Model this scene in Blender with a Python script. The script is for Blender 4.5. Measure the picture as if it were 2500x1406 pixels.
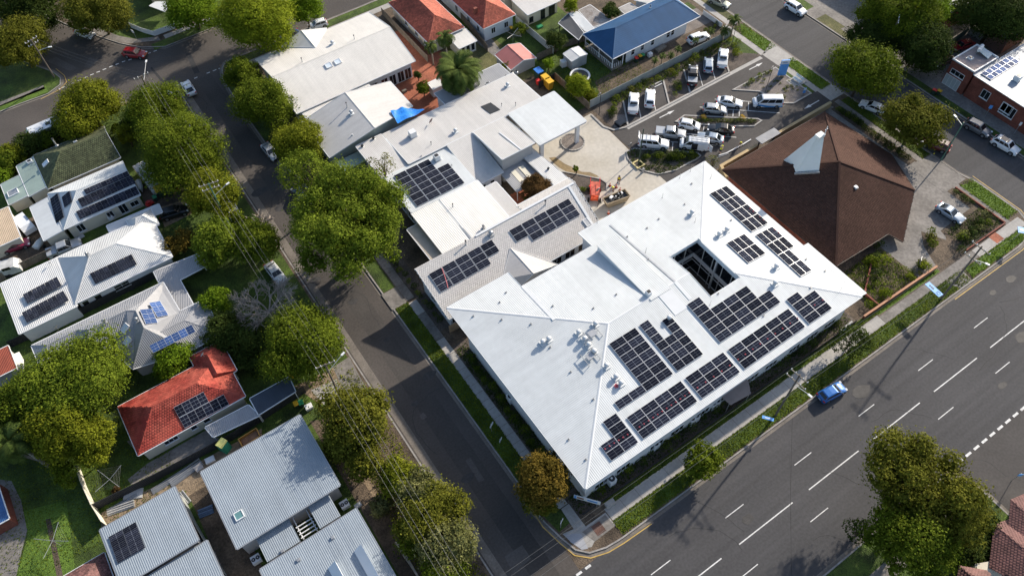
import bpy, math, random
import numpy as np
from mathutils import Vector, Matrix
from mathutils.geometry import tessellate_polygon
scene = bpy.context.scene
for o in list(bpy.data.objects): bpy.data.objects.remove(o)
col = scene.collection
R = math.radians
# ------------------------------------------------------------------ camera
CAMH = 95.0; FPX = 1871.306
AX = np.array([0.82599539, -0.56300393, -0.02753505])     # image right
AY = np.array([-0.47457645, -0.66824178, -0.5729137])      # image down
AZ = np.array([0.30415259, 0.48629157, -0.81915305])       # view direction
cam = bpy.data.cameras.new('camera'); camo = bpy.data.objects.new('camera', cam); col.objects.link(camo)
cam.sensor_width = 36; cam.lens = 36*FPX/2500; cam.clip_start = .5; cam.clip_end = 3000
camo.matrix_world = Matrix(((AX[0], -AY[0], -AZ[0], 0), (AX[1], -AY[1], -AZ[1], 0), (AX[2], -AY[2], -AZ[2], CAMH), (0, 0, 0, 1)))
scene.camera = camo
# ------------------------------------------------------------------ sky, sun, exposure
SUN_EL = R(26); SUN_AZ = R(13)          # azimuth measured from +X (along the main road) towards +Y
sd = Vector((math.cos(SUN_AZ)*math.cos(SUN_EL), math.sin(SUN_AZ)*math.cos(SUN_EL), math.sin(SUN_EL)))
w = bpy.data.worlds.new('World'); scene.world = w; w.use_nodes = True
nt = w.node_tree; bg = nt.nodes['Background']; sky = nt.nodes.new('ShaderNodeTexSky')
sky.sky_type = 'NISHITA'; sky.sun_disc = False; sky.sun_elevation = SUN_EL
sky.sun_rotation = math.atan2(sd.x, sd.y); sky.air_density = 1.0; sky.dust_density = 1.5; sky.ozone_density = 1.0
nt.links.new(sky.outputs[0], bg.inputs[0]); bg.inputs[1].default_value = 0.125
sl = bpy.data.lights.new('sun', 'SUN'); sl.energy = 4.5; sl.angle = R(1.0); sl.color = (1, .90, .76)
so = bpy.data.objects.new('sun', sl); col.objects.link(so); so.rotation_euler = sd.to_track_quat('Z', 'Y').to_euler(); so.location = sd*200
vs = scene.view_settings; vs.view_transform = 'Standard'; vs.look = 'None'; vs.gamma = 1; vs.exposure = 0.66; vs.use_curve_mapping = False
scene.render.engine = 'CYCLES'
scene.cycles.max_bounces = 5; scene.cycles.diffuse_bounces = 3; scene.cycles.glossy_bounces = 2; scene.cycles.transparent_max_bounces = 4
scene.cycles.use_adaptive_sampling = True
random.seed(7); RNG = np.random.default_rng(7)
# ------------------------------------------------------------------ pixel -> place helpers (photo pixels, 2500 x 1406)
TILE = dict(z=(0, 0, 1), a=(0, 0, 2.9297), b=(560, 0, 2.9297), c=(1140, 0, 2.9297), d=(1700, 0, 2.9292), e=(0, 420, 2.9297), f=(560, 360, 2.9297),
    g=(0, 860, 2.575), h=(480, 860, 2.575), i=(940, 360, 3.348), j=(1380, 380, 2.704), k=(1080, 680, 2.604), l=(1500, 140, 4.136),
    m=(1900, 400, 3.057), n=(1220, 1000, 3.463), o=(1880, 860, 2.576), p=(1300, 300, 5.4075), q=(1060, 640, 8.7875), v=(780, 640, 3.7), w=(740, 180, 6.39),
    A1=(1470, 760, 5.86), A2=(1660, 690, 8.788), A3=(1450, 930, 6.696), A4=(1660, 700, 5.02), A5=(1720, 440, 5.625), A6=(950, 370, 9.375),
    A7=(1030, 570, 9.371), A8=(1230, 470, 10.815))
def S(t, x, y):
    X, Y, s = TILE[t]; return (X+x/s, Y+y/s)
def ray(u, v): return (u-1250)/FPX*AX+(v-703)/FPX*AY+AZ
def P(uv, z=0.0):
    d = ray(*uv); k = (z-CAMH)/d[2]; return Vector((d[0]*k, d[1]*k, z))
def PT(t, x, y, z=0.0): return P(S(t, x, y), z)
def on_plane(uv, p0, n):
    d = Vector(ray(*uv)); c = Vector((0, 0, CAMH)); k = (p0-c).dot(n)/d.dot(n); return c+d*k
def pts(t, s, z=0.0):
    """'x,y x,y ...' in tile t; a third number sets the height of that point"""
    r = []
    for q in s.split():
        f = [float(x) for x in q.split(',')]
        r.append(PT(t, f[0], f[1], f[2] if len(f) > 2 else z))
    return r
# ------------------------------------------------------------------ materials
MATS = {}
def nodes(m):
    m.use_nodes = True; n = m.node_tree; return n, n.nodes['Principled BSDF']
def mat(name, c, rough=.7, var=.15, sc=.6, fine=0., fsc=12., bump=0., bsc=25., metal=0., spec=.4, pat=None, ps=.2, pb=.02, c2=None, tr=0., isl=0., coat=0., streak=0.):
    if name in MATS: return MATS[name]
    m = bpy.data.materials.new(name); n, b = nodes(m); N = n.nodes; L = n.links
    b.inputs['Roughness'].default_value = rough; b.inputs['Metallic'].default_value = metal; b.inputs['Specular IOR Level'].default_value = spec
    if coat: b.inputs['Coat Weight'].default_value = coat; b.inputs['Coat Roughness'].default_value = .08
    g = N.new('ShaderNodeNewGeometry'); pos = g.outputs['Position']
    def mixc(f, a, bb):
        x = N.new('ShaderNodeMix'); x.data_type = 'RGBA'
        if isinstance(f, float): x.inputs[0].default_value = f
        else: L.new(f, x.inputs[0])
        for i, q in ((6, a), (7, bb)):
            if isinstance(q, tuple): x.inputs[i].default_value = q if len(q) == 4 else q+(1,)
            else: L.new(q, x.inputs[i])
        return x.outputs[2]
    def noise(s, det=3):
        t = N.new('ShaderNodeTexNoise'); t.inputs['Scale'].default_value = s; t.inputs['Detail'].default_value = det; L.new(pos, t.inputs['Vector'])
        r = N.new('ShaderNodeMapRange'); r.inputs[1].default_value = .3; r.inputs[2].default_value = .7; L.new(t.outputs[0], r.inputs[0]); return r.outputs[0]
    lo = tuple(max(0, x*(1-var)) for x in c); hi = tuple(min(1, x*(1+var)) for x in c) if c2 is None else c2
    out = mixc(noise(sc), lo, hi)
    if fine:
        f = noise(fsc, 2); k = N.new('ShaderNodeMapRange'); k.inputs[3].default_value = 1-fine; k.inputs[4].default_value = 1+fine; L.new(f, k.inputs[0])
        hs = N.new('ShaderNodeHueSaturation'); L.new(out, hs.inputs['Color']); L.new(k.outputs[0], hs.inputs['Value']); out = hs.outputs[0]
    if streak:   # polished wheel paths and tar streaks along the road
        mp = N.new('ShaderNodeMapping'); mp.inputs['Scale'].default_value = (.012, .9, 1); L.new(pos, mp.inputs[0]); t = N.new('ShaderNodeTexNoise'); t.inputs['Scale'].default_value = 1; t.inputs['Detail'].default_value = 3; L.new(mp.outputs[0], t.inputs['Vector'])
        k = N.new('ShaderNodeMapRange'); k.inputs[1].default_value = .3; k.inputs[2].default_value = .7; k.inputs[3].default_value = 1-streak; k.inputs[4].default_value = 1+streak; L.new(t.outputs[0], k.inputs[0])
        hs = N.new('ShaderNodeHueSaturation'); L.new(out, hs.inputs['Color']); L.new(k.outputs[0], hs.inputs['Value']); out = hs.outputs[0]
    if isl:
        k = N.new('ShaderNodeMapRange'); k.inputs[3].default_value = 1-isl; k.inputs[4].default_value = 1+isl; L.new(g.outputs['Random Per Island'], k.inputs[0])
        hs = N.new('ShaderNodeHueSaturation'); L.new(out, hs.inputs['Color']); L.new(k.outputs[0], hs.inputs['Value']); out = hs.outputs[0]
    hgt = None
    uv = None
    if pat:
        u = N.new('ShaderNodeUVMap'); uv = u.outputs[0]
    if pat == 'corr':
        sx = N.new('ShaderNodeSeparateXYZ'); L.new(uv, sx.inputs[0])
        a = N.new('ShaderNodeMath'); a.operation = 'MULTIPLY'; a.inputs[1].default_value = 2*math.pi/ps; L.new(sx.outputs[0], a.inputs[0])
        s = N.new('ShaderNodeMath'); s.operation = 'SINE'; L.new(a.outputs[0], s.inputs[0]); hgt = s.outputs[0]
        mp = N.new('ShaderNodeMapping'); mp.inputs['Scale'].default_value = (1.3, .10, 1); L.new(uv, mp.inputs[0]); t = N.new('ShaderNodeTexNoise'); t.inputs['Scale'].default_value = 1; t.inputs['Detail'].default_value = 4; L.new(mp.outputs[0], t.inputs['Vector'])
        k = N.new('ShaderNodeMapRange'); k.inputs[1].default_value = .3; k.inputs[2].default_value = .7; k.inputs[3].default_value = .93; k.inputs[4].default_value = 1.03; L.new(t.outputs[0], k.inputs[0])
        hs = N.new('ShaderNodeHueSaturation'); L.new(out, hs.inputs['Color']); L.new(k.outputs[0], hs.inputs['Value']); out = hs.outputs[0]
    elif pat == 'brick':
        t = N.new('ShaderNodeTexBrick'); L.new(uv, t.inputs['Vector']); t.inputs['Scale'].default_value = 1; t.inputs['Brick Width'].default_value = ps; t.inputs['Row Height'].default_value = ps*.34
        t.inputs['Mortar Size'].default_value = ps*.035; t.inputs['Color1'].default_value = (.75, .75, .75, 1); t.inputs['Color2'].default_value = (1, 1, 1, 1); t.inputs['Mortar'].default_value = (1.0, 1.0, 1.0, 1)
        x = N.new('ShaderNodeMix'); x.data_type = 'RGBA'; x.blend_type = 'MULTIPLY'; x.inputs[0].default_value = .8; L.new(out, x.inputs[6]); L.new(t.outputs[0], x.inputs[7]); out = x.outputs[2]
        iv = N.new('ShaderNodeMath'); iv.operation = 'SUBTRACT'; iv.inputs[0].default_value = 1; L.new(t.outputs[1], iv.inputs[1]); hgt = iv.outputs[0]
    elif pat == 'board':
        sx = N.new('ShaderNodeSeparateXYZ'); L.new(uv, sx.inputs[0])
        a = N.new('ShaderNodeMath'); a.operation = 'DIVIDE'; a.inputs[1].default_value = ps; L.new(sx.outputs[1], a.inputs[0])
        s = N.new('ShaderNodeMath'); s.operation = 'FRACT'; L.new(a.outputs[0], s.inputs[0]); hgt = s.outputs[0]
    if bump and hgt is None: hgt = noise(bsc, 4); pb = bump
    if hgt is not None:
        bn = N.new('ShaderNodeBump'); bn.inputs['Strength'].default_value = .8; bn.inputs['Distance'].default_value = pb; L.new(hgt, bn.inputs['Height']); L.new(bn.outputs[0], b.inputs['Normal'])
    L.new(out, b.inputs['Base Color'])
    if tr:
        t = N.new('ShaderNodeBsdfTranslucent'); L.new(out, t.inputs[0]); ms = N.new('ShaderNodeMixShader'); ms.inputs[0].default_value = tr
        L.new(b.outputs[0], ms.inputs[1]); L.new(t.outputs[0], ms.inputs[2]); L.new(ms.outputs[0], n.nodes['Material Output'].inputs[0])
    MATS[name] = m; return m
# roofs
WHITE = mat('white_roof', (.585, .61, .618), .6, .06, .15, fine=.03, fsc=1.2, pat='corr', ps=.26, pb=.009, spec=.2)
WHITEP = mat('white_flashing', (.62, .64, .655), .5, .03)
PALE = mat('pale_grey_roof', (.54, .525, .505), .5, .05, .3, fine=.04, fsc=3, pat='corr', ps=.25, pb=.012)
PALE2 = mat('warm_white_roof', (.66, .635, .59), .5, .05, .3, fine=.04, fsc=3, pat='corr', ps=.25, pb=.01)
CREAMR = mat('cream_white_roof', (.74, .725, .69), .5, .05, .3, pat='corr', ps=.3, pb=.015)
ZINC = mat('zinc_roof', (.27, .315, .36), .5, .06, .3, fine=.04, fsc=3, pat='corr', ps=.24, pb=.016)
SILVR = mat('silver_house_roof', (.60, .605, .60), .45, .06, .4, pat='corr', ps=.25, pb=.02)
GREYR = mat('grey_house_roof', (.31, .315, .33), .45, .07, .4, pat='corr', ps=.25, pb=.02)
GREENR = mat('green_metal_roof', (.30, .38, .34), .5, .08, .4, pat='corr', ps=.25, pb=.02)
BLUER = mat('blue_metal_roof', (.026, .085, .19), .7, .1, .4, pat='corr', ps=.24, pb=.012, spec=.15)
RUST = mat('rusty_roof', (.33, .27, .24), .8, .3, .7, fine=.25, fsc=5, pat='corr', ps=.15, pb=.03, c2=(.42, .40, .38))
PINKR = mat('pink_shed_roof', (.48, .17, .15), .6, .1, .4, pat='corr', ps=.3, pb=.02)
DARKR = mat('charcoal_roof', (.06, .065, .075), .5, .15, .4, pat='corr', ps=.25, pb=.02)
BROWNT = mat('brown_tile', (.066, .036, .028), .9, .10, .2, isl=.16, fine=.06, fsc=.7, spec=.1)
REDT = mat('red_tile', (.34, .048, .036), .8, .25, .35, isl=.2, fine=.2, fsc=1.2, c2=(.40, .095, .065), spec=.2)
TERRA = mat('terracotta_tile', (.30, .075, .045), .75, .25, .3, isl=.25, fine=.2, fsc=2)
MOSST = mat('mossy_tile', (.075, .085, .04), .85, .3, .3, isl=.25, fine=.25, fsc=2)
PURPT = mat('weathered_purple_tile', (.16, .075, .068), .75, .3, .4, isl=.35, fine=.2, fsc=2)
GREYT = mat('pale_grey_tile', (.54, .515, .49), .8, .05, .4, isl=.06, fine=.05, fsc=3)
# walls
WALLW = mat('white_wall', (.66, .68, .70), .7, .05, .5)
WALLC = mat('cream_wall', (.60, .55, .44), .8, .08, .5, bump=.004)
WALLG = mat('grey_wall', (.38, .375, .37), .8, .08, .5)
WEATHB = mat('white_weatherboard', (.68, .71, .74), .7, .05, .5, pat='board', ps=.16, pb=.02)
GREENW = mat('green_cladding', (.10, .17, .12), .7, .1, .5, pat='corr', ps=.2, pb=.02)
BRICK = mat('red_brick', (.22, .068, .045), .85, .25, .6, pat='brick', ps=.24, pb=.01, fine=.15, fsc=4)
TIMBER = mat('timber', (.30, .22, .14), .8, .25, .8, fine=.2, fsc=5)
TIMBERG = mat('weathered_timber', (.20, .18, .15), .85, .25, .8, fine=.2, fsc=5)
BLUEW = mat('pale_blue_wall', (.50, .60, .70), .7, .05, .5)
SAND = mat('sand_render', (.47, .35, .19), .85, .12, .6)
# ground
ASPH = mat('asphalt', (.076, .067, .061), .9, .2, .1, fine=.14, fsc=3.5, bump=.012, bsc=28)
ASPH2 = mat('asphalt_main', (.062, .061, .064), .9, .16, .07, streak=.14, fine=.12, fsc=3, bump=.012, bsc=28)
ASPH3 = mat('asphalt_car_park', (.066, .061, .059), .9, .2, .2, fine=.12, fsc=3, bump=.01, bsc=28)
ASPHP = mat('asphalt_patch', (.095, .086, .08), .85, .15, .3, fine=.15, fsc=4, bump=.01, bsc=28)
ASPHD = mat('asphalt_dark_patch', (.035, .035, .037), .85, .15, .3, fine=.15, fsc=4, bump=.01, bsc=28)
GUT = mat('gutter_concrete', (.17, .15, .13), .85, .2, .5, fine=.15, fsc=4, bump=.01)
KERB = mat('kerb_concrete', (.28, .265, .25), .85, .2, .6, fine=.15, fsc=4)
CONC = mat('path_concrete', (.36, .345, .325), .85, .12, .3, fine=.1, fsc=3, bump=.006)
CONCD = mat('old_concrete', (.20, .185, .17), .88, .25, .3, fine=.2, fsc=2.5, bump=.01)
CONCN = mat('new_concrete', (.47, .43, .36), .8, .14, .15, fine=.08, fsc=2, c2=(.50, .47, .42))
STAIN = mat('wet_mud_stain', (.22, .16, .08), .6, .25, .6, fine=.15, fsc=3)
BRPAVE = mat('brick_paving', (.34, .11, .06), .85, .2, .5, fine=.2, fsc=4, pat='brick', ps=.35, pb=.004)
SOIL = mat('soil', (.085, .065, .047), .95, .35, .35, fine=.3, fsc=4, bump=.06, bsc=6, c2=(.16, .12, .085))
SANDY = mat('sandy_soil', (.24, .18, .12), .95, .3, .35, fine=.25, fsc=4, bump=.04, bsc=6)
MULCH = mat('mulch', (.10, .082, .07), .95, .3, .6, fine=.35, fsc=6, bump=.06, bsc=10)
GRAVEL = mat('gravel_mulch', (.20, .175, .16), .95, .2, .6, fine=.35, fsc=8, bump=.05, bsc=14)
GRASS = mat('grass', (.040, .070, .010), .9, .35, .35, fine=.4, fsc=5, bump=.10, bsc=9, c2=(.085, .14, .018))
GRASSB = mat('bright_grass', (.085, .16, .015), .9, .25, .4, fine=.35, fsc=6, bump=.08, bsc=10, c2=(.12, .20, .025))
GRASSD = mat('dry_grass', (.10, .11, .035), .9, .35, .4, fine=.35, fsc=5, bump=.08, bsc=10, c2=(.16, .15, .06))
PAINT = mat('road_paint', (.60, .60, .59), .7, .18, 1.5, fine=.15, fsc=6)
YELLOW = mat('yellow_line', (.48, .32, .09), .7, .2, 1.2)
# misc
GLASS = mat('window_glass', (.012, .016, .022), .08, .2, .5, spec=.6)
FRAMEW = mat('white_frame', (.72, .73, .74), .5, .03)
METAL = mat('galvanised_steel', (.42, .43, .44), .4, .1, 1, metal=.6)
DMETAL = mat('dark_steel', (.03, .032, .035), .5, .1, 1)
RUBBER = mat('tyre_rubber', (.014, .014, .015), .85, .1, 2)
CHROME = mat('alloy_rim', (.42, .43, .45), .35, .1, 3, metal=.7)
POLEW = mat('pole_timber', (.15, .125, .105), .9, .25, .8, fine=.2, fsc=5)
POLEG = mat('pole_green', (.10, .20, .15), .6, .15, .5)
WIRE = mat('power_wire', (.16, .16, .16), .5, .05, 1)
REDP = mat('red_plastic', (.62, .035, .03), .5, .1, 2)
GREENP = mat('green_plastic', (.03, .24, .10), .5, .1, 2)
YELP = mat('yellow_plastic', (.70, .40, .02), .5, .1, 2)
DGREENP = mat('dark_green_plastic', (.02, .05, .035), .5, .1, 2)
BLUEP = mat('blue_plastic', (.03, .17, .55), .45, .1, 2)
ORANGE = mat('lift_orange', (.62, .09, .03), .5, .12, 2)
SKYBLUE = mat('sign_blue', (.10, .33, .75), .5, .06, 2)
BARK = mat('bark', (.12, .09, .065), .95, .3, 2, fine=.25, fsc=6, bump=.03, bsc=10)
BARKG = mat('grey_bark', (.27, .24, .20), .95, .25, 2, fine=.2, fsc=6)
# ------------------------------------------------------------------ object helpers
def tag(o, label=None, cat=None, group=None, kind=None):
    if label: o['label'] = label
    if cat: o['category'] = cat
    if group: o['group'] = group
    if kind: o['kind'] = kind
    return o
def thing(name, label, cat, loc=(0, 0, 0), group=None):
    o = bpy.data.objects.new(name, None); o.empty_display_size = .3; col.objects.link(o); o.location = loc
    return tag(o, label, cat, group)
def link(name, me, parent=None):
    o = bpy.data.objects.new(name, me); col.objects.link(o)
    if parent is not None:
        o.parent = parent
        # parts are built in world coordinates: undo the translation of the thing's root
        if parent.type == 'EMPTY': o.matrix_parent_inverse = Matrix.Translation(-Vector(parent.location))
    return o
def meshdata(name, vs_, fs, mats, mi=None, uv=None, smooth=False):
    me = bpy.data.meshes.new(name); me.from_pydata([tuple(x) for x in vs_], [], fs)
    for m in (mats if isinstance(mats, (list, tuple)) else [mats]): me.materials.append(m)
    if mi is not None: me.polygons.foreach_set('material_index', mi)
    if smooth: me.polygons.foreach_set('use_smooth', [True]*len(me.polygons))
    if uv is not None:
        l = me.uv_layers.new(name='UVMap'); l.data.foreach_set('uv', np.array(uv, dtype=np.float32).ravel())
    me.update(); return me
def mesh(name, vs_, fs, mats, parent=None, mi=None, uv=None, smooth=False, kind=None):
    o = link(name, meshdata(name, vs_, fs, mats, mi, uv, smooth), parent)
    if kind: o['kind'] = kind
    return o
class MB:
    """collects boxes, bars and prisms into one mesh"""
    def __init__(s): s.v = []; s.f = []; s.uv = []
    def add(s, v, f, uv=None):
        b = len(s.v); s.v += [Vector(x) for x in v]; s.f += [tuple(i+b for i in q) for q in f]
        for q in f: s.uv += [((v[i][0]+v[i][1])*1.0, v[i][2]) for i in q] if uv is None else [uv[i] for i in q]
        return s
    def box(s, c, d, rz=0., M=None):
        x, y, z = d[0]/2, d[1]/2, d[2]/2; ca, sa = math.cos(rz), math.sin(rz)
        v = [(a, b, cc) for cc in (-z, z) for a, b in ((-x, -y), (x, -y), (x, y), (-x, y))]
        v = [(c[0]+a*ca-b*sa, c[1]+a*sa+b*ca, c[2]+cc) for a, b, cc in v]
        if M: v = [M @ Vector(q) for q in v]
        return s.add(v, [(3, 2, 1, 0), (4, 5, 6, 7), (0, 1, 5, 4), (1, 2, 6, 5), (2, 3, 7, 6), (3, 0, 4, 7)])
    def bar(s, a, b, w_, h_=None, up=(0, 0, 1)):
        """rectangular bar from a to b, width w_ sideways, h_ along up"""
        a, b = Vector(a), Vector(b); h_ = h_ or w_; d = b-a
        if d.length < 1e-6: return s
        d.normalize(); u = Vector(up); x = d.cross(u)
        if x.length < 1e-3: x = d.cross(Vector((1, 0, 0)))
        x.normalize(); y = x.cross(d); x *= w_/2; y *= h_/2
        v = [a-x-y, a+x-y, a+x+y, a-x+y, b-x-y, b+x-y, b+x+y, b-x+y]
        return s.add(v, [(0, 1, 2, 3), (7, 6, 5, 4), (0, 4, 5, 1), (1, 5, 6, 2), (2, 6, 7, 3), (3, 7, 4, 0)])
    def tube(s, path, rad, n=8, cap=True):
        path = [Vector(q) for q in path]; rad = rad if isinstance(rad, (list, tuple)) else [rad]*len(path); v = []; f = []
        for i, q in enumerate(path):
            d = (path[min(i+1, len(path)-1)]-path[max(i-1, 0)]).normalized(); x = d.cross(Vector((0, 0, 1)))
            if x.length < 1e-3: x = Vector((1, 0, 0))
            x.normalize(); y = d.cross(x)
            for k in range(n):
                t = 2*math.pi*k/n; v.append(q+x*(math.cos(t)*rad[i])+y*(math.sin(t)*rad[i]))
        for i in range(len(path)-1):
            for k in range(n): f.append((i*n+k, i*n+(k+1) % n, (i+1)*n+(k+1) % n, (i+1)*n+k))
        if cap: f += [tuple(range(n))[::-1], tuple((len(path)-1)*n+k for k in range(n))]
        return s.add(v, f)
    def cyl(s, c, r, h_, n=14, r2=None):
        return s.tube([Vector(c), Vector(c)+Vector((0, 0, h_))], [r, r if r2 is None else r2], n)
    def prism(s, poly, z0, z1):
        n = len(poly); v = [(q[0], q[1], z0) for q in poly]+[(q[0], q[1], z1) for q in poly]
        if sum(poly[i][0]*poly[(i+1) % n][1]-poly[(i+1) % n][0]*poly[i][1] for i in range(n)) < 0: v = v[:n][::-1]+v[n:][::-1]
        return s.add(v, [tuple(range(n))[::-1], tuple(range(n, 2*n))]+[(i, (i+1) % n, n+(i+1) % n, n+i) for i in range(n)])
    def build(s, name, m, parent=None, smooth=False, kind=None):
        return mesh(name, s.v, s.f, m, parent, uv=s.uv, smooth=smooth, kind=kind)
def area2(p): return sum(p[i][0]*p[(i+1) % len(p)][1]-p[(i+1) % len(p)][0]*p[i][1] for i in range(len(p)))/2
def slab(name, poly, z0, z1, m, parent=None, kind='structure', label=None, cat=None):
    """flat area: polygon (world xy) with real thickness"""
    mb = MB(); poly = [(q[0], q[1]) for q in poly]; mb.prism(poly, z0, z1)
    n = len(poly); uv = []
    for f in mb.f: uv += [(mb.v[i].x, mb.v[i].y) for i in f]
    mb.uv = uv
    o = mb.build(name, m, parent, kind=kind if parent is None else None)
    if label: tag(o, label, cat)
    return o
def rect(x0, y0, x1, y1): return [(x0, y0), (x1, y0), (x1, y1), (x0, y1)]
def strip(name, path, w_, z0, z1, m, parent=None, closed=False, kind='structure', side=0):
    """ribbon following a path: kerbs, lines, walls. side -1/+1 puts it left/right of the path"""
    p = [Vector((q[0], q[1])) for q in path]; n = len(p); L_, R_ = [], []
    for i in range(n):
        a = p[i-1] if (i > 0 or closed) else p[i]; b = p[(i+1) % n] if (i < n-1 or closed) else p[i]
        d1 = (p[i]-a); d2 = (b-p[i])
        d1 = d1.normalized() if d1.length > 1e-6 else d2.normalized(); d2 = d2.normalized() if d2.length > 1e-6 else d1
        t = (d1+d2).normalized(); nn = Vector((-t.y, t.x)); k = 1/max(.4, nn.dot(Vector((-d1.y, d1.x))))
        lo, hi = (-w_/2, w_/2) if side == 0 else ((0, w_) if side > 0 else (-w_, 0))
        L_.append(p[i]+nn*k*hi); R_.append(p[i]+nn*k*lo)
    v = []; f = []
    for i in range(n): v += [(R_[i].x, R_[i].y, z0), (L_[i].x, L_[i].y, z0), (L_[i].x, L_[i].y, z1), (R_[i].x, R_[i].y, z1)]
    m_ = n if closed else n-1
    for i in range(m_):
        a, b = 4*i, 4*((i+1) % n); f += [(a+3, b+3, b+2, a+2), (a, b, b+3, a+3), (a+2, b+2, b+1, a+1), (a+1, b+1, b, a)]
    if not closed: f += [(0, 3, 2, 1), (4*n-4, 4*n-3, 4*n-2, 4*n-1)]
    uv = [(v[i][0], v[i][1]) for q in f for i in q]
    return mesh(name, v, f, m, parent, uv=uv, kind=kind if parent is None else None)
def copy_tree(o, parent=None):
    c = o.copy(); col.objects.link(c); c.parent = parent
    for ch in o.children: copy_tree(ch, c)
    return c
def pip(x, y, poly):
    r = False; n = len(poly); j = n-1
    for i in range(n):
        if (poly[i][1] > y) != (poly[j][1] > y) and x < (poly[j][0]-poly[i][0])*(y-poly[i][1])/(poly[j][1]-poly[i][1])+poly[i][0]: r = not r
        j = i
    return r
def fnormal(f):
    n = Vector((0, 0, 0))
    for i in range(len(f)):
        a, b = f[i], f[(i+1) % len(f)]; n += Vector(((a.y-b.y)*(a.z+b.z), (a.z-b.z)*(a.x+b.x), (a.x-b.x)*(a.y+b.y)))
    n.normalize(); return n if n.z >= 0 else -n
# ------------------------------------------------------------------ buildings
FACES = {}; WALLS = {}
def key(p): return (round(p.x, 1), round(p.y, 1), round(p.z, 1))
def roofz(fs, x, y, default):
    best = None
    for f in fs:
        if pip(x, y, f):
            n = fnormal(f); z = f[0].z-(n.x*(x-f[0].x)+n.y*(y-f[0].y))/n.z
            best = z if best is None else max(best, z)
    return default if best is None else best
def loop_of(fs):
    nxt = {}; vec = {}
    E_ = {}
    for f in fs:
        g = f if area2(f) > 0 else f[::-1]
        for i in range(len(g)):
            a, b = key(g[i]), key(g[(i+1) % len(g)]); vec[a] = g[i]; E_[(a, b)] = 1
    for (a, b) in E_:
        if (b, a) not in E_: nxt[a] = b
    best = []
    todo = set(nxt)
    while todo:
        s = todo.pop(); l = [s]; c = nxt[s]
        while c != s and c in nxt and len(l) < 200: l.append(c); todo.discard(c); c = nxt[c]
        if len(l) > len(best) or not best:
            if not best or abs(area2([vec[q] for q in l])) > abs(area2([vec[q] for q in best])): best = l
    return [vec[q] for q in best]
def inset(poly, d):
    p = [Vector((q[0], q[1])) for q in poly]
    if area2(p) < 0: p = p[::-1]
    # drop collinear points
    r = []
    for i in range(len(p)):
        a, b, c = p[i-1], p[i], p[(i+1) % len(p)]
        if (b-a).length > .05 and abs((b-a).normalized().cross((c-b).normalized()) if (c-b).length > 1e-6 else 0) > .03: r.append(b)
    p = r; out = []
    for i in range(len(p)):
        a, b, c = p[i-1], p[i], p[(i+1) % len(p)]
        d1 = (b-a).normalized(); d2 = (c-b).normalized(); n1 = Vector((-d1.y, d1.x)); n2 = Vector((-d2.y, d2.x))
        # intersect offset lines
        q1 = a+n1*d; q2 = b+n2*d; cr = d1.cross(d2)
        t = (q2-q1).cross(d2)/cr if abs(cr) > 1e-4 else (b-a).length
        out.append(q1+d1*t)
    return out
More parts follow.
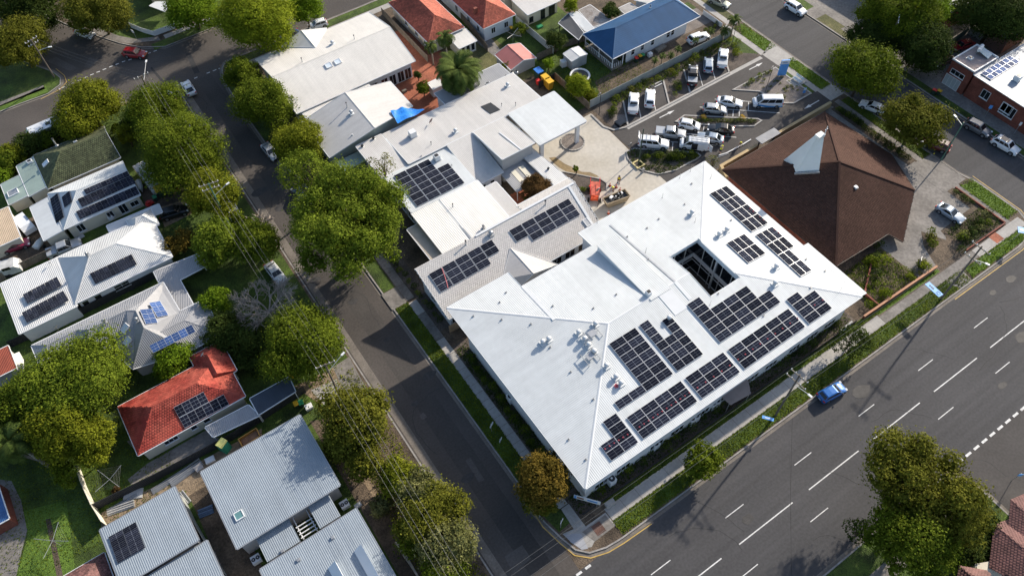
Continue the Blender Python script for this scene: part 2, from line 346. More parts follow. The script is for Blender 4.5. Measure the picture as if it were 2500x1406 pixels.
def tiles_on(f, parent, m, tw=.34, tc=.34, name='tile_courses', lift=.05, roll=.03, objs=0):
    n = fnormal(f); e = Vector((0, 0, 1)).cross(n)
    if e.length < 1e-3: e = Vector((1, 0, 0))
    e.normalize(); up = n.cross(e)
    o = f[0]; q = [((p-o).dot(e), (p-o).dot(up)) for p in f]
    u0, u1 = min(a for a, b in q), max(a for a, b in q); v0, v1 = min(b for a, b in q), max(b for a, b in q)
    nu = int((u1-u0)/tw)+2; nv = int((v1-v0)/tc)+2
    I, J = np.meshgrid(np.arange(nu), np.arange(nv)); I = I.ravel().astype(float); J = J.ravel().astype(float)
    cu = u0+(I+.5*(J % 2))*tw; cv = v0+(J+.5)*tc
    # inside test with the tile centre
    ins = np.zeros(len(cu), bool); k = len(q)-1
    for i in range(len(q)):
        yi, yk = q[i][1], q[k][1]; c1 = (yi > cv) != (yk > cv); xx = (q[k][0]-q[i][0])*(cv-yi)/((yk-yi) or 1e-9)+q[i][0]
        ins ^= c1 & (cu < xx); k = i
    cu, cv = cu[ins], cv[ins]; N_ = len(cu)
    if N_ == 0: return None
    if objs:      # the tiles that show largest are pieces of their own, sharing one mesh
        od = np.argsort((cu*e.x+cv*up.x+o.x)**2+(cu*e.y+cv*up.y+o.y)**2)[:objs]; keep = np.ones(N_, bool); keep[od] = False; hw = tw*.485
        me = meshdata('tile', [(-hw, -tc*.53, lift-.012), (-hw*.1, -tc*.53, lift+roll*.4), (hw, -tc*.53, lift-.012), (hw, tc*.5, .008), (-hw*.1, tc*.5, .008+roll*.4), (-hw, tc*.5, .008), (-hw, -tc*.53, -.02), (hw, -tc*.53, -.02)], [(0, 1, 4, 5), (1, 2, 3, 4), (6, 7, 2, 1, 0)], m)
        for i in od:
            q_ = o+e*float(cu[i])+up*float(cv[i])+n*random.uniform(-.005, .005); t_ = link('tile', me, parent); t_.matrix_basis = Matrix(((e.x, up.x, n.x, q_.x), (e.y, up.y, n.y, q_.y), (e.z, up.z, n.z, q_.z), (0, 0, 0, 1)))
        cu, cv = cu[keep], cv[keep]; N_ = len(cu)
        if N_ == 0: return None
    hw = tw*.485; jit = RNG.uniform(-.006, .006, (N_,))
    lo = cv-tc*.53; hi = cv+tc*.5
    E_ = np.array(e); U_ = np.array(up); NN = np.array(n); O_ = np.array(o)
    def pt(u, v, h): return O_+u[:, None]*E_+v[:, None]*U_+h[:, None]*NN
    h1 = np.full(N_, lift)+jit; h0 = np.full(N_, .008)
    V = np.stack([pt(cu-hw, lo, h1-.012), pt(cu-hw*.1, lo, h1+roll*.4), pt(cu+hw, lo, h1-.012), pt(cu+hw, hi, h0), pt(cu-hw*.1, hi, h0+roll*.4), pt(cu-hw, hi, h0),
                  pt(cu-hw, lo, h0*0-.02), pt(cu+hw, lo, h0*0-.02)], 1).reshape(-1, 3)
    b = (np.arange(N_)*8)[:, None]
    F = np.concatenate([b+np.array([[0, 1, 4, 5]]), b+np.array([[1, 2, 3, 4]]), b+np.array([[6, 7, 2, 1]]), b+np.array([[6, 1, 0, 0]])[:, :4]], 0)
    F = np.concatenate([b+np.array([[0, 1, 4, 5]]), b+np.array([[1, 2, 3, 4]]), b+np.array([[6, 7, 2, 0]])], 0)
    o_ = quads(name, V, F, m, parent); o_['kind'] = 'stuff'; return o_
def quads(name, V, F, m, parent=None, smooth=False):
    me = bpy.data.meshes.new(name); nv = len(V); nf = len(F)
    me.vertices.add(nv); me.vertices.foreach_set('co', np.asarray(V, np.float32).ravel())
    me.loops.add(nf*4); me.loops.foreach_set('vertex_index', np.asarray(F, np.int32).ravel())
    me.polygons.add(nf); me.polygons.foreach_set('loop_start', np.arange(0, nf*4, 4, dtype=np.int32)); me.polygons.foreach_set('loop_total', np.full(nf, 4, np.int32))
    for x in (m if isinstance(m, (list, tuple)) else [m]): me.materials.append(x)
    me.update(calc_edges=True); return link(name, me, parent)
def roof(parent, faces, m, name='roof', thick=.12, cap=True, gut=True, tiles=None, capm=None, gutm=None, barge=True, objs=()):
    """roof planes with thickness, ridge caps and gutters; faces: lists of world points"""
    faces = [[Vector(p) for p in f] for f in faces]
    FACES.setdefault(parent.name, []).extend(faces)
    v = []; fc = []; uv = []; E_ = {}
    for f in faces:
        n = fnormal(f)
        if area2(f) < 0: f.reverse()
        e = Vector((0, 0, 1)).cross(n)
        if e.length < 1e-3: e = Vector((1, 0, 0))
        e.normalize(); d = n.cross(e)
        b = len(v); k = len(f); v += f; fc.append(tuple(range(b, b+k))); uv += [(p.dot(e), p.dot(d)) for p in f]
        b2 = len(v); v += [p-Vector((0, 0, thick)) for p in f]; fc.append(tuple(range(b2, b2+k))[::-1]); uv += [(0, 0)]*k
        for i in range(k): E_.setdefault(tuple(sorted((key(f[i]), key(f[(i+1) % k])))), []).append((f, f[i], f[(i+1) % k], n, b+i, b+(i+1) % k, b2+i, b2+(i+1) % k))
    caps, guts, bars_ = [], [], []
    for es in E_.values():
        if len(es) == 1:
            f, a, b, n, i1, i2, j1, j2 = es[0]
            fc.append((i1, j1, j2, i2)); uv += [(0, 0)]*4
            c = sum(f, Vector())/len(f); ed = (b-a); out = Vector((ed.y, -ed.x, 0))
            if out.length < 1e-6: continue
            out.normalize()
            if out.dot(Vector((c.x-a.x, c.y-a.y, 0))) > 0: out = -out
            if abs(a.z-b.z) < .06*max(ed.length, 1):
                if gut: guts.append(MB().bar(a+out*.07+Vector((0, 0, -.07)), b+out*.07+Vector((0, 0, -.07)), .12, .12))
            elif barge: bars_.append(MB().bar(a+out*.03+Vector((0, 0, -.05)), b+out*.03+Vector((0, 0, -.05)), .05, .2))
        elif len(es) == 2 and cap:
            f1, a, b, n1 = es[0][:4]; f2, _, _, n2 = es[1][:4]
            c2 = sum(f2, Vector())/len(f2)
            if (c2-a).dot(n1) < -.02:
                ed = (b-a).normalized(); s1 = n1.cross(ed); s2 = n2.cross(ed); c1 = sum(f1, Vector())/len(f1)
                if s1.dot(c1-a) < 0: s1 = -s1
                if s2.dot(c2-a) < 0: s2 = -s2
                w_ = .17; up = (n1+n2).normalized()*.05
                q = [a+s1*w_+n1*.02, a+up, a+s2*w_+n2*.02, b+s1*w_+n1*.02, b+up, b+s2*w_+n2*.02]
                caps.append(MB().add(q, [(0, 1, 4, 3), (1, 2, 5, 4)]))
    o = mesh(name, v, fc, m, parent, uv=uv)
    for x in caps: x.build('ridge_cap', capm or (m if not tiles else tiles), o)
    for x in guts: x.build('gutter', gutm or FRAMEW, o)
    for x in bars_: x.build('barge_board', gutm or FRAMEW, o)
    if tiles:
        for fi, f in enumerate(faces): tiles_on(f, o, tiles, objs=objs[fi] if fi < len(objs) else 0, lift=.022 if tiles is GREYT else .05, roll=.0 if tiles is GREYT else .03)
    return o
def walls(parent, m, d=.5, poly=None, base=0., top=None, name='wall', gap=.06):
    fs = FACES.get(parent.name, [])
    poly = inset(poly if poly is not None else loop_of(fs), d)
    v = []; fc = []; uv = []; n = len(poly); run = 0.
    ztop = max(p.z for f in fs for p in f) if fs else 3
    for i in range(n):
        a, b = poly[i], poly[(i+1) % n]; L_ = (b-a).length; k = max(1, int(L_/.8)) if top is None else 1; zmin = 99
        for s in range(k):
            p, q = a.lerp(b, s/k), a.lerp(b, (s+1)/k); z1 = top if top is not None else roofz(fs, p.x, p.y, 2.4)-gap; z2 = top if top is not None else roofz(fs, q.x, q.y, 2.4)-gap
            B = len(v); v += [(p.x, p.y, base), (q.x, q.y, base), (q.x, q.y, z2), (p.x, p.y, z1)]; fc.append((B, B+1, B+2, B+3))
            u0, u1 = run+L_*s/k, run+L_*(s+1)/k; uv += [(u0, base), (u1, base), (u1, z2), (u0, z1)]; zmin = min(zmin, z1, z2)
        run += L_; d_ = (b-a).normalized(); WALLS.setdefault(parent.name, []).append((Vector((a.x, a.y, 0)), Vector((b.x, b.y, 0)), Vector((d_.y, -d_.x, 0)), L_, max(zmin, .5)))
    return mesh(name, v, fc, m, parent, uv=uv)
def wall_hit(parent, uv):
    """the nearest visible wall of the building behind a photo pixel"""
    best = None; c = Vector((0, 0, CAMH)); d = Vector(ray(*uv))
    for a, b, n, L_, zt in WALLS[parent.name]:
        if d.dot(n) >= 0: continue
        k = (a-c).dot(n)/d.dot(n); p = c+d*k; t = (p-a).dot((b-a)/L_)
        if -.3 < t < L_+.3 and -1.5 < p.z < zt+2.5 and (best is None or k < best[0]): best = (k, p, (b-a)/L_, n)
    return best
def window(parent, uv, w_, h_, bars=1, name='window', fm=None, sill=True, zc=None, gm=None, rails=0):
    r = wall_hit(parent, uv)
    if r is None: return None
    _, p, e, n = r
    return window_at(parent, p if zc is None else Vector((p.x, p.y, zc)), e, n, w_, h_, bars, name, fm, sill, gm, rails)
def window_at(parent, p, e, n, w_, h_, bars=1, name='window', fm=None, sill=True, gm=None, rails=0):
    fm = fm or FRAMEW; z = Vector((0, 0, 1)); mb = MB(); o = p+n*.03; t = .07
    for s in (-1, 1):
        mb.bar(o+e*(s*w_/2)-z*(h_/2), o+e*(s*w_/2)+z*(h_/2), t, .08, up=n); mb.bar(o-e*(w_/2+t/2)+z*(s*h_/2), o+e*(w_/2+t/2)+z*(s*h_/2), .08, t)
    for k in range(1, bars+1): q = o+e*(w_*(k/(bars+1)-.5)); mb.bar(q-z*(h_/2), q+z*(h_/2), .05, .06, up=n)
    for k in range(1, rails+1): q = o+z*(h_*(k/(rails+1)-.5)); mb.bar(q-e*(w_/2), q+e*(w_/2), .06, .05)
    fr = mb.build(name, fm, parent)
    MB().bar(o-e*(w_/2)-n*.012, o+e*(w_/2)-n*.012, .03, h_-.02).build('pane', gm or GLASS, fr)
    if sill: q = o-z*(h_/2+.08)+n*.05; MB().bar(q-e*(w_/2+.1), q+e*(w_/2+.1), .14, .06).build('sill', fm, fr)
    return fr
# ------------------------------------------------------------------ solar panels
def solar_mat(name, c, line):
    m = bpy.data.materials.new(name); n, b = nodes(m); N = n.nodes; L = n.links
    u = N.new('ShaderNodeUVMap'); s = N.new('ShaderNodeSeparateXYZ'); L.new(u.outputs[0], s.inputs[0])
    def near(src, v, w_):
        a = N.new('ShaderNodeMath'); a.operation = 'COMPARE'; a.inputs[1].default_value = v; a.inputs[2].default_value = w_; L.new(src, a.inputs[0]); return a.outputs[0]
    ls = [near(s.outputs[0], .5, .007), near(s.outputs[1], .34, .011), near(s.outputs[1], .67, .011)]
    t = ls[0]
    for q in ls[1:]:
        a = N.new('ShaderNodeMath'); a.operation = 'MAXIMUM'; L.new(t, a.inputs[0]); L.new(q, a.inputs[1]); t = a.outputs[0]
    x = N.new('ShaderNodeMix'); x.data_type = 'RGBA'; L.new(t, x.inputs[0]); x.inputs[6].default_value = c+(1,); x.inputs[7].default_value = line+(1,)
    oi = N.new('ShaderNodeObjectInfo'); k = N.new('ShaderNodeMapRange'); k.inputs[3].default_value = .65; k.inputs[4].default_value = 1.5; L.new(oi.outputs['Random'], k.inputs[0]); hs = N.new('ShaderNodeHueSaturation'); L.new(x.outputs[2], hs.inputs['Color']); L.new(k.outputs[0], hs.inputs['Value'])
    L.new(hs.outputs[0], b.inputs['Base Color']); b.inputs['Roughness'].default_value = .15; b.inputs['Specular IOR Level'].default_value = .03
    return m
CELL = solar_mat('solar_cell_black', (.012, .014, .024), (.17, .19, .23)); CELLB = solar_mat('solar_cell_blue', (.035, .075, .20), (.40, .44, .52))
SFRAME = mat('solar_frame', (.55, .57, .60), .4, .05, 1, metal=.4); SFRAMED = mat('solar_frame_dark', (.10, .11, .13), .4, .05, 1)
def panel_mesh(name, cm, fm, bx, by):
    v = [(-.5, -.5, -.035), (.5, -.5, -.035), (.5, .5, -.035), (-.5, .5, -.035), (-.5, -.5, .0), (.5, -.5, 0), (.5, .5, 0), (-.5, .5, 0), (-.5+bx, -.5+by, .001), (.5-bx, -.5+by, .001), (.5-bx, .5-by, .001), (-.5+bx, .5-by, .001)]
    f = [(0, 1, 5, 4), (1, 2, 6, 5), (2, 3, 7, 6), (3, 0, 4, 7), (4, 5, 9, 8), (5, 6, 10, 9), (6, 7, 11, 10), (7, 4, 8, 11), (8, 9, 10, 11), (3, 2, 1, 0)]
    uv = [(0, 0)]*32+[(0, 0), (1, 0), (1, 1), (0, 1)]+[(0, 0)]*4
    return meshdata(name, v, f, [fm, cm], [0]*8+[1, 0], uv)
PAN = panel_mesh('panel', CELL, SFRAME, .014, .025); PANB = panel_mesh('panel_blue', CELLB, SFRAME, .02, .02); PAND = panel_mesh('panel_dark', CELL, SFRAMED, .014, .02)
NPAN = [0]
def solar(label, face, t, TL, BL, BR, nc, nr, cells=None, me=None, lift=.16, gap=.03, group=None, gapx=None):
    """panels standing on a roof plane; TL, BL, BR are photo points of a grid of nc x nr panels"""
    n = fnormal(face); p0 = face[0]+n*lift; A = [on_plane(S(t, *q), p0, n) for q in (TL, BL, BR)]
    v = (A[1]-A[0])/nr; u = (A[2]-A[1])/nc; v = v-u*(v.dot(u)/u.length_squared); root = thing('solar_array', label, 'solar panels', A[1], group)
    lu, lv = u.length, v.length; eu, ev = u/lu, v/lv; org = A[0]
    if cells is None: cells = [(c, r) for r in range(nr) for c in range(nc)]
    gx = gap if gapx is None else gapx
    rail = MB()
    for (c, r) in cells:
        q = org+u*(c+.5)+v*(r+.5); o = link('panel', me or PAN, root)
        nz = eu.cross(-ev); M = Matrix(((eu.x*(lu-gx), -ev.x*(lv-gap), nz.x, q.x), (eu.y*(lu-gx), -ev.y*(lv-gap), nz.y, q.y), (eu.z*(lu-gx), -ev.z*(lv-gap), nz.z, q.z), (0, 0, 0, 1)))
        o.matrix_basis = M; NPAN[0] += 1
        for s in (-.28, .28): rail.bar(q+u*s-v*.5-nz*.07, q+u*s+v*.5-nz*.07, .04, .05, up=nz)
    rail.build('mounting_rail', METAL, root)['kind'] = 'stuff'
    return root
# ------------------------------------------------------------------ roof furniture
def roof_pt(b, uv):
    best = None
    for f in FACES[b.name]:
        n = fnormal(f); p = on_plane(uv, f[0], n)
        if pip(p.x, p.y, f) and (best is None or p.z > best[0].z): best = (p, n)
    if best is None:
        f = max(FACES[b.name], key=lambda f: max(q.z for q in f)); n = fnormal(f); best = (on_plane(uv, f[0], n), n)
    return best
def whirly(b, uv, label, r=.28, group=None, bx=False):
    p, n = roof_pt(b, uv); t = thing('roof_vent', label, 'roof vent', p, group)
    mb = MB(); mb.cyl(p-Vector((0, 0, .1)), r*.62, .45+.1, 12); mb.box(p+Vector((0, 0, .05)), (r*2.4, r*2.4, .12)); mb.build('base', METAL if not bx else WHITEP, t)
    mb = MB(); prof = [(.62, .4), (.95, .48), (1.0, .62), (.8, .78), (.35, .88)]
    mb.tube([p+Vector((0, 0, z*.9)) for _, z in prof], [r*k for k, _ in prof], 14); o = mb.build('cowl', WHITEP if bx else METAL, t)
    fm = MB()
    for k in range(12): a = k*math.pi/6; c = p+Vector((math.cos(a)*r, math.sin(a)*r, .56)); fm.box(c, (.02, .05, .26), a)
    fm.build('fin', METAL, o); return t
def pipe(b, uv, label, h_=.6, r=.06, m=None, capc=True, group=None):
    p, n = roof_pt(b, uv); t = thing('roof_flue', label, 'flue', p, group)
    MB().cyl(p-Vector((0, 0, .1)), r, h_+.1, 10).build('pipe', m or METAL, t); MB().cyl(p-Vector((0, 0, .05)), r*2.4, .1, 10, r*1.3).build('flashing', METAL, t)
    if capc: MB().cyl(p+Vector((0, 0, h_)), r*1.7, .16, 10, r*1.2).build('cap', DMETAL, t)
    return t
def roofbox(b, uv, label, d=(.9, .9, .8), name='roof_unit', m=None, grille=True, rz=0., group=None, cat='roof unit'):
    p, n = roof_pt(b, uv); t = thing(name, label, cat, p, group)
    MB().box(p+Vector((0, 0, d[2]/2)), d, rz).build('casing', m or FRAMEW, t); MB().box(p+Vector((0, 0, -.02)), (d[0]*1.25, d[1]*1.25, .14), rz).build('kerb_flashing', METAL, t)
    if grille: MB().box(p+Vector((0, 0, d[2]+.012)), (d[0]*.7, d[1]*.7, .05), rz).build('grille', DMETAL, t)
    return t
def skylight(b, uv, label, w_=.8, h_=1.2, m=None, group=None, rz=0.):
    p, n = roof_pt(b, uv); e = Vector((0, 0, 1)).cross(n)
    if e.length < .02: e = Vector((math.cos(rz), math.sin(rz), 0))
    e.normalize(); d = n.cross(e); t = thing('skylight', label, 'skylight', p, group); mb = MB(); c = p+n*.1
    for s in (-1, 1): mb.bar(c+e*(s*w_/2)-d*(h_/2+.05), c+e*(s*w_/2)+d*(h_/2+.05), .1, .2, up=n); mb.bar(c-e*(w_/2)+d*(s*h_/2), c+e*(w_/2)+d*(s*h_/2), .1, .2, up=n)
    mb.build('frame', FRAMEW, t); MB().bar(c+n*.03-e*(w_/2), c+n*.03+e*(w_/2), h_, .03, up=n).build('pane', m or SKYG, t); return t
SKYG = mat('skylight_pane', (.62, .70, .76), .15, .05, 1, spec=.6)
def dish(b, uv, label, r=.42, m=None, az=2.4, group=None):
    p, n = roof_pt(b, uv); t = thing('satellite_dish', label, 'satellite dish', p, group)
    MB().tube([p, p+Vector((0, 0, .55))], .025, 6).build('mast', METAL, t)
    ax = Vector((math.cos(az)*.75, math.sin(az)*.75, .66)); x = ax.cross(Vector((0, 0, 1))).normalized(); y = x.cross(ax); v = [p+Vector((0, 0, .6))]; f = []
    for k, (rr, dd) in enumerate(((.5, .03), (1, .12))):
        for q in range(16): a = q*math.pi/8; v.append(p+Vector((0, 0, .6))+x*(math.cos(a)*r*rr)+y*(math.sin(a)*r*rr)+ax*dd)
    for q in range(16): f.append((0, 1+q, 1+(q+1) % 16)); f.append((1+q, 17+q, 17+(q+1) % 16, 1+(q+1) % 16))
    o = mesh('reflector', v, f, m or METAL, t, smooth=True); MB().tube([p+Vector((0, 0, .35)), p+Vector((0, 0, .6))+ax*.4], .015, 5).build('feed_arm', DMETAL, o); return t
def aircon(p, label, rz=0., d=(.95, .38, 1.25), fan_top=False, group='air conditioning units beside the white building', name='air_conditioner'):
    t = thing(name, label, 'air conditioner', p, group); p = Vector(p)
    MB().box(p+Vector((0, 0, d[2]/2+.06)), d, rz).build('casing', FRAMEW, t)
    mb = MB()
    for s in (-.35, .35): mb.box(p+Vector((math.cos(rz)*d[0]*s, math.sin(rz)*d[0]*s, .03)), (.08, d[1], .06), rz)
    mb.build('foot', DMETAL, t)
    ks = (0,) if d[0] < 1.1 else (-.25, .25)
    for k in ks:
        c = p+Vector((math.cos(rz)*d[0]*k, math.sin(rz)*d[0]*k, d[2]+.06)); MB().cyl(c, min(d[1], d[0]/len(ks))*.44, .035, 20).build('fan_guard', DMETAL, t); MB().cyl(c+Vector((0, 0, .03)), min(d[1], d[0]/len(ks))*.14, .03, 10).build('fan_hub', FRAMEW, t)
    return t
# ================================================================== GROUND
G = .12      # top of the kerbed blocks; roads lie at 0
slab('ground', rect(-420, -420, 620, 680), -.6, -.03, SOIL)
slab('main_road', rect(-300, .7, 420, 17.55), -.4, 0, ASPH2)
slab('side_street', rect(9.55, 17.55, 18.65, 132.6), -.4, .003, ASPH)
slab('cross_street', rect(-220, 132.6, 108.4, 144), -.4, 0, ASPH)
slab('east_street', rect(108.4, 17.55, 120, 330), -.4, .003, ASPH2)
slab('north_west_street', [(-8.4, 144), (-8.4, 150), (-32, 190), (-60, 240), (-46, 240), (-14, 190), (-2, 163), (2.2, 155), (5, 150), (8, 147), (12, 144)], -.4, .003, ASPH)
slab('south_street', rect(66, -90, 84, .7), -.4, .003, ASPH3)
mainblk = [(18.65, 131), (17.6, 128), (17.2, 118), (17.2, 101), (18.6, 96), (18.6, 30), (18.1, 27.5), (18.5, 24.3), (19, 21.8), (19.6, 19.7), (20.8, 18.4), (22.9, 17.75), (25, 17.55), (103, 17.55), (106, 18), (108.2, 19.3), (109.3, 22), (109.3, 29.5), (108.4, 33), (108.4, 130.3), (106, 132.3), (20, 132.6)]
leftblk = [(9.55, 17.55), (9.55, 129), (8, 132), (4, 132.8), (-220, 132.8), (-220, 17.55)]
nblk = [(12, 144), (8, 146.7), (5, 150.5), (2.2, 155.2), (-2, 163), (-14, 190), (-46, 240), (-46, 330), (108.4, 330), (108.4, 146), (106, 144)]
nwblk = [(-8.4, 150), (-7.6, 147), (-8.2, 145), (-11, 143.7), (-16, 144), (-220, 144), (-220, 330), (-60, 240), (-32, 190)]
eblk = [(120, 330), (120, 20), (123, 17.55), (420, 17.55), (420, 330)]
seblk = [(84, .7), (420, .7), (420, -200), (84, -200)]
swblk = [(-300, .7), (62, .7), (65, -.6), (66, -3.5), (66, -200), (-300, -200)]
for nm, b, mt in (('block_ground', mainblk, SOIL), ('block_ground', leftblk, SOIL), ('block_ground', nblk, SOIL), ('block_ground', nwblk, GRASS), ('block_ground', eblk, CONCD), ('block_ground', seblk, GRASS), ('block_ground', swblk, GRASS)):
    slab(nm, b, -.5, G, mt)
def kerb(path, gut=True, m=None, w_=.18):
    strip('kerb', path, w_, -.2, G+.025, m or KERB, side=0)
def kerbs(path, side):
    strip('kerb', path, .2, -.2, G+.02, KERB, side=-side); strip('gutter_strip', path, .42, -.2, .012, GUT, side=side)
kerbs([(20, 132.6), (18.65, 131), (17.6, 128), (17.2, 118), (17.2, 101), (18.6, 96), (18.6, 66.7)], -1)
kerbs([(18.6, 63.3), (18.6, 30), (18.1, 27.5), (18.5, 24.3), (19, 21.8), (19.6, 19.7), (20.8, 18.4), (22.9, 17.75), (25, 17.55), (103, 17.55), (106, 18), (108.2, 19.3), (109.3, 22), (109.3, 29.5), (108.4, 33), (108.4, 132)], -1)
kerbs([(20, 132.6), (106, 132.3)], 1)
kerbs([(9.55, 17.55), (9.55, 129), (8, 132), (4, 132.8), (-220, 132.8)], 1)
kerbs([(106, 144), (12, 144), (8, 146.7), (5, 150.5), (2.2, 155.2), (-2, 163), (-14, 190)], 1)
kerbs([(-220, 144), (-16, 144), (-11, 143.7), (-8.2, 145), (-7.6, 147), (-8.4, 150), (-32, 190)], -1)
kerbs([(120, 330), (120, 20), (123, 17.55), (250, 17.55)], -1)
kerbs([(-120, .7), (62, .7), (65, -.6), (66, -3.5), (66, -60)], 1); kerbs([(84, -40), (84, .7), (200, .7)], 1)
# concrete parking edge along the left houses
slab('gutter_strip', rect(9.97, 18, 11.1, 128), -.2, .010, GUT)
Z1, Z2, Z3, Z4 = G+.006, G+.012, G+.018, G+.024
def sheet(name, poly, z, m): return slab(name, poly, z-.05, z, m)
# ---- west side of the white building
sheet('verge', rect(18.85, 30, 20.95, 63.2), Z1, GRASS); sheet('verge', rect(18.85, 66.8, 20.8, 96), Z1, GRASS)
sheet('verge', [(18.5, 27.6), (18.85, 30), (20.95, 30), (21.2, 22.8), (19.3, 22.6)], Z1, GRASS); sheet('verge', rect(17.5, 97, 19.8, 128), Z1, GRASS)
sheet('driveway', rect(18.4, 63.3, 20.9, 66.7), Z2, CONCD)
for k in range(20):
    y = 24.9+k*1.5
    sheet('path_slab', rect(20.98, y+.02, 22.3, y+1.48), Z2+.001*(k % 2), CONC)
for y, m in ((54.95, CONCD), (57.6, CONCD), (60.3, CONC), (63.5, CONCD), (66.6, CONCD), (69.7, CONCD), (72.8, CONCD)): sheet('path_slab', rect(20.98, y+.02, 22.3, y+(2.65 if y < 63 else 3.05)), Z2, m)
sheet('garden_bed', rect(22.35, 22.9, 26.5, 52.8), Z1, MULCH); sheet('garden_bed', rect(22.35, 56, 24.4, 78), Z1, MULCH)
# ---- south side
sheet('verge', [(25.6, 18.0), (92, 17.9), (92, 19.9), (25.6, 19.9)], Z1, GRASS); sheet('verge', [(92.6, 18.1), (104.4, 17.95), (107.4, 19.6), (93, 19.7)], Z1, GRASSB)
sheet('verge', rect(26.0, 21.75, 76, 22.55), Z1, GRASS); sheet('verge', rect(76, 21.5, 89.5, 22.1), Z1, GRASSB)
for k in range(21):
    x = 25.6+k*2.4
    if x+2.4 < 71.5: sheet('path_slab', rect(x+.02, 19.95, x+2.38, 21.72), Z2+.001*(k % 2), CONC)
sheet('path_slab', rect(71.4, 19.98, 75.7, 21.6), Z2, CONC); sheet('footpath', rect(75.75, 19.95, 96.5, 21.3), Z2, CONCD)
sheet('footpath', [(92, 17.7), (89.3, 17.7), (88.6, 19.93), (92.4, 19.93)], Z3, CONCD)
sheet('footpath', rect(96.6, 19.75, 101.4, 21.3), Z2, CONC); sheet('footpath', rect(101.4, 19.7, 108, 21.4), Z2, CONC)
sheet('brick_paving', rect(100.9, 19.9, 102.6, 21.5), Z3, BRPAVE)
# street corner
sheet('footpath', [(21.2, 24.8), (22.4, 24.8), (22.4, 21.3), (25.5, 21.3), (25.5, 19.3), (22.1, 19.2), (21.5, 18.9), (20.6, 19.3), (19.9, 20.6), (19.5, 22.2), (21.0, 21.9)], Z2, CONC)
sheet('tactile_ramp', [(19.6, 22.1), (20.9, 21.3), (21.4, 20.9), (21.0, 19.0), (20.3, 19.3), (19.75, 20.8)], Z3, mat('ramp_concrete', (.33, .34, .37), .85, .1, .4, fine=.1))
sheet('old_pavement', [(21.6, 21.0), (25.3, 21.1), (25.4, 19.3), (22.2, 19.2)], Z3, CONCD); sheet('brick_patch', rect(22.9, 19.5, 24.2, 20.9), Z4, mat('dark_brick_paving', (.13, .07, .055), .9, .25, .5, fine=.2, pat='brick', ps=.3))
sheet('garden_bed', rect(22.5, 22.7, 72.5, 26), Z1+.002, MULCH)
# ---- church lot
sheet('church_forecourt', [(84, 22.3), (89.5, 22.3), (95, 22.5), (96, 26.5), (103.5, 26.8), (105.2, 31), (108.3, 31.4), (108.3, 38), (104.8, 38.4), (104, 56), (97, 56), (86, 30)], Z1, CONCD)
sheet('garden_bed', rect(76, 22.6, 86, 30), Z2, SOIL); sheet('garden_bed', [(89.8, 22.3), (95, 21.7), (105.2, 21.7), (105.2, 26.2), (96.5, 26.2), (95.2, 24.8), (93.5, 28.2), (91.4, 26)], Z2, SOIL)
sheet('garden_bed', [(103.6, 26.2), (105, 26.2), (105, 31.2), (103.6, 31.2)], Z3, SOIL)
sheet('verge', rect(105.3, 21.9, 106.8, 22.6), Z2, GRASSB); sheet('verge', [(106.3, 22.3), (109, 22.3), (109, 30), (106.3, 30.8)], Z2, GRASSB)
sheet('footpath', rect(105.2, 21.4, 106.3, 56.5), Z2+.002, CONCD)
sheet('driveway', rect(103, 31.2, 108.3, 37.8), Z3+.002, CONCD)
sheet('verge', rect(106.4, 38.3, 108.2, 56), Z2, GRASS)
sheet('garden_bed', rect(103.2, 38.6, 105.1, 55.5), Z2+.003, SOIL)
# ---- car park
sheet('car_park', [(68.2, 56.5), (104.9, 56.5), (104.9, 73.4), (68.2, 73.4), (68.2, 68), (66.4, 66), (67.2, 60.5), (68.2, 58)], Z1, ASPH3)
sheet('car_park', rect(104.85, 57, 108.4, 60.2), Z1+.001, CONC); sheet('driveway', [(104.3, 69.4), (108.4, 68.3), (108.4, 75.1), (104.2, 73.4)], Z2, CONC)
sheet('footpath', rect(104.4, 60.2, 105.7, 69.4), Z2, CONC); sheet('footpath', rect(103.9, 73.4, 105.2, 84), Z2, CONC); sheet('footpath', rect(105.2, 84, 106.4, 130), Z2, CONC)
sheet('verge', [(105.8, 60.2), (108.1, 60.5), (108.2, 68.3), (105.9, 69.4)], Z2, GRASSB); sheet('verge', [(105.3, 73.8), (108.1, 75.2), (107.6, 82.8), (105.3, 80)], Z2, GRASSB); sheet('verge', rect(106.5, 84, 108.1, 130), Z1, GRASSD)
sheet('verge', rect(103.6, 60.4, 104.35, 69), Z2, GRASS)
sheet('garden_bed', rect(69, 73.5, 104, 80.8), Z1, MULCH); sheet('verge', [(101, 76.5), (103.8, 73.9), (103.8, 80.7), (101, 80.7)], Z2, GRASS)
strip('kerb', [(68.0, 79.2), (67.9, 75.6), (68.8, 73.9), (70.9, 73.2), (95.6, 73.2)], .35, -.1, G+.14, CONC)
strip('dish_drain', [(71.0, 72.9), (103.5, 72.9)], .75, -.1, Z2, CONC)
sheet('gravel_patch', [(69.2, 74.3), (72, 73.7), (73.3, 75.5), (71.2, 77)], Z2, GRAVEL)
for a, b in ((75.2, 79.3), (78.2, 82.6)): pass
def bay(x0, x1, sk=3.2):   # parking bays slant: far end is sk metres further along
    return [(x0, 73.3), (x1, 73.3), (x1+sk, 78.6), (x0+sk, 78.6)]
sheet('parking_bay', bay(71.6, 81.0), Z2+.002, ASPH3); sheet('parking_bay', bay(86.2, 95.6), Z2+.002, ASPH3)
for x in (74.6, 78.0): strip('bay_line', [(x, 73.4), (x+3.1, 78.4)], .12, Z2, Z3+.001, PAINT)
for x in (89.2, 92.3): strip('bay_line', [(x, 73.4), (x+3.1, 78.4)], .12, Z2, Z3+.001, PAINT)
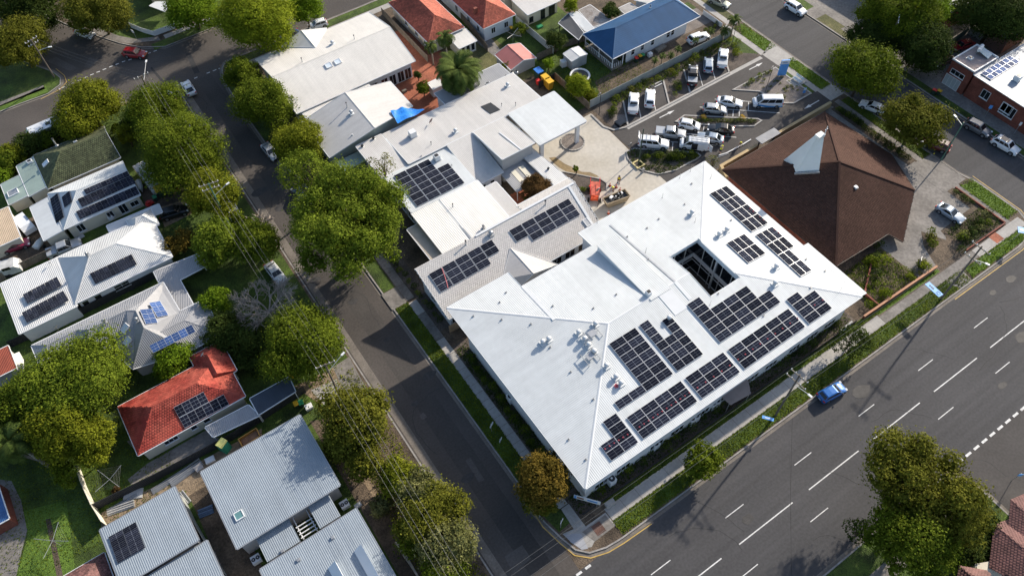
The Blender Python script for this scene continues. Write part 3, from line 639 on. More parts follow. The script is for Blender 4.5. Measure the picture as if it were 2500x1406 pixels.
for x in (71.6, 81.1, 86.1, 95.7): strip('kerb', [(x, 73.4), (x+3.3, 78.8)], .28, -.1, G+.14, CONC)
strip('kerb', [(81.1+3.3, 78.8), (78.1+3.3, 78.8)], .28, -.1, G+.14, CONC); strip('wheel_stop', [(81.8, 78.2), (83.6, 78.2)], .16, Z2, G+.14, PAINT)
def island(name, path, m):
    slab(name, path, .0, G+.10, m); strip('kerb', path, .26, -.1, G+.15, CONC, closed=True)
isA = [(92.9, 69.3), (98.9, 69.3), (103.4, 69.2), (103.4, 60.4), (99, 60.4), (97.7, 61.4), (96.9, 63.5), (96.4, 66.2)]
isB = [(79.0, 69.1), (81.2, 69.4), (86, 65.4), (91, 61.2), (91.2, 60.5), (89.2, 60.3), (86.5, 62.2), (82, 66)]
isC = [(66.4, 67.0), (67.2, 68.4), (68.8, 68.2), (72.8, 64.8), (76.8, 61.2), (76.8, 60.4), (75.6, 60.2), (71, 60.3), (68.2, 61.3), (66.7, 63.4), (66.2, 65.2)]
island('garden_island', isA, GRAVEL); island('garden_island', isB, MULCH); island('garden_island', isC, MULCH)
def pline(a, b, w_=.12, z=Z2): strip('bay_line', [a, b], w_, z-.02, z, PAINT)
def arrow(x, y, rz, L_=3.4):
    q = [(-L_/2, -.09), (L_*.1, -.09), (L_*.1, -.32), (L_/2, 0), (L_*.1, .32), (L_*.1, .09), (-L_/2, .09)]; c, s = math.cos(rz), math.sin(rz)
    slab('arrow_marking', [(x+a*c-b*s, y+a*s+b*c) for a, b in q], Z1-.02, Z2, PAINT)
for t, q1, q2 in (('l', (450, 620), (610, 540)), ('l', (1355, 135), (1500, 60))):
    a, b = PT(t, *q1), PT(t, *q2); arrow((a.x+b.x)/2, (a.y+b.y)/2, math.atan2(b.y-a.y, b.x-a.x))
a, b = PT('l', 2060, 445), PT('l', 1920, 525); arrow((a.x+b.x)/2, (a.y+b.y)/2, math.atan2(b.y-a.y, b.x-a.x), 3.8)
for q1, q2 in (((1010, 430), (1380, 455)), ((860, 510), (1665, 570)), ((1355, 450), (1350, 540)), ((1200, 530), (1195, 605)), ((1260, 545), (1258, 605)), ((1140, 530), (1135, 600)), ((570, 860), (640, 865)), ((590, 865), (583, 945)), ((730, 780), (830, 785)), ((1110, 805), (1230, 815)), ((905, 700), (895, 755)), ((960, 890), (1080, 900)), ((1455, 380), (1450, 410))):
    pline(PT('l', *q1), PT('l', *q2))
# concrete forecourt of the white building
sheet('forecourt', [(54.5, 79), (68.2, 79.6), (68.1, 73), (67.9, 68.6), (66.4, 67), (66.3, 63.5), (68.2, 60.8), (68.2, 58.8), (64, 55.5), (52, 55.5), (50, 60), (50, 66), (52, 79)], Z2, CONCN)
sheet('mud_stain', pts('p', '215,470 300,460 420,545 540,600 650,655 760,660 850,700 880,725 780,725 640,690 520,690 440,650 350,600 280,540'), Z3, STAIN)
sheet('garden_bed', [(54.2, 71.8), (55.7, 70.9), (57.2, 69.0), (59.7, 65.9), (59.9, 64.7), (58.8, 63.6), (55.6, 64.6)], Z3, MULCH); strip('kerb', [(54.2, 71.9), (55.7, 71.0), (57.3, 69.1), (59.8, 66), (60, 64.7), (59, 63.5)], .2, 0, G+.12, CONC)
c = PT('p', 530, 265); ring = [(c.x+2.05*math.cos(k*math.pi/12), c.y+2.05*math.sin(k*math.pi/12)) for k in range(24)]
slab('garden_island', ring, .0, G+.10, GRAVEL)
for k in range(0, 24): strip('kerb_block', [ring[k], ((ring[k][0]*.15+ring[(k+1) % 24][0]*.85), (ring[k][1]*.15+ring[(k+1) % 24][1]*.85))], .22, 0, G+.17+.02*(k % 3), CONC)
# terracotta paving of the hall garden, yards behind
sheet('brick_courtyard', [(40, 109), (42.5, 97), (48, 96.2), (53, 104), (56, 112), (52.5, 121), (49, 121), (46, 110)], Z1, BRPAVE)
sheet('brick_courtyard', rect(39, 60, 60, 72), Z1, BRPAVE)
# ---- yards of the houses to the north
sheet('lawn', rect(66, 81.5, 84, 100), Z1, GRASS); sheet('dirt_yard', [(72, 81.3), (90, 81.3), (94, 86), (82, 86.4), (74, 86)], Z3, SOIL); sheet('lawn', rect(60, 100, 82, 120), Z1, GRASS); sheet('gravel_drive', rect(82, 86.5, 104, 91.5), Z2, GRAVEL); sheet('lawn', rect(84, 91.5, 104, 94), Z2, GRASS)
sheet('lawn', rect(56.6, 94, 66, 111), Z1+.001, GRASSD); sheet('path', pts('c', '60,300 160,260 260,390 210,420'), Z2, CONCD)
# ---- left block yards (gardens, drives)
sheet('lawn', [(10.5, 148.6), (30, 148.6), (60, 152), (60, 180), (4, 180), (-2, 166), (3.4, 156), (6, 151)], Z1, GRASS); sheet('footpath', [(6.2, 149.5), (4.4, 152), (1, 158.5), (2.4, 159), (5.6, 153), (8, 150), (12, 148), (12, 146.6)], Z2, CONCD)
sheet('lawn', rect(-60, 18, 9.2, 62), Z1, GRASS); sheet('lawn', rect(-60, 62, 9.2, 132), Z1-.002, GRASS)
sheet('lawn', pts('a', '0,760 330,620 350,660 0,800'), Z2, GRASSB); sheet('lawn', rect(2, 127.5, 9, 130), Z2, GRASSB)
sheet('footpath', rect(-40, 145.5, -11, 146.8), Z2, CONCD); sheet('footpath', rect(13, 146.5, 40, 147.8), Z2, CONC); sheet('verge', rect(10, 144.3, 40, 146.4), Z1, GRASS)
sheet('verge', rect(20, 130.2, 106, 132.2), Z1, GRASS); sheet('footpath', rect(20, 128.6, 106, 130.1), Z2, CONC)
# ---- south side of the main road
sheet('verge', rect(20, -2.2, 62, .4), Z1, GRASS); sheet('footpath', rect(20, -4.2, 60, -2.4), Z2, CONCD)
sheet('footpath', [(84.3, .3), (86.6, .3), (86.6, -9), (84.3, -9)], Z1, CONCD); sheet('lawn', rect(87, -12, 110, .3), Z1, GRASSB)
# ---- east side of the east street
sheet('verge', rect(120.4, 25, 121.8, 62), Z1, GRASS); sheet('footpath', rect(121.8, 20, 123.4, 70), Z2, CONCD); sheet('verge', rect(120.4, 63, 123, 75), Z1, GRASSD); sheet('yard', rect(120.6, 56, 136, 63), Z2, CONCD); sheet('verge', rect(120.4, 78, 123, 130), Z1, GRASS)
# ---- road markings
def mark(x0, y0, x1, y1, w_, m=PAINT, nm='lane_marking', z=.006): strip(nm, [(x0, y0), (x1, y1)], w_, -.05, z, m)
for k in range(-4, 9):
    x = 48.4+12*k; mark(x, 8.97, x+9.1, 8.97, .14); mark(x+.9, 12.3, x+3.95, 12.3, .11); mark(x-2.9, 6.0, x+.2, 6.0, .11)
for k in range(11): mark(66.5+k*1.62, .62, 67.5+k*1.62, .62, .3)
for k in range(7): mark(11.2+k*1.35, 17.3, 12.0+k*1.35, 17.3, .3)
strip('edge_line', [(18.2, 27.6), (18.05, 24.3), (18.6, 21.5), (19.2, 19.3), (20.6, 17.95), (22.8, 17.25), (25, 17.05), (29.3, 16.95)], .13, -.05, .016, YELLOW)
strip('edge_line', [(87.2, 17.0), (103, 16.95), (106.4, 17.4), (108.7, 18.9), (109.8, 22), (109.85, 31)], .12, -.05, .016, YELLOW)
strip('edge_line', [(-12.5, 143.2), (-8.8, 143.8), (-7.1, 145.2), (-6.9, 147.4), (-7.7, 150.5)], .12, -.05, .016, YELLOW)
for k in range(15):
    a = P((147+k*17.5, 215-k*6.3+0.0)); 
for q1, q2 in [((420, 640), (470, 618)), ((510, 600), (535, 590)), ((555, 580), (580, 572)), ((600, 560), (625, 550)), ((645, 540), (670, 530)), ((690, 520), (715, 512)), ((735, 502), (760, 492)), ((780, 483), (806, 473)), ((826, 465), (850, 456)), ((872, 446), (896, 438)), ((918, 432), (942, 425)), ((1055, 385), (1078, 379)), ((1098, 370), (1122, 362)), ((465, 620), (490, 610)),
               ((1263, 612), (1285, 604)), ((1390, 563), (1412, 553)), ((1478, 527), (1502, 518)), ((1522, 510), (1547, 500)), ((1563, 494), (1590, 486))]:
    a, b = PT('a', *q1), PT('a', *q2); mark(a.x, a.y, b.x, b.y, .2)
sheet_z = .005
for t, q, m in (('a', '600,480 640,410 705,430 640,490', ASPHP), ('a', '330,440 400,410 560,490 500,510', ASPHP), ('n', '40,1240 190,1140 265,1255 120,1385', ASPHP), ('h', '1400,400 1425,375 1450,405 1420,425', ASPHP), ('h', '1690,680 1720,660 1810,800 1775,815', ASPHP),
                ('a', '1330,390 1360,375 1430,520 1390,530', ASPHD), ('a', '1085,480 1190,600 1170,610 1075,490', ASPHD), ('f', '0,200 40,240 130,370 60,250', ASPHP)):
    slab('road_patch', pts(t, q), -.05, .009, m)
slab('lane_strip', rect(13.4, 18, 16.4, 131), -.05, .006, mat('asphalt_strip', (.060, .054, .050), .9, .2, .15, fine=.14, fsc=3.5))
strip('road_joint', [PT('o', 140, 400), PT('o', 128, 900), PT('o', 135, 1400)], .06, -.05, .007, ASPHD)
mb = MB(); c = PT('a', 643, 582); mb.cyl((c.x, c.y, -.05), .55, .058, 20); mb.build('manhole_rim', KERB, kind='structure'); MB().cyl((c.x, c.y, -.05), .42, .063, 20).build('manhole_cover', CONCD, kind='structure')

# cracks, tar repairs and stains
TAR = mat('tar_repair', (.03, .03, .031), .8, .2, 2); STN = mat('oil_stained_asphalt', (.046, .044, .044), .7, .25, 1.2, fine=.15, fsc=4)
def crack(x, y, az, n, st=1.1, w_=.055, z=.0075):
    p = [(x, y)]
    for _ in range(n): az += random.uniform(-.5, .5); p.append((p[-1][0]+math.cos(az)*st, p[-1][1]+math.sin(az)*st))
    strip('road_crack', p, w_, -.05, z, TAR)
for x, y, az, n in ((30, 14.5, .1, 9), (44, 4.2, .0, 12), (62, 10.8, .2, 8), (70, 14.8, .0, 10), (80, 7.5, .1, 12), (92, 13, .0, 9), (38, 9.8, 1.5, 6), (56, 2.5, 1.4, 8), (12.2, 40, 1.6, 12), (15.5, 62, 1.5, 9), (11.5, 84, 1.6, 12), (16.2, 104, 1.5, 8), (12, 122, 1.5, 7), (-6, 138, .1, 10), (8, 141, .2, 10), (26, 137, .0, 12), (112, 40, 1.6, 9), (116, 58, 1.5, 11), (113, 78, 1.6, 10), (70, -4, 1.2, 6), (76, -8, 1.4, 6)): crack(x, y, az, n)
for k in range(26):
    x, y = ((random.uniform(28, 105), random.choice((4.3, 7.4, 10.6, 14.6))), (random.uniform(10.8, 17.5), random.uniform(24, 125)), (random.uniform(70, 100), random.uniform(58, 72)))[k % 3]; r = random.uniform(.25, .8); z = (.0085 if k % 3 < 2 else Z1+.004)
    slab('oil_stain', [(x+r*(1+.5*random.random())*math.cos(a*.7)*1.6, y+r*(1+.4*random.random())*math.sin(a*.7)) for a in range(9)], z-.04, z+.0003*k, STN)
# ================================================================== WHITE MAIN BUILDING
SL = .12; EZ = 6.5; MX0, MX1, MY0, MY1 = 23.6, 71.4, 23.45, 55.0; RY = (MY0+MY1)/2; RZ = EZ+SL*(RY-MY0)
def mz(x, y): return EZ+SL*min(y-MY0, MY1-y, x-MX0, MX1-x)
def mv(x, y): return Vector((x, y, mz(x, y)))
main = thing('main_building', 'large white hip roofed two storey building with black solar panels and a square courtyard', 'building', (47, 39, 0))
ax0 = MX0+(RY-MY0)           # west apex of the ridge
ax1 = MX1-(RY-MY0)
CX0, CX1, CY0, CY1 = 53.65, 59.1, 34.8, 43.35       # courtyard
f_sw = [mv(MX0, MY0), mv(ax0, RY), mv(MX0, MY1)]
def zse(x, y): return Vector((x, y, EZ+SL*(y-MY0)))
def znw(x, y): return Vector((x, y, EZ+SL*(MY1-y)))
def zne(x, y): return Vector((x, y, EZ+SL*(MX1-x)))
exE = Vector((CX1, CY0, 0)); exN = Vector((CX1, CY1, 0)); hE, hN = zne(CX1, MY0+(MX1-CX1)), zne(CX1, MY1-(MX1-CX1))     # where the hips reach the courtyard lip
f_se = [zse(MX0, MY0), zse(MX1, MY0), hE, zse(CX1, CY0), zse(CX0, CY0), zse(CX0, RY), zse(ax0, RY)]
f_ne = [zne(MX1, MY0), zne(MX1, MY1), hN, hE]
f_nw1 = [znw(MX0, MY1), znw(ax0, RY), znw(CX0, RY), znw(CX0, CY1), znw(CX1, CY1), hN, znw(MX1, MY1), znw(46.4, MY1), znw(46.4, 51.7), znw(34.0, 51.7), znw(34.0, MY1)]
roof(main, [f_sw, f_se, f_ne, f_nw1], WHITE, gutm=WHITEP, capm=WHITEP)
# eastern lip of the SE corner (eave steps out by one metre)
stepo = [zne(MX1-.05, 34.3), zne(72.35, 34.3), zne(72.35, 23.45), zne(MX1-.05, 23.5)]
for q in stepo: q.z = EZ+.012+SL*(MX1-q.x)
roof(main, [stepo], WHITE, name='roof_extension', gutm=WHITEP, barge=False)
# walls
wl = walls(main, WALLW, .75, poly=[(MX0, MY0), (MX1, MY0), (MX1, MY1), (46.0, MY1), (46.0, 51.9), (34.2, 51.9), (MX0, 51.9)])
# courtyard inside: walls with glazing
def cyz(x, y): return mz(x, y)
cyw = MB(); zt = 8.55
E1, E2, N1, N2 = (CX1, exE.y), (CX0, exE.y), (CX1, exN.y), (CX0, exN.y)
LIPM = mat('lip_flashing', (.62, .70, .76), .5, .04)
def quadwall(name, a, b, z0, za, zb, m, par): return mesh(name, [(a[0], a[1], z0), (b[0], b[1], z0), (b[0], b[1], zb), (a[0], a[1], za)], [(0, 1, 2, 3)], m, par, uv=[(0, 0), (1, 0), (1, 1), (0, 1)])
zc = 7.9
for a, b in ((E1, N1), (N1, N2), (N2, E2), (E2, E1)):
    quadwall('courtyard_fascia', a, b, zc-1.0, mz(*a)-.05, mz(*b)-.05, LIPM, main)
CYI = .35
for nm, (a, b), n in (('east', ((CX1+CYI, exE.y-.5), (CX1+CYI, exN.y+.5)), Vector((-1, 0, 0))), ('north', ((CX0-.5, exN.y+CYI), (CX1+.5, exN.y+CYI)), Vector((0, -1, 0))), ('west', ((CX0-CYI, exE.y-.5), (CX0-CYI, exN.y+.5)), Vector((1, 0, 0))), ('south', ((CX0-.5, exE.y-CYI), (CX1+.5, exE.y-CYI)), Vector((0, 1, 0)))):
    a, b = Vector((a[0], a[1], 0)), Vector((b[0], b[1], 0)); e = (b-a).normalized(); L_ = (b-a).length
    quadwall('courtyard_glazing', a, b, .1, zc-.5, zc-.5, GLASS, main)
    o = n*.06
    k = max(2, round(L_/2.1))
    for s in range(k+1):
        q = a.lerp(b, s/k)+o; MB().bar(q+Vector((0, 0, .1)), q+Vector((0, 0, zc-.9)), .07, .09, up=n).build('mullion', FRAMEW, main)
    for z in (.5, 2.55, 6.9): MB().bar(a+o+Vector((0, 0, z)), b+o+Vector((0, 0, z)), .08, .08).build('transom', FRAMEW, main)
    MB().bar(a+o+Vector((0, 0, 3.6)), b+o+Vector((0, 0, 3.6)), .14, .75).build('spandrel', WALLW, main)
    if nm == 'east':
        for t in (.06, .52): q = a.lerp(b, t)+n*.12; MB().bar(q+Vector((0, 0, .1)), q+Vector((0, 0, zc-.9)), .24, .3, up=n).build('column', WALLW, main)
slab('courtyard_floor', rect(CX0-.3, exE.y-.3, CX1+.3, exN.y+.3), 0, G+.05, MULCH)
# raised clerestory box north of the ridge, box gutter, flashing strips
bx0, bx1 = 45.0, 48.3
zt0, zt1 = 8.15, RZ+.06
b1 = P(S('j', 215, 595), zt0); b2 = P(S('j', 335, 525), zt0); bx0, bx1, by1 = b1.x, b2.x, (b1.y+b2.y)/2
mesh('clerestory', [(bx0, RY-.3, EZ), (bx1, RY-.3, EZ), (bx1, by1, EZ), (bx0, by1, EZ), (bx0, RY-.3, zt1-.05), (bx1, RY-.3, zt1-.05), (bx1, by1, zt0-.05), (bx0, by1, zt0-.05)], [(0, 1, 5, 4), (1, 2, 6, 5), (2, 3, 7, 6), (3, 0, 4, 7)], WALLW, main)
mesh('clerestory_roof', [(bx0-.12, RY-.5, zt1), (bx1+.12, RY-.5, zt1), (bx1+.12, by1+.15, zt0), (bx0-.12, by1+.15, zt0), (bx0-.12, RY-.5, zt1-.12), (bx1+.12, RY-.5, zt1-.12), (bx1+.12, by1+.15, zt0-.12), (bx0-.12, by1+.15, zt0-.12)], [(0, 1, 2, 3), (0, 4, 5, 1), (1, 5, 6, 2), (2, 6, 7, 3), (3, 7, 4, 0)], WHITE, main, uv=[(bx0, 0), (bx1, 0), (bx1, 5), (bx0, 5)]+[(0, 0)]*16)
gx = on_plane(S('j', 660, 810), Vector((0, 0, RZ-.1)), Vector((0, 0, 1))).x
gy1 = on_plane(S('j', 295, 460), f_nw1[0], fnormal(f_nw1)); gx = gy1.x
MB().bar(znw(gx, gy1.y)+Vector((0, 0, .02)), znw(gx, RY)+Vector((0, 0, .02)), .28, .06, up=fnormal(f_nw1)).build('box_gutter', METAL, main)
MB().bar(zse(gx, RY)+Vector((0, 0, .03)), zse(gx, RY-3.2)+Vector((0, 0, .03)), .5, .04, up=fnormal(f_se)).build('flashing_strip', WHITEP, main)
MB().bar(zse(bx1-1.0, RY)+Vector((0, 0, .03)), zse(bx1-1.0, RY-4.0)+Vector((0, 0, .03)), 2.2, .05, up=fnormal(f_se)).build('flashing_strip', WHITEP, main)
valley = on_plane(S('k', 700, 268), f_nw1[0], fnormal(f_nw1))
MB().bar(znw(34.1, 51.7)+Vector((0, 0, .02)), znw(34.1, valley.y)+Vector((0, 0, .02)), .5, .05, up=fnormal(f_nw1)).build('flashing_strip', WHITEP, main)
# windows of the outer walls
for u, v, ww in ((255, 520, 2.0), (285, 560, 2.0), (330, 620, 2.0), (355, 655, 2.0)): window(main, S('k', u, v), 1.7, 1.3, 2, zc=5.2, sill=False)
for x in (27, 30.5, 36, 39.5, 44, 47.5, 53, 56.5, 61, 64.5, 68):
    for z in (1.6, 4.6): window_at(main, Vector((x, MY0+.75, z)), Vector((1, 0, 0)), Vector((0, -1, 0)), 2.2, 1.3, 2, sill=False)
# solar arrays
GA = 'black solar arrays on the white building'
SE, NE = f_se, f_ne
R_ = range
solar('L shaped black solar array beside the west hip, two panels jutting out at its foot', SE, 'A1', (95, 465), (650, 1138), (1030, 885), 2, 7, [(c, r) for c in R_(2) for r in R_(7)]+[(-1, 6), (-2, 6)])
solar('stepped black solar array with a notch around a square roof vent', SE, 'A1', (530, 195), (1095, 845), (1465, 600), 3, 7, [(0, r) for r in R_(7)]+[(1, r) for r in R_(3, 7)]+[(2, r) for r in R_(1, 7)])
solar('wide stepped black solar array just below the square courtyard', SE, 'A2', (145, 470), (880, 1275), (2180, 405), 5, 6, [(0, r) for r in R_(6)]+[(c, r) for c in (1, 2, 3) for r in R_(2, 6)]+[(4, 4), (4, 5)])
solar('small stepped black solar array at the corner by the street tree', SE, 'A3', (140, 665), (515, 1147), (735, 995), 1, 4, [(0, r) for r in R_(4)]+[(-1, 2), (-1, 3)])
solar('black solar array four panels long in the eave row, red markers across it', SE, 'A3', (530, 595), (810, 945), (1700, 325), 4, 3)
solar('black solar array three panels long in the eave row', SE, 'A4', (60, 1115), (275, 1365), (745, 1040), 3, 3)
solar('black solar array five panels long in the eave row', SE, 'A4', (585, 770), (800, 1005), (1545, 485), 5, 3)
solar('stepped black solar array at the end of the eave row by the garden', SE, 'A4', (1300, 155), (1590, 455), (1870, 260), 2, 4, [(0, r) for r in R_(4)]+[(1, 1), (1, 2), (1, 3)])
# north east plane: long side of the panels along the eave
def solar_ne(label, a, b, c, n1, n2, cells=None): return solar(label, NE, 'A5', a, b, c, n1, n2, cells)
solar_ne('long black solar array beside the brown tiled roof, twelve panels', (300, 75), (85, 195), (665, 720), 4, 3)
solar_ne('six panel black solar array beside the courtyard lip', (545, 735), (315, 875), (615, 1150), 2, 3)
solar_ne('black solar array that narrows beside the stepped eave', (930, 635), (715, 765), (1340, 1335), 4, 3, [(0, 0), (0, 1), (0, 2), (1, 0), (1, 1), (1, 2), (2, 1), (2, 2), (3, 1), (3, 2)])
# roof vents of the white building
RV = 'square vents on the white building roof'
for t, u, v, lb in (('j', 835, 385, 'domed vent alone on the north slope of the white roof'), ('j', 1015, 528, 'larger of two domed vents above the courtyard'), ('j', 1065, 498, 'domed vent beside its larger twin above the courtyard'), ('j', 1390, 740, 'domed vent between solar arrays and the east hip'), ('j', 1382, 850, 'domed vent just below the east hip'),
                    ('j', 685, 1080, 'domed vent in the notch of the stepped array'), ('k', 640, 410, 'lower of a pair of vents on the west slope'), ('k', 677, 392, 'upper of a pair of vents on the west slope'), ('k', 867, 350, 'vent by the west hip beside the equipment frames'), ('k', 973, 295, 'vent just above the west apex of the ridge'),
                    ('k', 905, 390, 'small vent among the equipment frames'), ('k', 930, 428, 'round vent below the equipment frames'), ('k', 965, 470, 'vent beside the lower equipment frame'), ('k', 1043, 560, 'topmost of three vents beside the L shaped array'), ('k', 1103, 630, 'middle one of three vents beside the L shaped array'), ('k', 1135, 670, 'lowest of three vents beside the L shaped array')):
    whirly(main, S(t, u, v), lb, .36, RV, bx=True)
roofbox(main, S('j', 548, 915), 'boxy exhaust fan on the flashing strip behind the ridge', (.7, .7, .7))
for u, v, lb in ((955, 360, 'upper steel equipment frame near the west apex'), (940, 505, 'lower steel equipment frame beside the west hip')):
    p, n = roof_pt(main, S('k', u, v)); t = thing('equipment_frame', lb, 'frame', p); mb = MB()
    for a in (-.9, .9):
        mb.bar(p+Vector((a, -1, .35)), p+Vector((a, 1, .35)), .08)
        for b in (-.9, .9): mb.bar(p+Vector((a, b, -.2)), p+Vector((a, b, .35)), .07)
    mb.bar(p+Vector((-1, 0, .38)), p+Vector((1, 0, .38)), .08); mb.build('leg', METAL, t); MB().box(p+Vector((0, .1, .42)), (1.1, .9, .05)).build('grating', METAL, t)
# small anchor points and sensor masts
for i, (t, u, v) in enumerate((('k', 405, 90), ('k', 365, 152), ('k', 197, 240), ('k', 377, 262), ('k', 563, 290), ('k', 685, 437), ('k', 816, 594), ('k', 960, 768), ('k', 802, 1023), ('k', 912, 1150), ('k', 702, 176), ('k', 960, 190), ('k', 1105, 103), ('j', 835, 187), ('j', 540, 480), ('j', 617, 420), ('j', 788, 323), ('j', 410, 537), ('j', 547, 688), ('j', 1095, 428), ('j', 1715, 762), ('j', 1590, 685), ('j', 1620, 872), ('j', 1010, 912), ('j', 1310, 1058))):
    p, n = roof_pt(main, S(t, u, v)); o = thing('roof_anchor', 'small grey safety anchor on the white roof sheeting', 'roof anchor', p, 'safety anchors on the white roof')
    MB().box(p+Vector((0, 0, .05)), (.26, .26, .06)).build('plate', METAL, o); MB().cyl(p+Vector((0, 0, .05)), .05, .2, 8).build('eye_post', DMETAL, o)
for i, (u, v) in enumerate(((825, 105), (960, 150), (640, 280), (530, 640), (855, 440), (955, 985), (1810, 900), (210, 445), (755, 150), (1320, 455))):
    p, n = roof_pt(main, S('j', u, v)); o = thing('roof_rod', 'thin upright rod standing on the white roof', 'rod', p, 'thin rods on the white roof')
    MB().tube([p-n*.05, p+Vector((0, 0, 1.1))], .022, 6).build('rod', METAL, o); MB().cyl(p-Vector((0, 0, .03)), .1, .07, 8).build('foot', METAL, o)
# red markers lying across the eave row arrays
REDM = mat('red_marker', (.60, .10, .12), .6, .1, 2)
mk = []
for a, b, n in (((182, 1108), (550, 872), 6), ((745, 748), (1560, 190), 12)):
    for k in range(n): t = k/(n-1); mk.append(('A3', a[0]+(b[0]-a[0])*t, a[1]+(b[1]-a[1])*t))
for a, b, n in (((215, 1235), (610, 965), 5), ((710, 890), (1440, 385), 9), ((1650, 225), (1750, 165), 2)):
    for k in range(n): t = k/(n-1); mk.append(('A4', a[0]+(b[0]-a[0])*t, a[1]+(b[1]-a[1])*t))
nse = fnormal(f_se)
for t, u, v in mk:
    p = on_plane(S(t, u, v), f_se[0]+nse*.17, nse); o = thing('red_marker', 'small red flag marker standing on the eave row panels', 'marker', p, 'red markers on the eave row panels')
    mb = MB(); mb.tube([p, p+Vector((0, 0, .2))], [.075, .02], 8); mb.build('cone_body', REDM, o); MB().box(p+Vector((0, 0, .01)), (.16, .16, .02)).build('foot', REDM, o)
for t, u, v in (('A5', 625, 390), ('A5', 668, 428), ('A5', 765, 505), ('A5', 810, 545), ('A5', 965, 680), ('A5', 1018, 722)):
    n_ = fnormal(f_ne); p = on_plane(S(t, u, v), f_ne[0]+n_*.17, n_); o = thing('red_marker', 'small red flag marker beside the brown tiled roof', 'marker', p, 'red markers beside the brown roof'); MB().tube([p, p+Vector((0, 0, .2))], [.075, .02], 8).build('cone_body', REDM, o); MB().box(p+Vector((0, 0, .01)), (.16, .16, .02)).build('foot', REDM, o)
p, n = roof_pt(main, S('k', 1105, 685)); o = thing('red_bag', 'bright red crumpled bag beside the lowest of three vents', 'bag', p); v_ = []; 
mb = MB()
for k in range(5): mb.box(p+Vector((.12*math.cos(k*1.3), .12*math.sin(k*1.3), .12)), (.34, .12, .2), k*1.2)
mb.build('bag_body', REDM, o)
# air conditioners along the south wall
for k, (u, v, lb, dd) in enumerate((('n', (945, 585), 'square air conditioner with top fan at the garden corner', (1.0, 1.0, 1.5)), ('n', (1320, 285), 'white air conditioner second from the street corner', (1.0, .8, 1.4)), ('n', (1645, 65), 'twin fan air conditioner behind the bushes', (1.5, .8, 1.4)))):
    q = PT(u, v[0], v[1], 1.4); aircon((q.x, q.y, G), lb, 0, dd)
q = PT('k', 1735, 785, 1.4); aircon((q.x, q.y, G), 'twin fan air conditioner next to the patio cover', 0, (1.5, .8, 1.4))
q = PT('k', 440, 745, 1.4); aircon((q.x-.2, q.y, G), 'air conditioner against the west wall of the white building', math.pi/2, (1.0, .8, 1.4))
# ================================================================== OTHER BUILDINGS
TILE.update(H1=(0, 560, 2.409), H2=(20, 380, 3.15), H3=(600, 1100, 2.6775), H4=(2220, 0, 3.15), H5=(840, 200, 2.559))
def V3(x, y, z): return Vector((x, y, z))
def hip(x0, y0, x1, y1, ze, zr, ax='x', h0=0., h1=0., yo=0.):
    if ax == 'x':
        ym = (y0+y1)/2+yo; a, b = V3(x0+h0, ym, zr), V3(x1-h1, ym, zr)
        f = [[V3(x0, y0, ze), V3(x1, y0, ze), b, a], [V3(x1, y1, ze), V3(x0, y1, ze), a, b]]
        if h0: f.append([V3(x0, y1, ze), V3(x0, y0, ze), a])
        if h1: f.append([V3(x1, y0, ze), V3(x1, y1, ze), b])
    else:
        xm = (x0+x1)/2+yo; a, b = V3(xm, y0+h0, zr), V3(xm, y1-h1, zr)
        f = [[V3(x1, y0, ze), V3(x1, y1, ze), b, a], [V3(x0, y1, ze), V3(x0, y0, ze), a, b]]
        if h0: f.append([V3(x0, y0, ze), V3(x1, y0, ze), a])
        if h1: f.append([V3(x1, y1, ze), V3(x0, y1, ze), b])
    return f
def mono(x0, y0, x1, y1, zs, zn): return [V3(x0, y0, zs), V3(x1, y0, zs), V3(x1, y1, zn), V3(x0, y1, zn)]
def monox(x0, y0, x1, y1, zw, ze): return [V3(x0, y0, zw), V3(x1, y0, ze), V3(x1, y1, ze), V3(x0, y1, zw)]
DECK = mat('roof_underlay', (.05, .045, .04), .9, .1)
def sub(parent, nm):
    """a further roofed volume of the same building"""
    return parent
def walls_of(parent, faces, m, d, base=0., name='wall'):
    keep = FACES.get(parent.name, []); FACES[parent.name] = [list(f) for f in faces]; r = walls(parent, m, d, base=base, name=name); FACES[parent.name] = keep; return r
def volume(parent, faces, rm, wm, d=.45, tiles=None, name='roof', **kw):
    r = roof(parent, faces, DECK if tiles else rm, name=name, tiles=tiles, **kw)
    if wm: walls_of(parent, faces, wm, d)
    return r
# ---------------- brown tiled church
ch = thing('church', 'church with a big dark brown tiled pyramid roof and a white wedge spire', 'church', (86, 42, 0))
A_, W_, N_, K_, E_2, SE_, n1_, n2_, S_ = V3(85.8, 41.5, 9), V3(75.1, 54, 3.2), V3(98.5, 53.8, 3.2), V3(99.6, 40.4, 3.6), V3(96.4, 33.3, 3.2), V3(86.7, 27.6, 2.9), V3(86.1, 29.9, 3.6), V3(82.6, 29.9, 3.5), V3(75.1, 30.1, 3.2)
pse = fnormal([A_, E_2, S_]); pne = fnormal([A_, N_, E_2])
SE_, n1_, n2_ = [on_plane(S('m', *q), A_, pse) for q in ((930, 582), (820, 525), (700, 600))]; K_ = on_plane(S('d', 1400, 1110), A_, pne)
cf = [[W_, S_, A_], [N_, W_, A_], [K_, N_, A_, E_2], [SE_, E_2, A_, S_, n2_, n1_]]
roof(ch, cf, DECK, tiles=BROWNT, cap=False, gutm=mat('brown_gutter', (.05, .035, .03), .6, .1))
for q in (W_, N_, E_2, S_):
    MB().bar(q+Vector((0, 0, .08)), A_+Vector((0, 0, .08)), .3, .1).build('ridge_cap', BROWNT, ch)
walls(ch, BRICK, .9, poly=[(75.1, 54), (98.5, 53.8), (99.6, 40.4), (96.4, 33.3), (86.7, 29.9), (75.1, 30.1)])
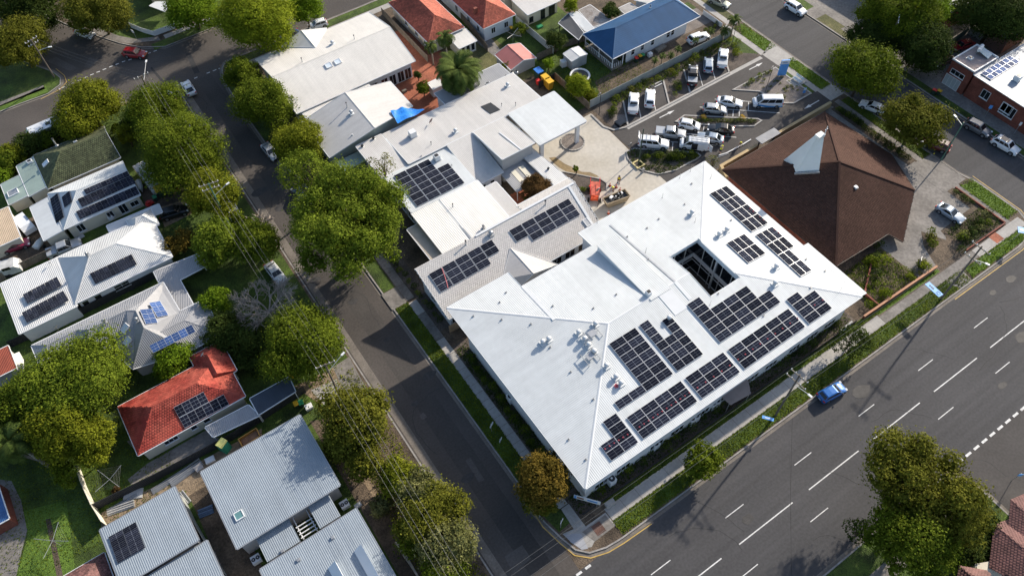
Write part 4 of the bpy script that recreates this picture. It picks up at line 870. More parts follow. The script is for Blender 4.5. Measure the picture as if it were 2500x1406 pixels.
# spire: tall wedge, narrow at the top
sp = [on_plane(S('d', *q), cf[0][0], fnormal(cf[0])) for q in ((700, 1245), (880, 1235))]
bl, br = sp; bk = V3((bl.x+br.x)/2+1.6, (bl.y+br.y)/2+3.6, 0); bk2 = bk+(br-bl)*.0
tl = P(S('d', 862, 985), 12.6); tr_ = P(S('d', 912, 990), 12.6)
bb1, bb2 = V3(bl.x+1.2, bl.y+3.4, 7.6), V3(br.x+.9, br.y+3.4, 7.4); tb1, tb2 = tl+Vector((.15, .5, 0)), tr_+Vector((.15, .5, 0))
SPW = mat('spire_white', (.62, .66, .66), .55, .05)
mesh('spire', [bl-Vector((0, 0, .6)), br-Vector((0, 0, .6)), tr_, tl, bb1-Vector((0, 0, 2)), bb2-Vector((0, 0, 2)), tb2, tb1], [(0, 1, 2, 3), (1, 5, 6, 2), (5, 4, 7, 6), (4, 0, 3, 7), (3, 2, 6, 7)], SPW, ch)
MB().bar(bl+Vector((0, -.05, .05)), br+Vector((0, -.05, .05)), .25, .4).build('spire_base', METAL, ch)
c_ = (tl+tr_+tb1+tb2)/4; MB().box(c_+Vector((0, 0, .25)), (1.3, .9, .5)).build('spire_cap', SPW, ch)
MB().bar(tr_+Vector((.3, .3, 0)), tr_+Vector((.3, .3, 2.0)), .08).bar(tr_+Vector((0, .3, 1.4)), tr_+Vector((.6, .3, 1.4)), .08).build('cross', FRAMEW, ch)
# sand rendered wall along the car park, with a small shelter roof
wl_ = thing('boundary_wall', 'sand coloured rendered wall between church and car park', 'wall', (90, 56, 0)); strip('wall', [(76.2, 53.6), (77.2, 56.0), (85.4, 56.0)], .5, 0, 1.3, SAND, wl_); strip('wall', [(89.6, 56.0), (103.4, 56.1)], .5, 0, 1.3, SAND, wl_)
sh_ = thing('gate_shelter', 'small flat grey shelter roof over the gap in the sand wall', 'shelter', (87.5, 56, 0)); MB().box((87.5, 55.9, 2.2), (4.4, 1.6, .16)).build('roof', GREYR, sh_)
for x in (85.6, 89.4): MB().box((x, 55.9, 1.06), (.2, .2, 2.12)).build('post', DMETAL, sh_)
roofbox(ch, S('m', 577, 178), 'small white vent box on the brown tiled roof', (.5, .5, .25), grille=False)
# ---------------- pale grey wing with two solar arrays (south wing of the centre)
g3 = thing('grey_wing', 'low building with pale grey tiled skillion roof and two solar arrays', 'building', (38, 60, 0))
p3a = mono(23.6, 55.1, 52.2, 63.9, 3.5, 5.7); p3b = mono(42.6, 63.9, 52.6, 65.7, 5.7, 5.2)
volume(g3, [[V3(23.6, 55.1, 3.5), V3(51.6, 55.1, 3.5), V3(52.5, 63.9, 5.7), V3(23.6, 63.9, 5.7)]], GREYT, WALLW, .5, tiles=GREYT, gutm=WHITEP)
volume(g3, [p3b], GREYT, None, tiles=GREYT, name='rear_roof')
MB().bar(V3(34, 63.95, 5.78), V3(52.3, 63.95, 5.78), .35, .1).build('ridge_flashing', WHITEP, g3); MB().bar(V3(51.3, 63.9, 5.75), V3(50.5, 56.2, 3.86), .4, .1).build('side_flashing', WHITEP, g3)
dm = [V3(37.4, 59.7, 4.75), V3(41.9, 53.9, 3.5), V3(37.5, 53.9, 4.75), V3(33.6, 56.2, 3.75), V3(35.2, 53.9, 3.5)]
roof(g3, [[dm[0], dm[2], dm[1]], [dm[3], dm[4], dm[2], dm[0]]], GREYT, name='porch_roof', tiles=None, gutm=WHITEP)
MB().prism([(35.6, 54.0), (41.2, 54.0), (41.2, 55.6), (35.6, 55.6)], 0, 3.3).build('porch_wall', WALLG, g3)
mesh('porch_gable', [(35.3, 53.95, 3.3), (41.8, 53.95, 3.3), (37.5, 53.95, 4.6)], [(0, 1, 2)], WALLG, g3)
for x in (25, 27.5, 30): window_at(g3, V3(x, 55.6, 1.7), V3(1, 0, 0), V3(0, -1, 0), 1.4, 1.2)
for y in (57.5, 60.5): window_at(g3, V3(24.1, y, 1.8), V3(0, -1, 0), V3(-1, 0, 0), 1.4, 1.2)
for x in (43, 45.5, 48): window_at(g3, V3(x, 55.6, 1.6), V3(1, 0, 0), V3(0, -1, 0), 1.8, 1.6)
pl3 = FACES[g3.name][0]
solar('black solar array on the grey wing nearest the street, red tape across it', pl3, 'A7', (145, 935), (420, 1350), (1595, 690), 4, 3, [(c, r) for c in range(4) for r in range(3)]+[(4, 0), (4, 1)], gapx=.12)
solar('black solar array on the grey wing beside the brick courtyard', pl3, 'A8', (125, 1010), (440, 1460), (2030, 585), 5, 3, [(0, 0), (0, 1)]+[(c, r) for c in range(1, 5) for r in range(3)], gapx=.12)
tp = thing('warning_tape', 'red and white warning tape across the solar array nearest the street', 'tape', (26, 60, 4)); n_ = fnormal(pl3); qs = [on_plane(S('A7', *q), pl3[0]+n_*.2, n_) for q in ((460, 790), (520, 960), (570, 1120), (600, 1250))]
for a, b in zip(qs, qs[1:]): MB().bar(a, b, .09, .02).build('tape_strip', mat('tape', (.75, .25, .25), .6, .2, 3), tp)
pipe(g3, S('i', 662, 795), 'dark capped flue between the two white roofs', .9, .09); pipe(g3, S('i', 1310, 470), 'dark capped flue on the grey ridge beside the courtyard', .9, .09)
whirly(g3, S('i', 866, 712), 'spinning vent at the corner of the grey wing', .38)
skylight(g3, S('i', 1650, 615), 'dark square hatch on the grey roof by the white eave', .8, 1.2, m=METAL)
# ---------------- white box wings with central gutter
w3 = thing('white_wing', 'flat white sheeted wing with a box gutter between the solar roofs', 'building', (35, 70, 0))
volume(w3, [mono(28.9, 65.0, 33.7, 74.7, 4.0, 4.25)], CREAMR, WALLW, .3, name='roof'); volume(w3, [mono(34.0, 64.7, 41.0, 74.5, 4.0, 4.3)], CREAMR, WALLW, .3, name='roof')
MB().box((33.85, 69.7, 4.02), (.35, 9.9, .12)).build('box_gutter', METAL, w3)
volume(w3, [mono(40.5, 65.5, 43.4, 72.7, 3.9, 4.0)], PALE, WALLW, .25, name='link_roof'); volume(w3, [mono(27.0, 65.7, 29.2, 73.0, 3.3, 3.3)], mat('concrete_roof', (.42, .37, .31), .8, .12, .5, fine=.1), WALLW, .9, name='porch_roof')
for y in (67, 69, 71): window_at(w3, V3(27.9, y, 1.5), V3(0, -1, 0), V3(-1, 0, 0), 1.2, 2.0, 0)
pipe(w3, S('i', 555, 485), 'dark flue on the white sheeted wing', .6, .07); whirly(w3, S('i', 805, 660), 'small steel vent at the end of the white sheeted wing', .2)
s3 = thing('solar_wing', 'bright white flat roofed wing carrying a large solar array by the big tree', 'building', (35, 79, 0))
volume(s3, [mono(29.0, 74.75, 40.8, 83.7, 4.3, 4.45)], WHITE, WALLG, .5, gutm=WHITEP)
solar('large black solar array on the white wing under the big tree', FACES[s3.name][0], 'A6', (90, 560), (585, 1290), (1690, 740), 4, 6, [(c, r) for c in range(3) for r in range(6)]+[(3, r) for r in range(2, 6)], gapx=.12)
roofbox(s3, S('i', 425, 100), 'white square exhaust unit beside the large solar array', (.9, .9, 1.0)); pipe(s3, S('i', 300, 82), 'small vent pipe beside the exhaust unit', .5, .1, capc=False); pipe(s3, S('i', 545, 147), 'thin pipe stub at the edge of the white wing', .25, .08, capc=False)
for y in (76.5, 79, 81.5): window_at(s3, V3(29.5, y, 1.6), V3(0, -1, 0), V3(-1, 0, 0), 1.6, 1.8, 1)
# ---------------- long pale grey building north of it
n3 = thing('long_grey_building', 'long low building with plain pale grey metal roof and raised skillion end', 'building', (45, 88, 0))
volume(n3, [mono(28.6, 83.75, 33.4, 92.7, 4.4, 4.5)], PALE, WALLG, .3, gutm=WHITEP); volume(n3, [mono(33.7, 83.75, 60.3, 92.7, 4.75, 4.3)], PALE, WALLG, .3, gutm=WHITEP)
MB().box((33.55, 88.2, 4.3), (.3, 9, .1)).build('box_gutter', METAL, n3)
volume(n3, [mono(45.9, 74.6, 52.4, 83.72, 6.0, 4.78)], PALE, WALLG, .3, name='skillion_roof', gutm=WHITEP)
volume(n3, [mono(40.9, 74.4, 45.95, 83.72, 3.3, 4.76)], PALE, WALLW, .3, name='lower_roof', gutm=WHITEP)
MB().bar(V3(46.0, 74.9, 5.9), V3(46.0, 83.5, 4.9), .12, .12).build('edge_flashing', WHITEP, n3)
for x in (42.2, 43.9): window_at(n3, V3(x, 74.7, 1.9), V3(1, 0, 0), V3(0, -1, 0), .8, .9, 0)
for x in (47, 49, 51): window_at(n3, V3(x, 74.9, 1.6), V3(1, 0, 0), V3(0, -1, 0), 1.3, 1.6, 1)
MB().bar(V3(49.6, 74.6, 6.05), V3(49.4, 80.6, 5.3), .22, .04).build('roof_strip', WHITEP, n3)
roofbox(n3, S('H5', 430, 340), 'white bulky air unit on the long grey roof', (1.1, 1.0, 1.15), m=FRAMEW, grille=False, name='roof_air_unit'); whirly(n3, S('H5', 697, 315), 'white domed vent on the long grey roof', .34, bx=True); whirly(n3, S('H5', 1022, 28), 'white domed vent at the far end of the long grey roof', .34, bx=True)
dish(n3, S('H5', 548, 262), 'rusty orange satellite dish on the long grey roof', .5, mat('rusty_dish', (.36, .20, .15), .7, .2, 3))
pipe(n3, S('H5', 545, 392), 'slim pipe stack on the long grey roof', .5, .06); pipe(n3, S('H5', 985, 152), 'pair of slim pipes beside the dark mat', .5, .05); pipe(n3, S('H5', 1072, 150), 'slim pipe near the canopy roof', .6, .05)
pipe(n3, S('H5', 115, 405), 'black roof cowl at the west end of the long grey roof', .2, .16, m=DMETAL); pipe(n3, S('H5', 185, 357), 'black roof cowl beside the gabled hall', .2, .16, m=DMETAL)
mtp, nn_ = roof_pt(n3, S('H5', 915, 165)); mt_ = thing('heating_mat', 'dark ribbed pool heating mat on the long grey roof', 'solar heating mat', mtp)
q0, q1, q2 = [roof_pt(n3, S('H5', *q))[0] for q in ((858, 155), (918, 200), (972, 178))]
for k in range(9): t = k/8; a = q0.lerp(q1, 0)+(q2-q1)*t; MB().bar(a+Vector((0, 0, .05)), a+(q1-q0)+Vector((0, 0, .05)), .28, .06).build('tube_strip', DMETAL, mt_)
# striped annexe north of it
an = thing('striped_annexe', 'grey ribbed annexe roof with small vents by the yellow bins', 'building', (56, 95, 0))
af = pts('c', '60,655,3.6 390,478,3.6 520,600,3.6 190,740,3.6'); a0 = mono(46.5, 92.8, 60.2, 97.2, 3.7, 3.5); volume(an, [a0], GREYR, WALLW, .3)
for i, (u, v) in enumerate(((278, 553), (322, 520), (355, 515))): pipe(an, S('c', u, v), ('black cowl on the ribbed annexe near the palm', 'dark pipe in the middle of the ribbed annexe', 'dark pipe near the far end of the ribbed annexe')[i], .25, .12, m=DMETAL)
roofbox(an, S('c', 148, 612), 'white condenser on the ribbed annexe beside the palm', (.9, .4, .6))
# ---------------- white canopy over the drop off
cn = thing('entry_canopy', 'bright white flat canopy on white columns over the concrete forecourt', 'canopy', (58, 79, 0))
cfc = [[V3(53.3, 74.5, 5.05), V3(62.9, 74.5, 5.05), V3(62.9, 83.7, 5.0), V3(53.3, 83.7, 5.0)]]
roof(cn, cfc, WHITE, thick=.5, gutm=WHITEP, barge=False)
q = PT('p', 580, 268); 
for x, y in ((q.x, q.y), (54.6, 75.8), (q.x, 82.6), (54.6, 82.8)): MB().box((x, y, 2.3), (.7, .45, 4.5), 0).build('column', WALLW, cn)
# covered walkway, pergola
wk = thing('covered_walkway', 'narrow ribbed grey walkway roof running past the brick courtyard', 'walkway', (52.4, 70, 0)); roof(wk, [[V3(50.9, 65.9, 3.25), V3(53.8, 65.8, 3.25), V3(52.7, 76.5, 3.4), V3(50.3, 76.5, 3.4)]], SILVR, gutm=METAL)
for y in (66.5, 69.8, 73, 76): MB().box((51.3, y, 1.6), (.12, .12, 3.2)).build('post', FRAMEW, wk)
MB().box((50.9, 71, 3.1), (.12, 10, .45)).build('fascia', WHITEP, wk)
for i, (u, v) in enumerate(((582, 1212), (703, 1328))): pipe(wk, S('c', u, v), ('black cowl midway along the walkway roof', 'black cowl at the end of the walkway roof')[i], .2, .14, m=DMETAL)
pg = thing('pergola', 'ribbed translucent pergola roof with two pale skylight sheets in the courtyard', 'pergola', (48, 72.5, 0)); roof(pg, [mono(45.6, 70.0, 50.7, 74.7, 2.7, 2.95)], GREYR, gutm=METAL)
for i, x in enumerate((47.5, 49.1)): mesh('skylight_sheet', [(x-.45, 71.3, 2.79+.03), (x+.45, 71.3, 2.79+.03), (x+.45, 74.0, 2.93+.03), (x-.45, 74.0, 2.93+.03)], [(0, 1, 2, 3)], mat('skylight_sheet', (.72, .68, .56), .4, .05), pg)
for x in (45.8, 50.5): MB().box((x, 70.2, 1.35), (.1, .1, 2.7)).build('post', FRAMEW, pg)
# ---------------- halls
h4 = thing('large_hall', 'large hall with plain off white metal gable roof and two skylights', 'hall', (36, 115, 0))
volume(h4, hip(24, 106.4, 48, 124.4, 4.0, 6.0, 'x'), PALE2, WALLW, .7, gutm=WHITEP)
dr = [[V3(29.5, 124.9, 4.05), V3(34.1, 124.9, 5.6), V3(34.2, 119.3, 5.2)], [V3(34.1, 124.9, 5.6), V3(39.0, 124.9, 4.05), V3(34.2, 119.3, 5.2)]]
roof(h4, dr, PALE2, name='porch_gable_roof', gutm=WHITEP); mesh('porch_gable', [(29.7, 124.5, 0), (38.8, 124.5, 0), (38.8, 124.5, 4), (34.1, 124.5, 5.4), (29.7, 124.5, 4)], [(0, 1, 2, 3, 4)], WALLW, h4)
for i, (u, v) in enumerate(((710, 472), (775, 445))): skylight(h4, S('b', u, v), ('first of two square skylights on the hall roof, nearer the street', 'second of two square skylights on the hall roof')[i], 1.1, 1.0)
whirly(h4, S('b', 740, 318), 'white round vent by the hall ridge', .36, bx=True); pipe(h4, S('b', 522, 445), 'black flue on the hall roof near the skylights', .8, .07); pipe(h4, S('b', 895, 282), 'black flue on the hall roof near the ridge', .8, .07)
for x in (39.5, 41.5, 43.2, 44.9, 46.4): window_at(h4, V3(x, 107.1, 1.4), V3(1, 0, 0), V3(0, -1, 0), 1.3, 2.3, 1, sill=False)
for y in (109, 112.5, 117, 120.5): window_at(h4, V3(24.7, y, 2.0), V3(0, -1, 0), V3(-1, 0, 0), 1.3, 1.4, 1)
h5 = thing('gabled_hall', 'smaller hall with pale grey gable roof beside a blue tarpaulin', 'hall', (32.7, 98.5, 0))
f5 = [[V3(24, 93.3, 4.0), V3(32.7, 93.1, 6.0), V3(32.7, 103.9, 6.0), V3(24, 104.0, 4.0)], [V3(32.7, 93.1, 6.0), V3(41.3, 95.8, 4.2), V3(41.3, 103.9, 4.2), V3(32.7, 103.9, 6.0)]]
volume(h5, f5, PALE, mat('sage_wall', (.30, .34, .32), .8, .08, .5), .5, gutm=WHITEP)
FACES['x'] = []; roof(h5, [mono(25, 103.95, 38, 106.3, 3.75, 3.7)], PALE2, name='valley_roof', gutm=WHITEP)
pipe(h5, S('b', 843, 770), 'black flue on the smaller hall roof', 1.0, .07); whirly(h5, S('b', 875, 815), 'white domed vent on the smaller hall roof', .34, bx=True); pipe(h5, S('b', 880, 968), 'white stub pipe near the gable of the smaller hall', .25, .09, m=FRAMEW, capc=False)
gs = thing('green_annexe', 'low green clad lean-to under the smaller hall gable', 'shed', (27, 92, 0)); MB().prism(rect(24.6, 90.6, 30.2, 93), 0, 2.6).build('wall', GREENW, gs); MB().box((27.4, 91.8, 2.66), (5.8, 2.7, .08)).build('roof', mat('sage_sheet', (.36, .44, .40), .5, .08), gs)
# blue tarpaulin
tpz = thing('blue_tarpaulin', 'bright blue tarpaulin stretched between the smaller hall and the grey roof', 'tarpaulin', (41, 94.5, 4)); BLT = mat('tarpaulin', (.02, .22, .70), .45, .15, .8, bump=.05, bsc=3)
Q4 = [PT('b', 1150, 795, 5.3), PT('b', 1240, 768, 5.0), PT('b', 1398, 788, 4.9), PT('b', 1205, 882, 5.3)]; v = []; f = []; n_ = 10
for a in range(n_+1):
    for b in range(n_+1):
        s, t = a/n_, b/n_; p = Q4[0].lerp(Q4[1], s).lerp(Q4[3].lerp(Q4[2], s), t); p = p+Vector((0, 0, .12*math.sin(s*9+t*5)+.07*math.sin(t*13-s*4))); v.append(p)
for a in range(n_):
    for b in range(n_): i = a*(n_+1)+b; f.append((i, i+n_+1, i+n_+2, i+1))
mesh('sheet', v, f, BLT, tpz, smooth=True)
MB().tube([PT('b', 1480, 770, 3.9), PT('b', 1480, 770, 3.2)], .05).build('tie_pole', METAL, tpz)
# ---------------- left row of houses
hg = thing('mossy_tile_house', 'house with mossy green tiled roof and a metal chimney', 'house', (-11, 120, 0)); volume(hg, hip(-17, 115.4, -4.8, 124.7, 3, 5.2, 'x', 4.4, 0), None, WALLC, .5, tiles=MOSST)
volume(hg, [monox(-20.1, 116.0, -16.9, 124.4, 2.6, 3.0)], GREENR, WALLC, .2, name='lean_to_roof'); volume(hg, [monox(-23.4, 116.4, -20.2, 122, 2.3, 2.55)], GREENR, WALLC, .2, name='lean_to_roof')
skylight(hg, S('a', 330, 1170), 'pale skylight on the dark mossy hip', .8, 1.2); pipe(hg, S('a', 405, 1040), 'tall bent metal chimney pipe on the mossy roof', 1.4, .12, capc=True); roofbox(hg, S('a', 217, 1162), 'white box cooler on the green lean-to roof', (.8, .7, .4)); skylight(hg, S('a', 540, 1018), 'small glass hatch near the mossy ridge', .5, .5)
skylight(hg, S('e', 95, 150), 'dark grid vent panel on the lower green lean-to', 1.3, 1.6, m=METAL)
hw = thing('white_solar_house', 'cream walled house with bright white roof full of solar panels', 'house', (-11, 110, 0)); volume(hw, hip(-17.3, 105, -4.8, 114.3, 3, 5.1, 'x', 4.4, 0), WHITE, WALLC, .45, gutm=WHITEP)
fw = [f for f in FACES[hw.name]]; volume(hw, [monox(-20.6, 105, -17.2, 113.6, 2.55, 2.95)], WHITE, WALLC, .3, name='verandah_roof')
solar('top row of solar panels along the ridge of the cream house', fw[0], 'H2', (578, 262), (597, 300), (935, 155), 8, 1, me=PAND); solar('middle double row of solar panels on the cream house', fw[0], 'H2', (532, 335), (560, 400), (975, 215), 9, 2, me=PAND); solar('eave side double row of solar panels on the cream house', fw[0], 'H2', (520, 430), (550, 492), (1010, 295), 10, 2, me=PAND)
solar('tall strip of solar panels on the hip of the cream house', fw[2], 'H2', (320, 335), (395, 500), (455, 450), 1, 3, me=PAND); solar('short pair of solar panels on the hip of the cream house', fw[2], 'H2', (410, 320), (440, 395), (500, 345), 1, 2, me=PAND)
for u, v, ww, hh in ((558, 550, 1.1, 1.5), (785, 452, 1.0, 1.3), (905, 435, 1.2, 1.9), (975, 373, 1.3, 1.0)): window(hw, S('H2', u, v), ww, hh, 1, zc=1.5)
aircon((-10.6, 104.9, .9), 'wall mounted condenser on the cream house', 0, (.8, .35, .6), group=None)
h6 = thing('silver_roof_house', 'long white house with pale silver roof and three solar arrays', 'house', (-16, 94, 0)); volume(h6, hip(-19.9, 89.5, -5.0, 99.8, 3.1, 5.5, 'x', 4.8, 6), SILVR, WALLW, .35)
fs6 = list(FACES[h6.name]); volume(h6, [mono(-28.1, 89.0, -19.8, 99.5, 3.0, 3.35)], SILVR, WALLW, .3, name='rear_roof'); volume(h6, hip(-8.5, 97.2, -4.5, 101.2, 2.9, 4.2, 'x', 1.5, 1.5), SILVR, None, .4, name='porch_roof')
solar('black solar array on the front slope of the silver roof', fs6[0], 'H1', (527, 260), (557, 323), (803, 207), 10, 2, me=PAND); fr6 = FACES[h6.name][4]
solar('smaller solar array on the flat rear of the silver roof', fr6, 'H1', (132, 383), (160, 437), (363, 330), 8, 2, me=PAND, lift=.35); solar('longer solar array along the rear eave of the silver roof', fr6, 'H1', (127, 490), (155, 550), (402, 418), 10, 2, me=PAND, lift=.35)
for u, v, ww, hh, b in ((508, 435, .9, .9, 0), (583, 403, 1.0, .9, 0), (722, 335, 2.2, 1.0, 1)): window(h6, S('H1', u, v), ww, hh, b, rails=1 if b else 0, zc=1.9)
whirly(h6, S('e', 630, 598), 'round vent at the silver ridge end', .25); dish(h6, S('e', 375, 665), 'grey dish aerial on the flat rear of the silver roof', .4)
cp1 = thing('carport', 'pale carport roof beside the black car', 'carport', (-7, 101, 0)); roof(cp1, [[V3(-11.5, 100.7, 2.5), V3(-3.2, 99.9, 2.4), V3(-3.1, 102.0, 2.4), V3(-11.5, 102.3, 2.5)]], SILVR)
for x in (-3.4, -7, -11): MB().box((x, 100.9, 1.2), (.1, .1, 2.4)).build('post', FRAMEW, cp1)
h7 = thing('grey_hip_house', 'grey roofed house of many hips with blue solar panels', 'house', (-15, 80, 0))
e_ = lambda s: pts('e', s)
f7 = [e_('225,1240,3 1165,788,3 1060,900,4.3 970,990,5.9 905,990,5.9 640,1125,5.0 550,1130,4.5 340,1235,3.9'), e_('225,1240,3 340,1235,3.9 290,1406,3'), e_('340,1235,3.9 550,1130,4.5 510,1312,3.1 290,1406,3'), e_('550,1130,4.5 640,1125,5.0 590,1400,3 510,1312,3.1'), e_('640,1125,5.0 905,990,5.9 820,1290,3.1 590,1400,3'), e_('905,990,5.9 970,990,5.9 1030,1115,5.9 950,1406,3 820,1290,3.1'),
      e_('970,990,5.9 1060,900,4.3 1165,788,3 1285,995,3 1145,1145,4 1030,1115,5.9'), e_('1030,1115,5.9 1145,1145,4 1320,1060,4 1590,1150,3 1365,1275,3 950,1406,3'), e_('1145,1145,4 1285,995,3 1460,910,3 1320,1060,4'), e_('1320,1060,4 1460,910,3 1590,1150,3')]
roof(h7, f7, GREYR); walls_of(h7, [e_('225,1240,3 1165,788,3 1285,995,3 1460,910,3 1590,1150,3 1365,1275,3 950,1406,3 820,1290,3 590,1400,3 510,1312,3 290,1406,3')], WALLG, .4)
solar('row of six blue solar panels on the grey hip house', f7[7], 'H1', (877, 682), (905, 725), (1155, 600), 6, 1, me=PANB); solar('three blue panels stacked on the pale hip, upper group', f7[6], 'H1', (875, 432), (918, 518), (985, 505), 1, 3, me=PANB); solar('three blue panels stacked on the pale hip, lower group', f7[6], 'H1', (820, 472), (857, 557), (930, 548), 1, 3, me=PANB)
for i, (u, v) in enumerate(((897, 1117), (915, 1212))): skylight(h7, S('e', u, v), ('upper skylight on the shaded grey hip', 'lower skylight on the shaded grey hip')[i], .9, 1.2)
whirly(h7, S('e', 755, 1075), 'round vent on the long grey ridge', .25); whirly(h7, S('e', 985, 1065), 'round vent at the top of the shaded hip', .25); dish(h7, S('e', 418, 1128), 'pale dish aerial on the north slope of the grey hip house', .45)
window(h7, S('e', 1478, 1230), 1.4, .8, 1)
cp2 = thing('carport', 'grey carport and link roof between the silver and grey houses', 'carport', (-4, 86, 0)); roof(cp2, [e_('1100,710,2.5 1430,580,2.5 1480,668,2.4 1285,770,2.4 1130,775,2.4'), e_('1130,775,2.4 1285,770,2.4 1380,945,2.5 1290,995,2.5')], GREYR, cap=False)
for q in ((1440, 640), (1300, 800), (1375, 930)): a = PT('e', *q, 2.4); MB().box((a.x, a.y, 1.2), (.1, .1, 2.4)).build('post', FRAMEW, cp2)
hr = thing('red_tile_house', 'pale brick house with bright red tiled hip roof', 'house', (-12, 65, 0)); volume(hr, hip(-20, 60.8, -5.2, 69.2, 3, 5.1, 'x', 4.2, 4.5), None, WALLC, .45, tiles=REDT, gutm=FRAMEW, objs=(240, 0, 60))
fr = list(FACES[hr.name]); volume(hr, hip(-9.2, 65.2, -4.6, 71.0, 3.0, 4.5, 'y', 0.01, 2.2), None, WALLC, .4, tiles=REDT, name='wing_roof')
solar('black solar array of ten panels on the red tiles', fr[0], 'g', (1090, 345), (1165, 475), (1445, 325), 6, 2, [(c, 0) for c in range(4)]+[(c, 1) for c in range(6)])
for u, v, ww in ((1085, 560, 1.8), (1300, 425, .9), (1215, 465, .8)): window(hr, S('g', u, v), ww, 1.0, 2 if ww > 1 else 0, zc=1.8)
dish(hr, S('g', 1285, 28), 'white dish aerial beside the red tiled roof', .35)
cp3 = thing('patio_cover', 'grey metal patio roof stretching beside the red tiled house', 'patio cover', (-3, 62, 0)); roof(cp3, [pts('g', '1290,470,2.4 1560,330,2.4 1630,395,2.35 1340,530,2.35')], GREYR); roof(cp3, [pts('h', '335,290,2.6 580,155,2.6 620,245,2.5 390,390,2.5')], mat('slate_sheet', (.075, .088, .11), .85, .1, .4, pat='corr', ps=.25, pb=.012, spec=.1), name='carport_roof')
for t, u, v in (('g', 1340, 525), ('g', 1620, 390), ('h', 390, 385), ('h', 615, 245)): a = PT(t, u, v, 2.4); MB().box((a.x, a.y, 1.2), (.1, .1, 2.4)).build('post', FRAMEW, cp3)
hn = thing('new_zinc_house', 'new house under a large blue grey ribbed roof beside the portable toilet', 'house', (-7, 47, 0)); volume(hn, [mono(-13.9, 41.7, -.3, 53.1, 4.2, 4.5)], ZINC, WALLG, .4, gutm=METAL)
volume(hn, [mono(-11.7, 38.7, -7.4, 42.3, 3.1, 3.1)], ZINC, WALLG, .15, name='link_roof', gut=False); volume(hn, [mono(-4.8, 38.7, -2.0, 42.3, 3.1, 3.1)], ZINC, WALLG, .15, name='link_roof', gut=False)
volume(hn, [[V3(-12.6, 16, 4.0), V3(0, 16, 4.0), V3(0, 37.9, 4.3), V3(-12.6, 37.9, 4.3)]], ZINC, WALLG, .4, name='front_roof', gutm=METAL)
for x in (-6.0, -2.6):     # raised clerestory wedges in the front roof
    zq = 4.25; mesh('clerestory', [(x, 33.5, zq-.1), (x+1.1, 33.5, zq-.1), (x+1.1, 33.5, zq+.9), (x, 33.5, zq+.05), (x, 16, zq-.2), (x+1.1, 16, zq-.2), (x+1.1, 16, zq+.7), (x, 16, zq)], [(0, 3, 2, 1), (4, 5, 6, 7), (0, 4, 7, 3), (1, 2, 6, 5), (3, 7, 6, 2)], WALLW, hn)
skylight(hn, S('h', 268, 1025), 'single square skylight on the large ribbed roof', 1.0, 1.0, m=mat('teal_skylight', (.12, .25, .26), .15, .1, 1))
for i, (u, v) in enumerate(((540, 1250), (855, 1165), (640, 1305))): roofbox(hn, S('h', u, v), ('folded antenna box at the edge of the link roof', 'antenna box on the front roof ridge', 'antenna box between the front roof wedges')[i], (.35, .35, .2), grille=False, m=METAL)
pr = thing('courtyard_pergola', 'white timber pergola frame in the gap between the new roofs', 'pergola', (-6, 40, 0))
for k in range(4): MB().box((-6.1, 39.2+k*.5, 2.5), (2.2, .12, .12)).build('beam', FRAMEW, pr)
for x in (-7.0, -5.2): MB().box((x, 40.6, 2.35), (.12, 3.2, .16)).build('side_beam', FRAMEW, pr)
for x in (-7.0, -5.2): MB().box((x, 39.2, 1.15), (.12, .12, 2.3)).build('post', FRAMEW, pr)
for i, (u, v) in enumerate((('h', (365, 1290)), ('h', (925, 945)))): q = PT(u, *v, 1.2); aircon((q.x, q.y, G), ('dark condenser in the narrow yard behind the link roof', 'dark green condenser at the side of the link roof')[i], 0, (1.1, 1.0, .7), group=None)
h8 = thing('zinc_rear_house', 'ribbed pale zinc house with one dark solar array by the lawn', 'house', (-22, 48, 0)); volume(h8, [mono(-26.7, 45.4, -17.3, 53.3, 4.0, 4.25)], ZINC, WALLG, .35, gutm=METAL)
solar('dark solar array on the zinc roof beside the lawn', FACES[h8.name][0], 'g', (680, 1160), (740, 1325), (915, 1225), 2, 5, me=PAND)
volume(h8, [mono(-25.8, 30, -16.6, 45.1, 3.4, 3.4)], ZINC, WALLG, .3, name='low_roof', gutm=METAL)
rs = thing('red_shed', 'old shed with rust red sheet roof beside the covered boat', 'shed', (-31, 86, 0)); volume(rs, [mono(-36, 84, -30, 88.2, 2.4, 2.7)], mat('rust_red_sheet', (.30, .07, .04), .7, .2, .5, pat='corr', ps=.2, pb=.02), WALLG, .2)
bl_ = thing('blue_roof_shed', 'shed with blue sheet roof and red brick edge by the lawn', 'shed', (-38, 64, 0)); volume(bl_, [mono(-42, 62.3, -36.2, 68, 2.5, 2.8)], mat('cobalt_sheet', (.03, .10, .26), .5, .15, .5, pat='corr', ps=.2, pb=.02), BRICK, .05)
bt = thing('brown_tile_house', 'weathered red brown tiled roof at the foot of the lawn', 'house', (-30, 48, 0)); volume(bt, hip(-33, 40, -27.6, 51.2, 2.6, 4.2, 'y', 0, 2.5), None, BRICK, .4, tiles=PURPT)
wo = thing('timber_sunroom', 'cream walled outbuilding behind the lean-to', 'shed', (-24, 112, 0)); volume(wo, [mono(-30, 108, -23.5, 115.5, 2.6, 2.8)], mat('tan_sheet', (.52, .40, .28), .6, .1, .5, pat='corr', ps=.25), WALLC, .2)
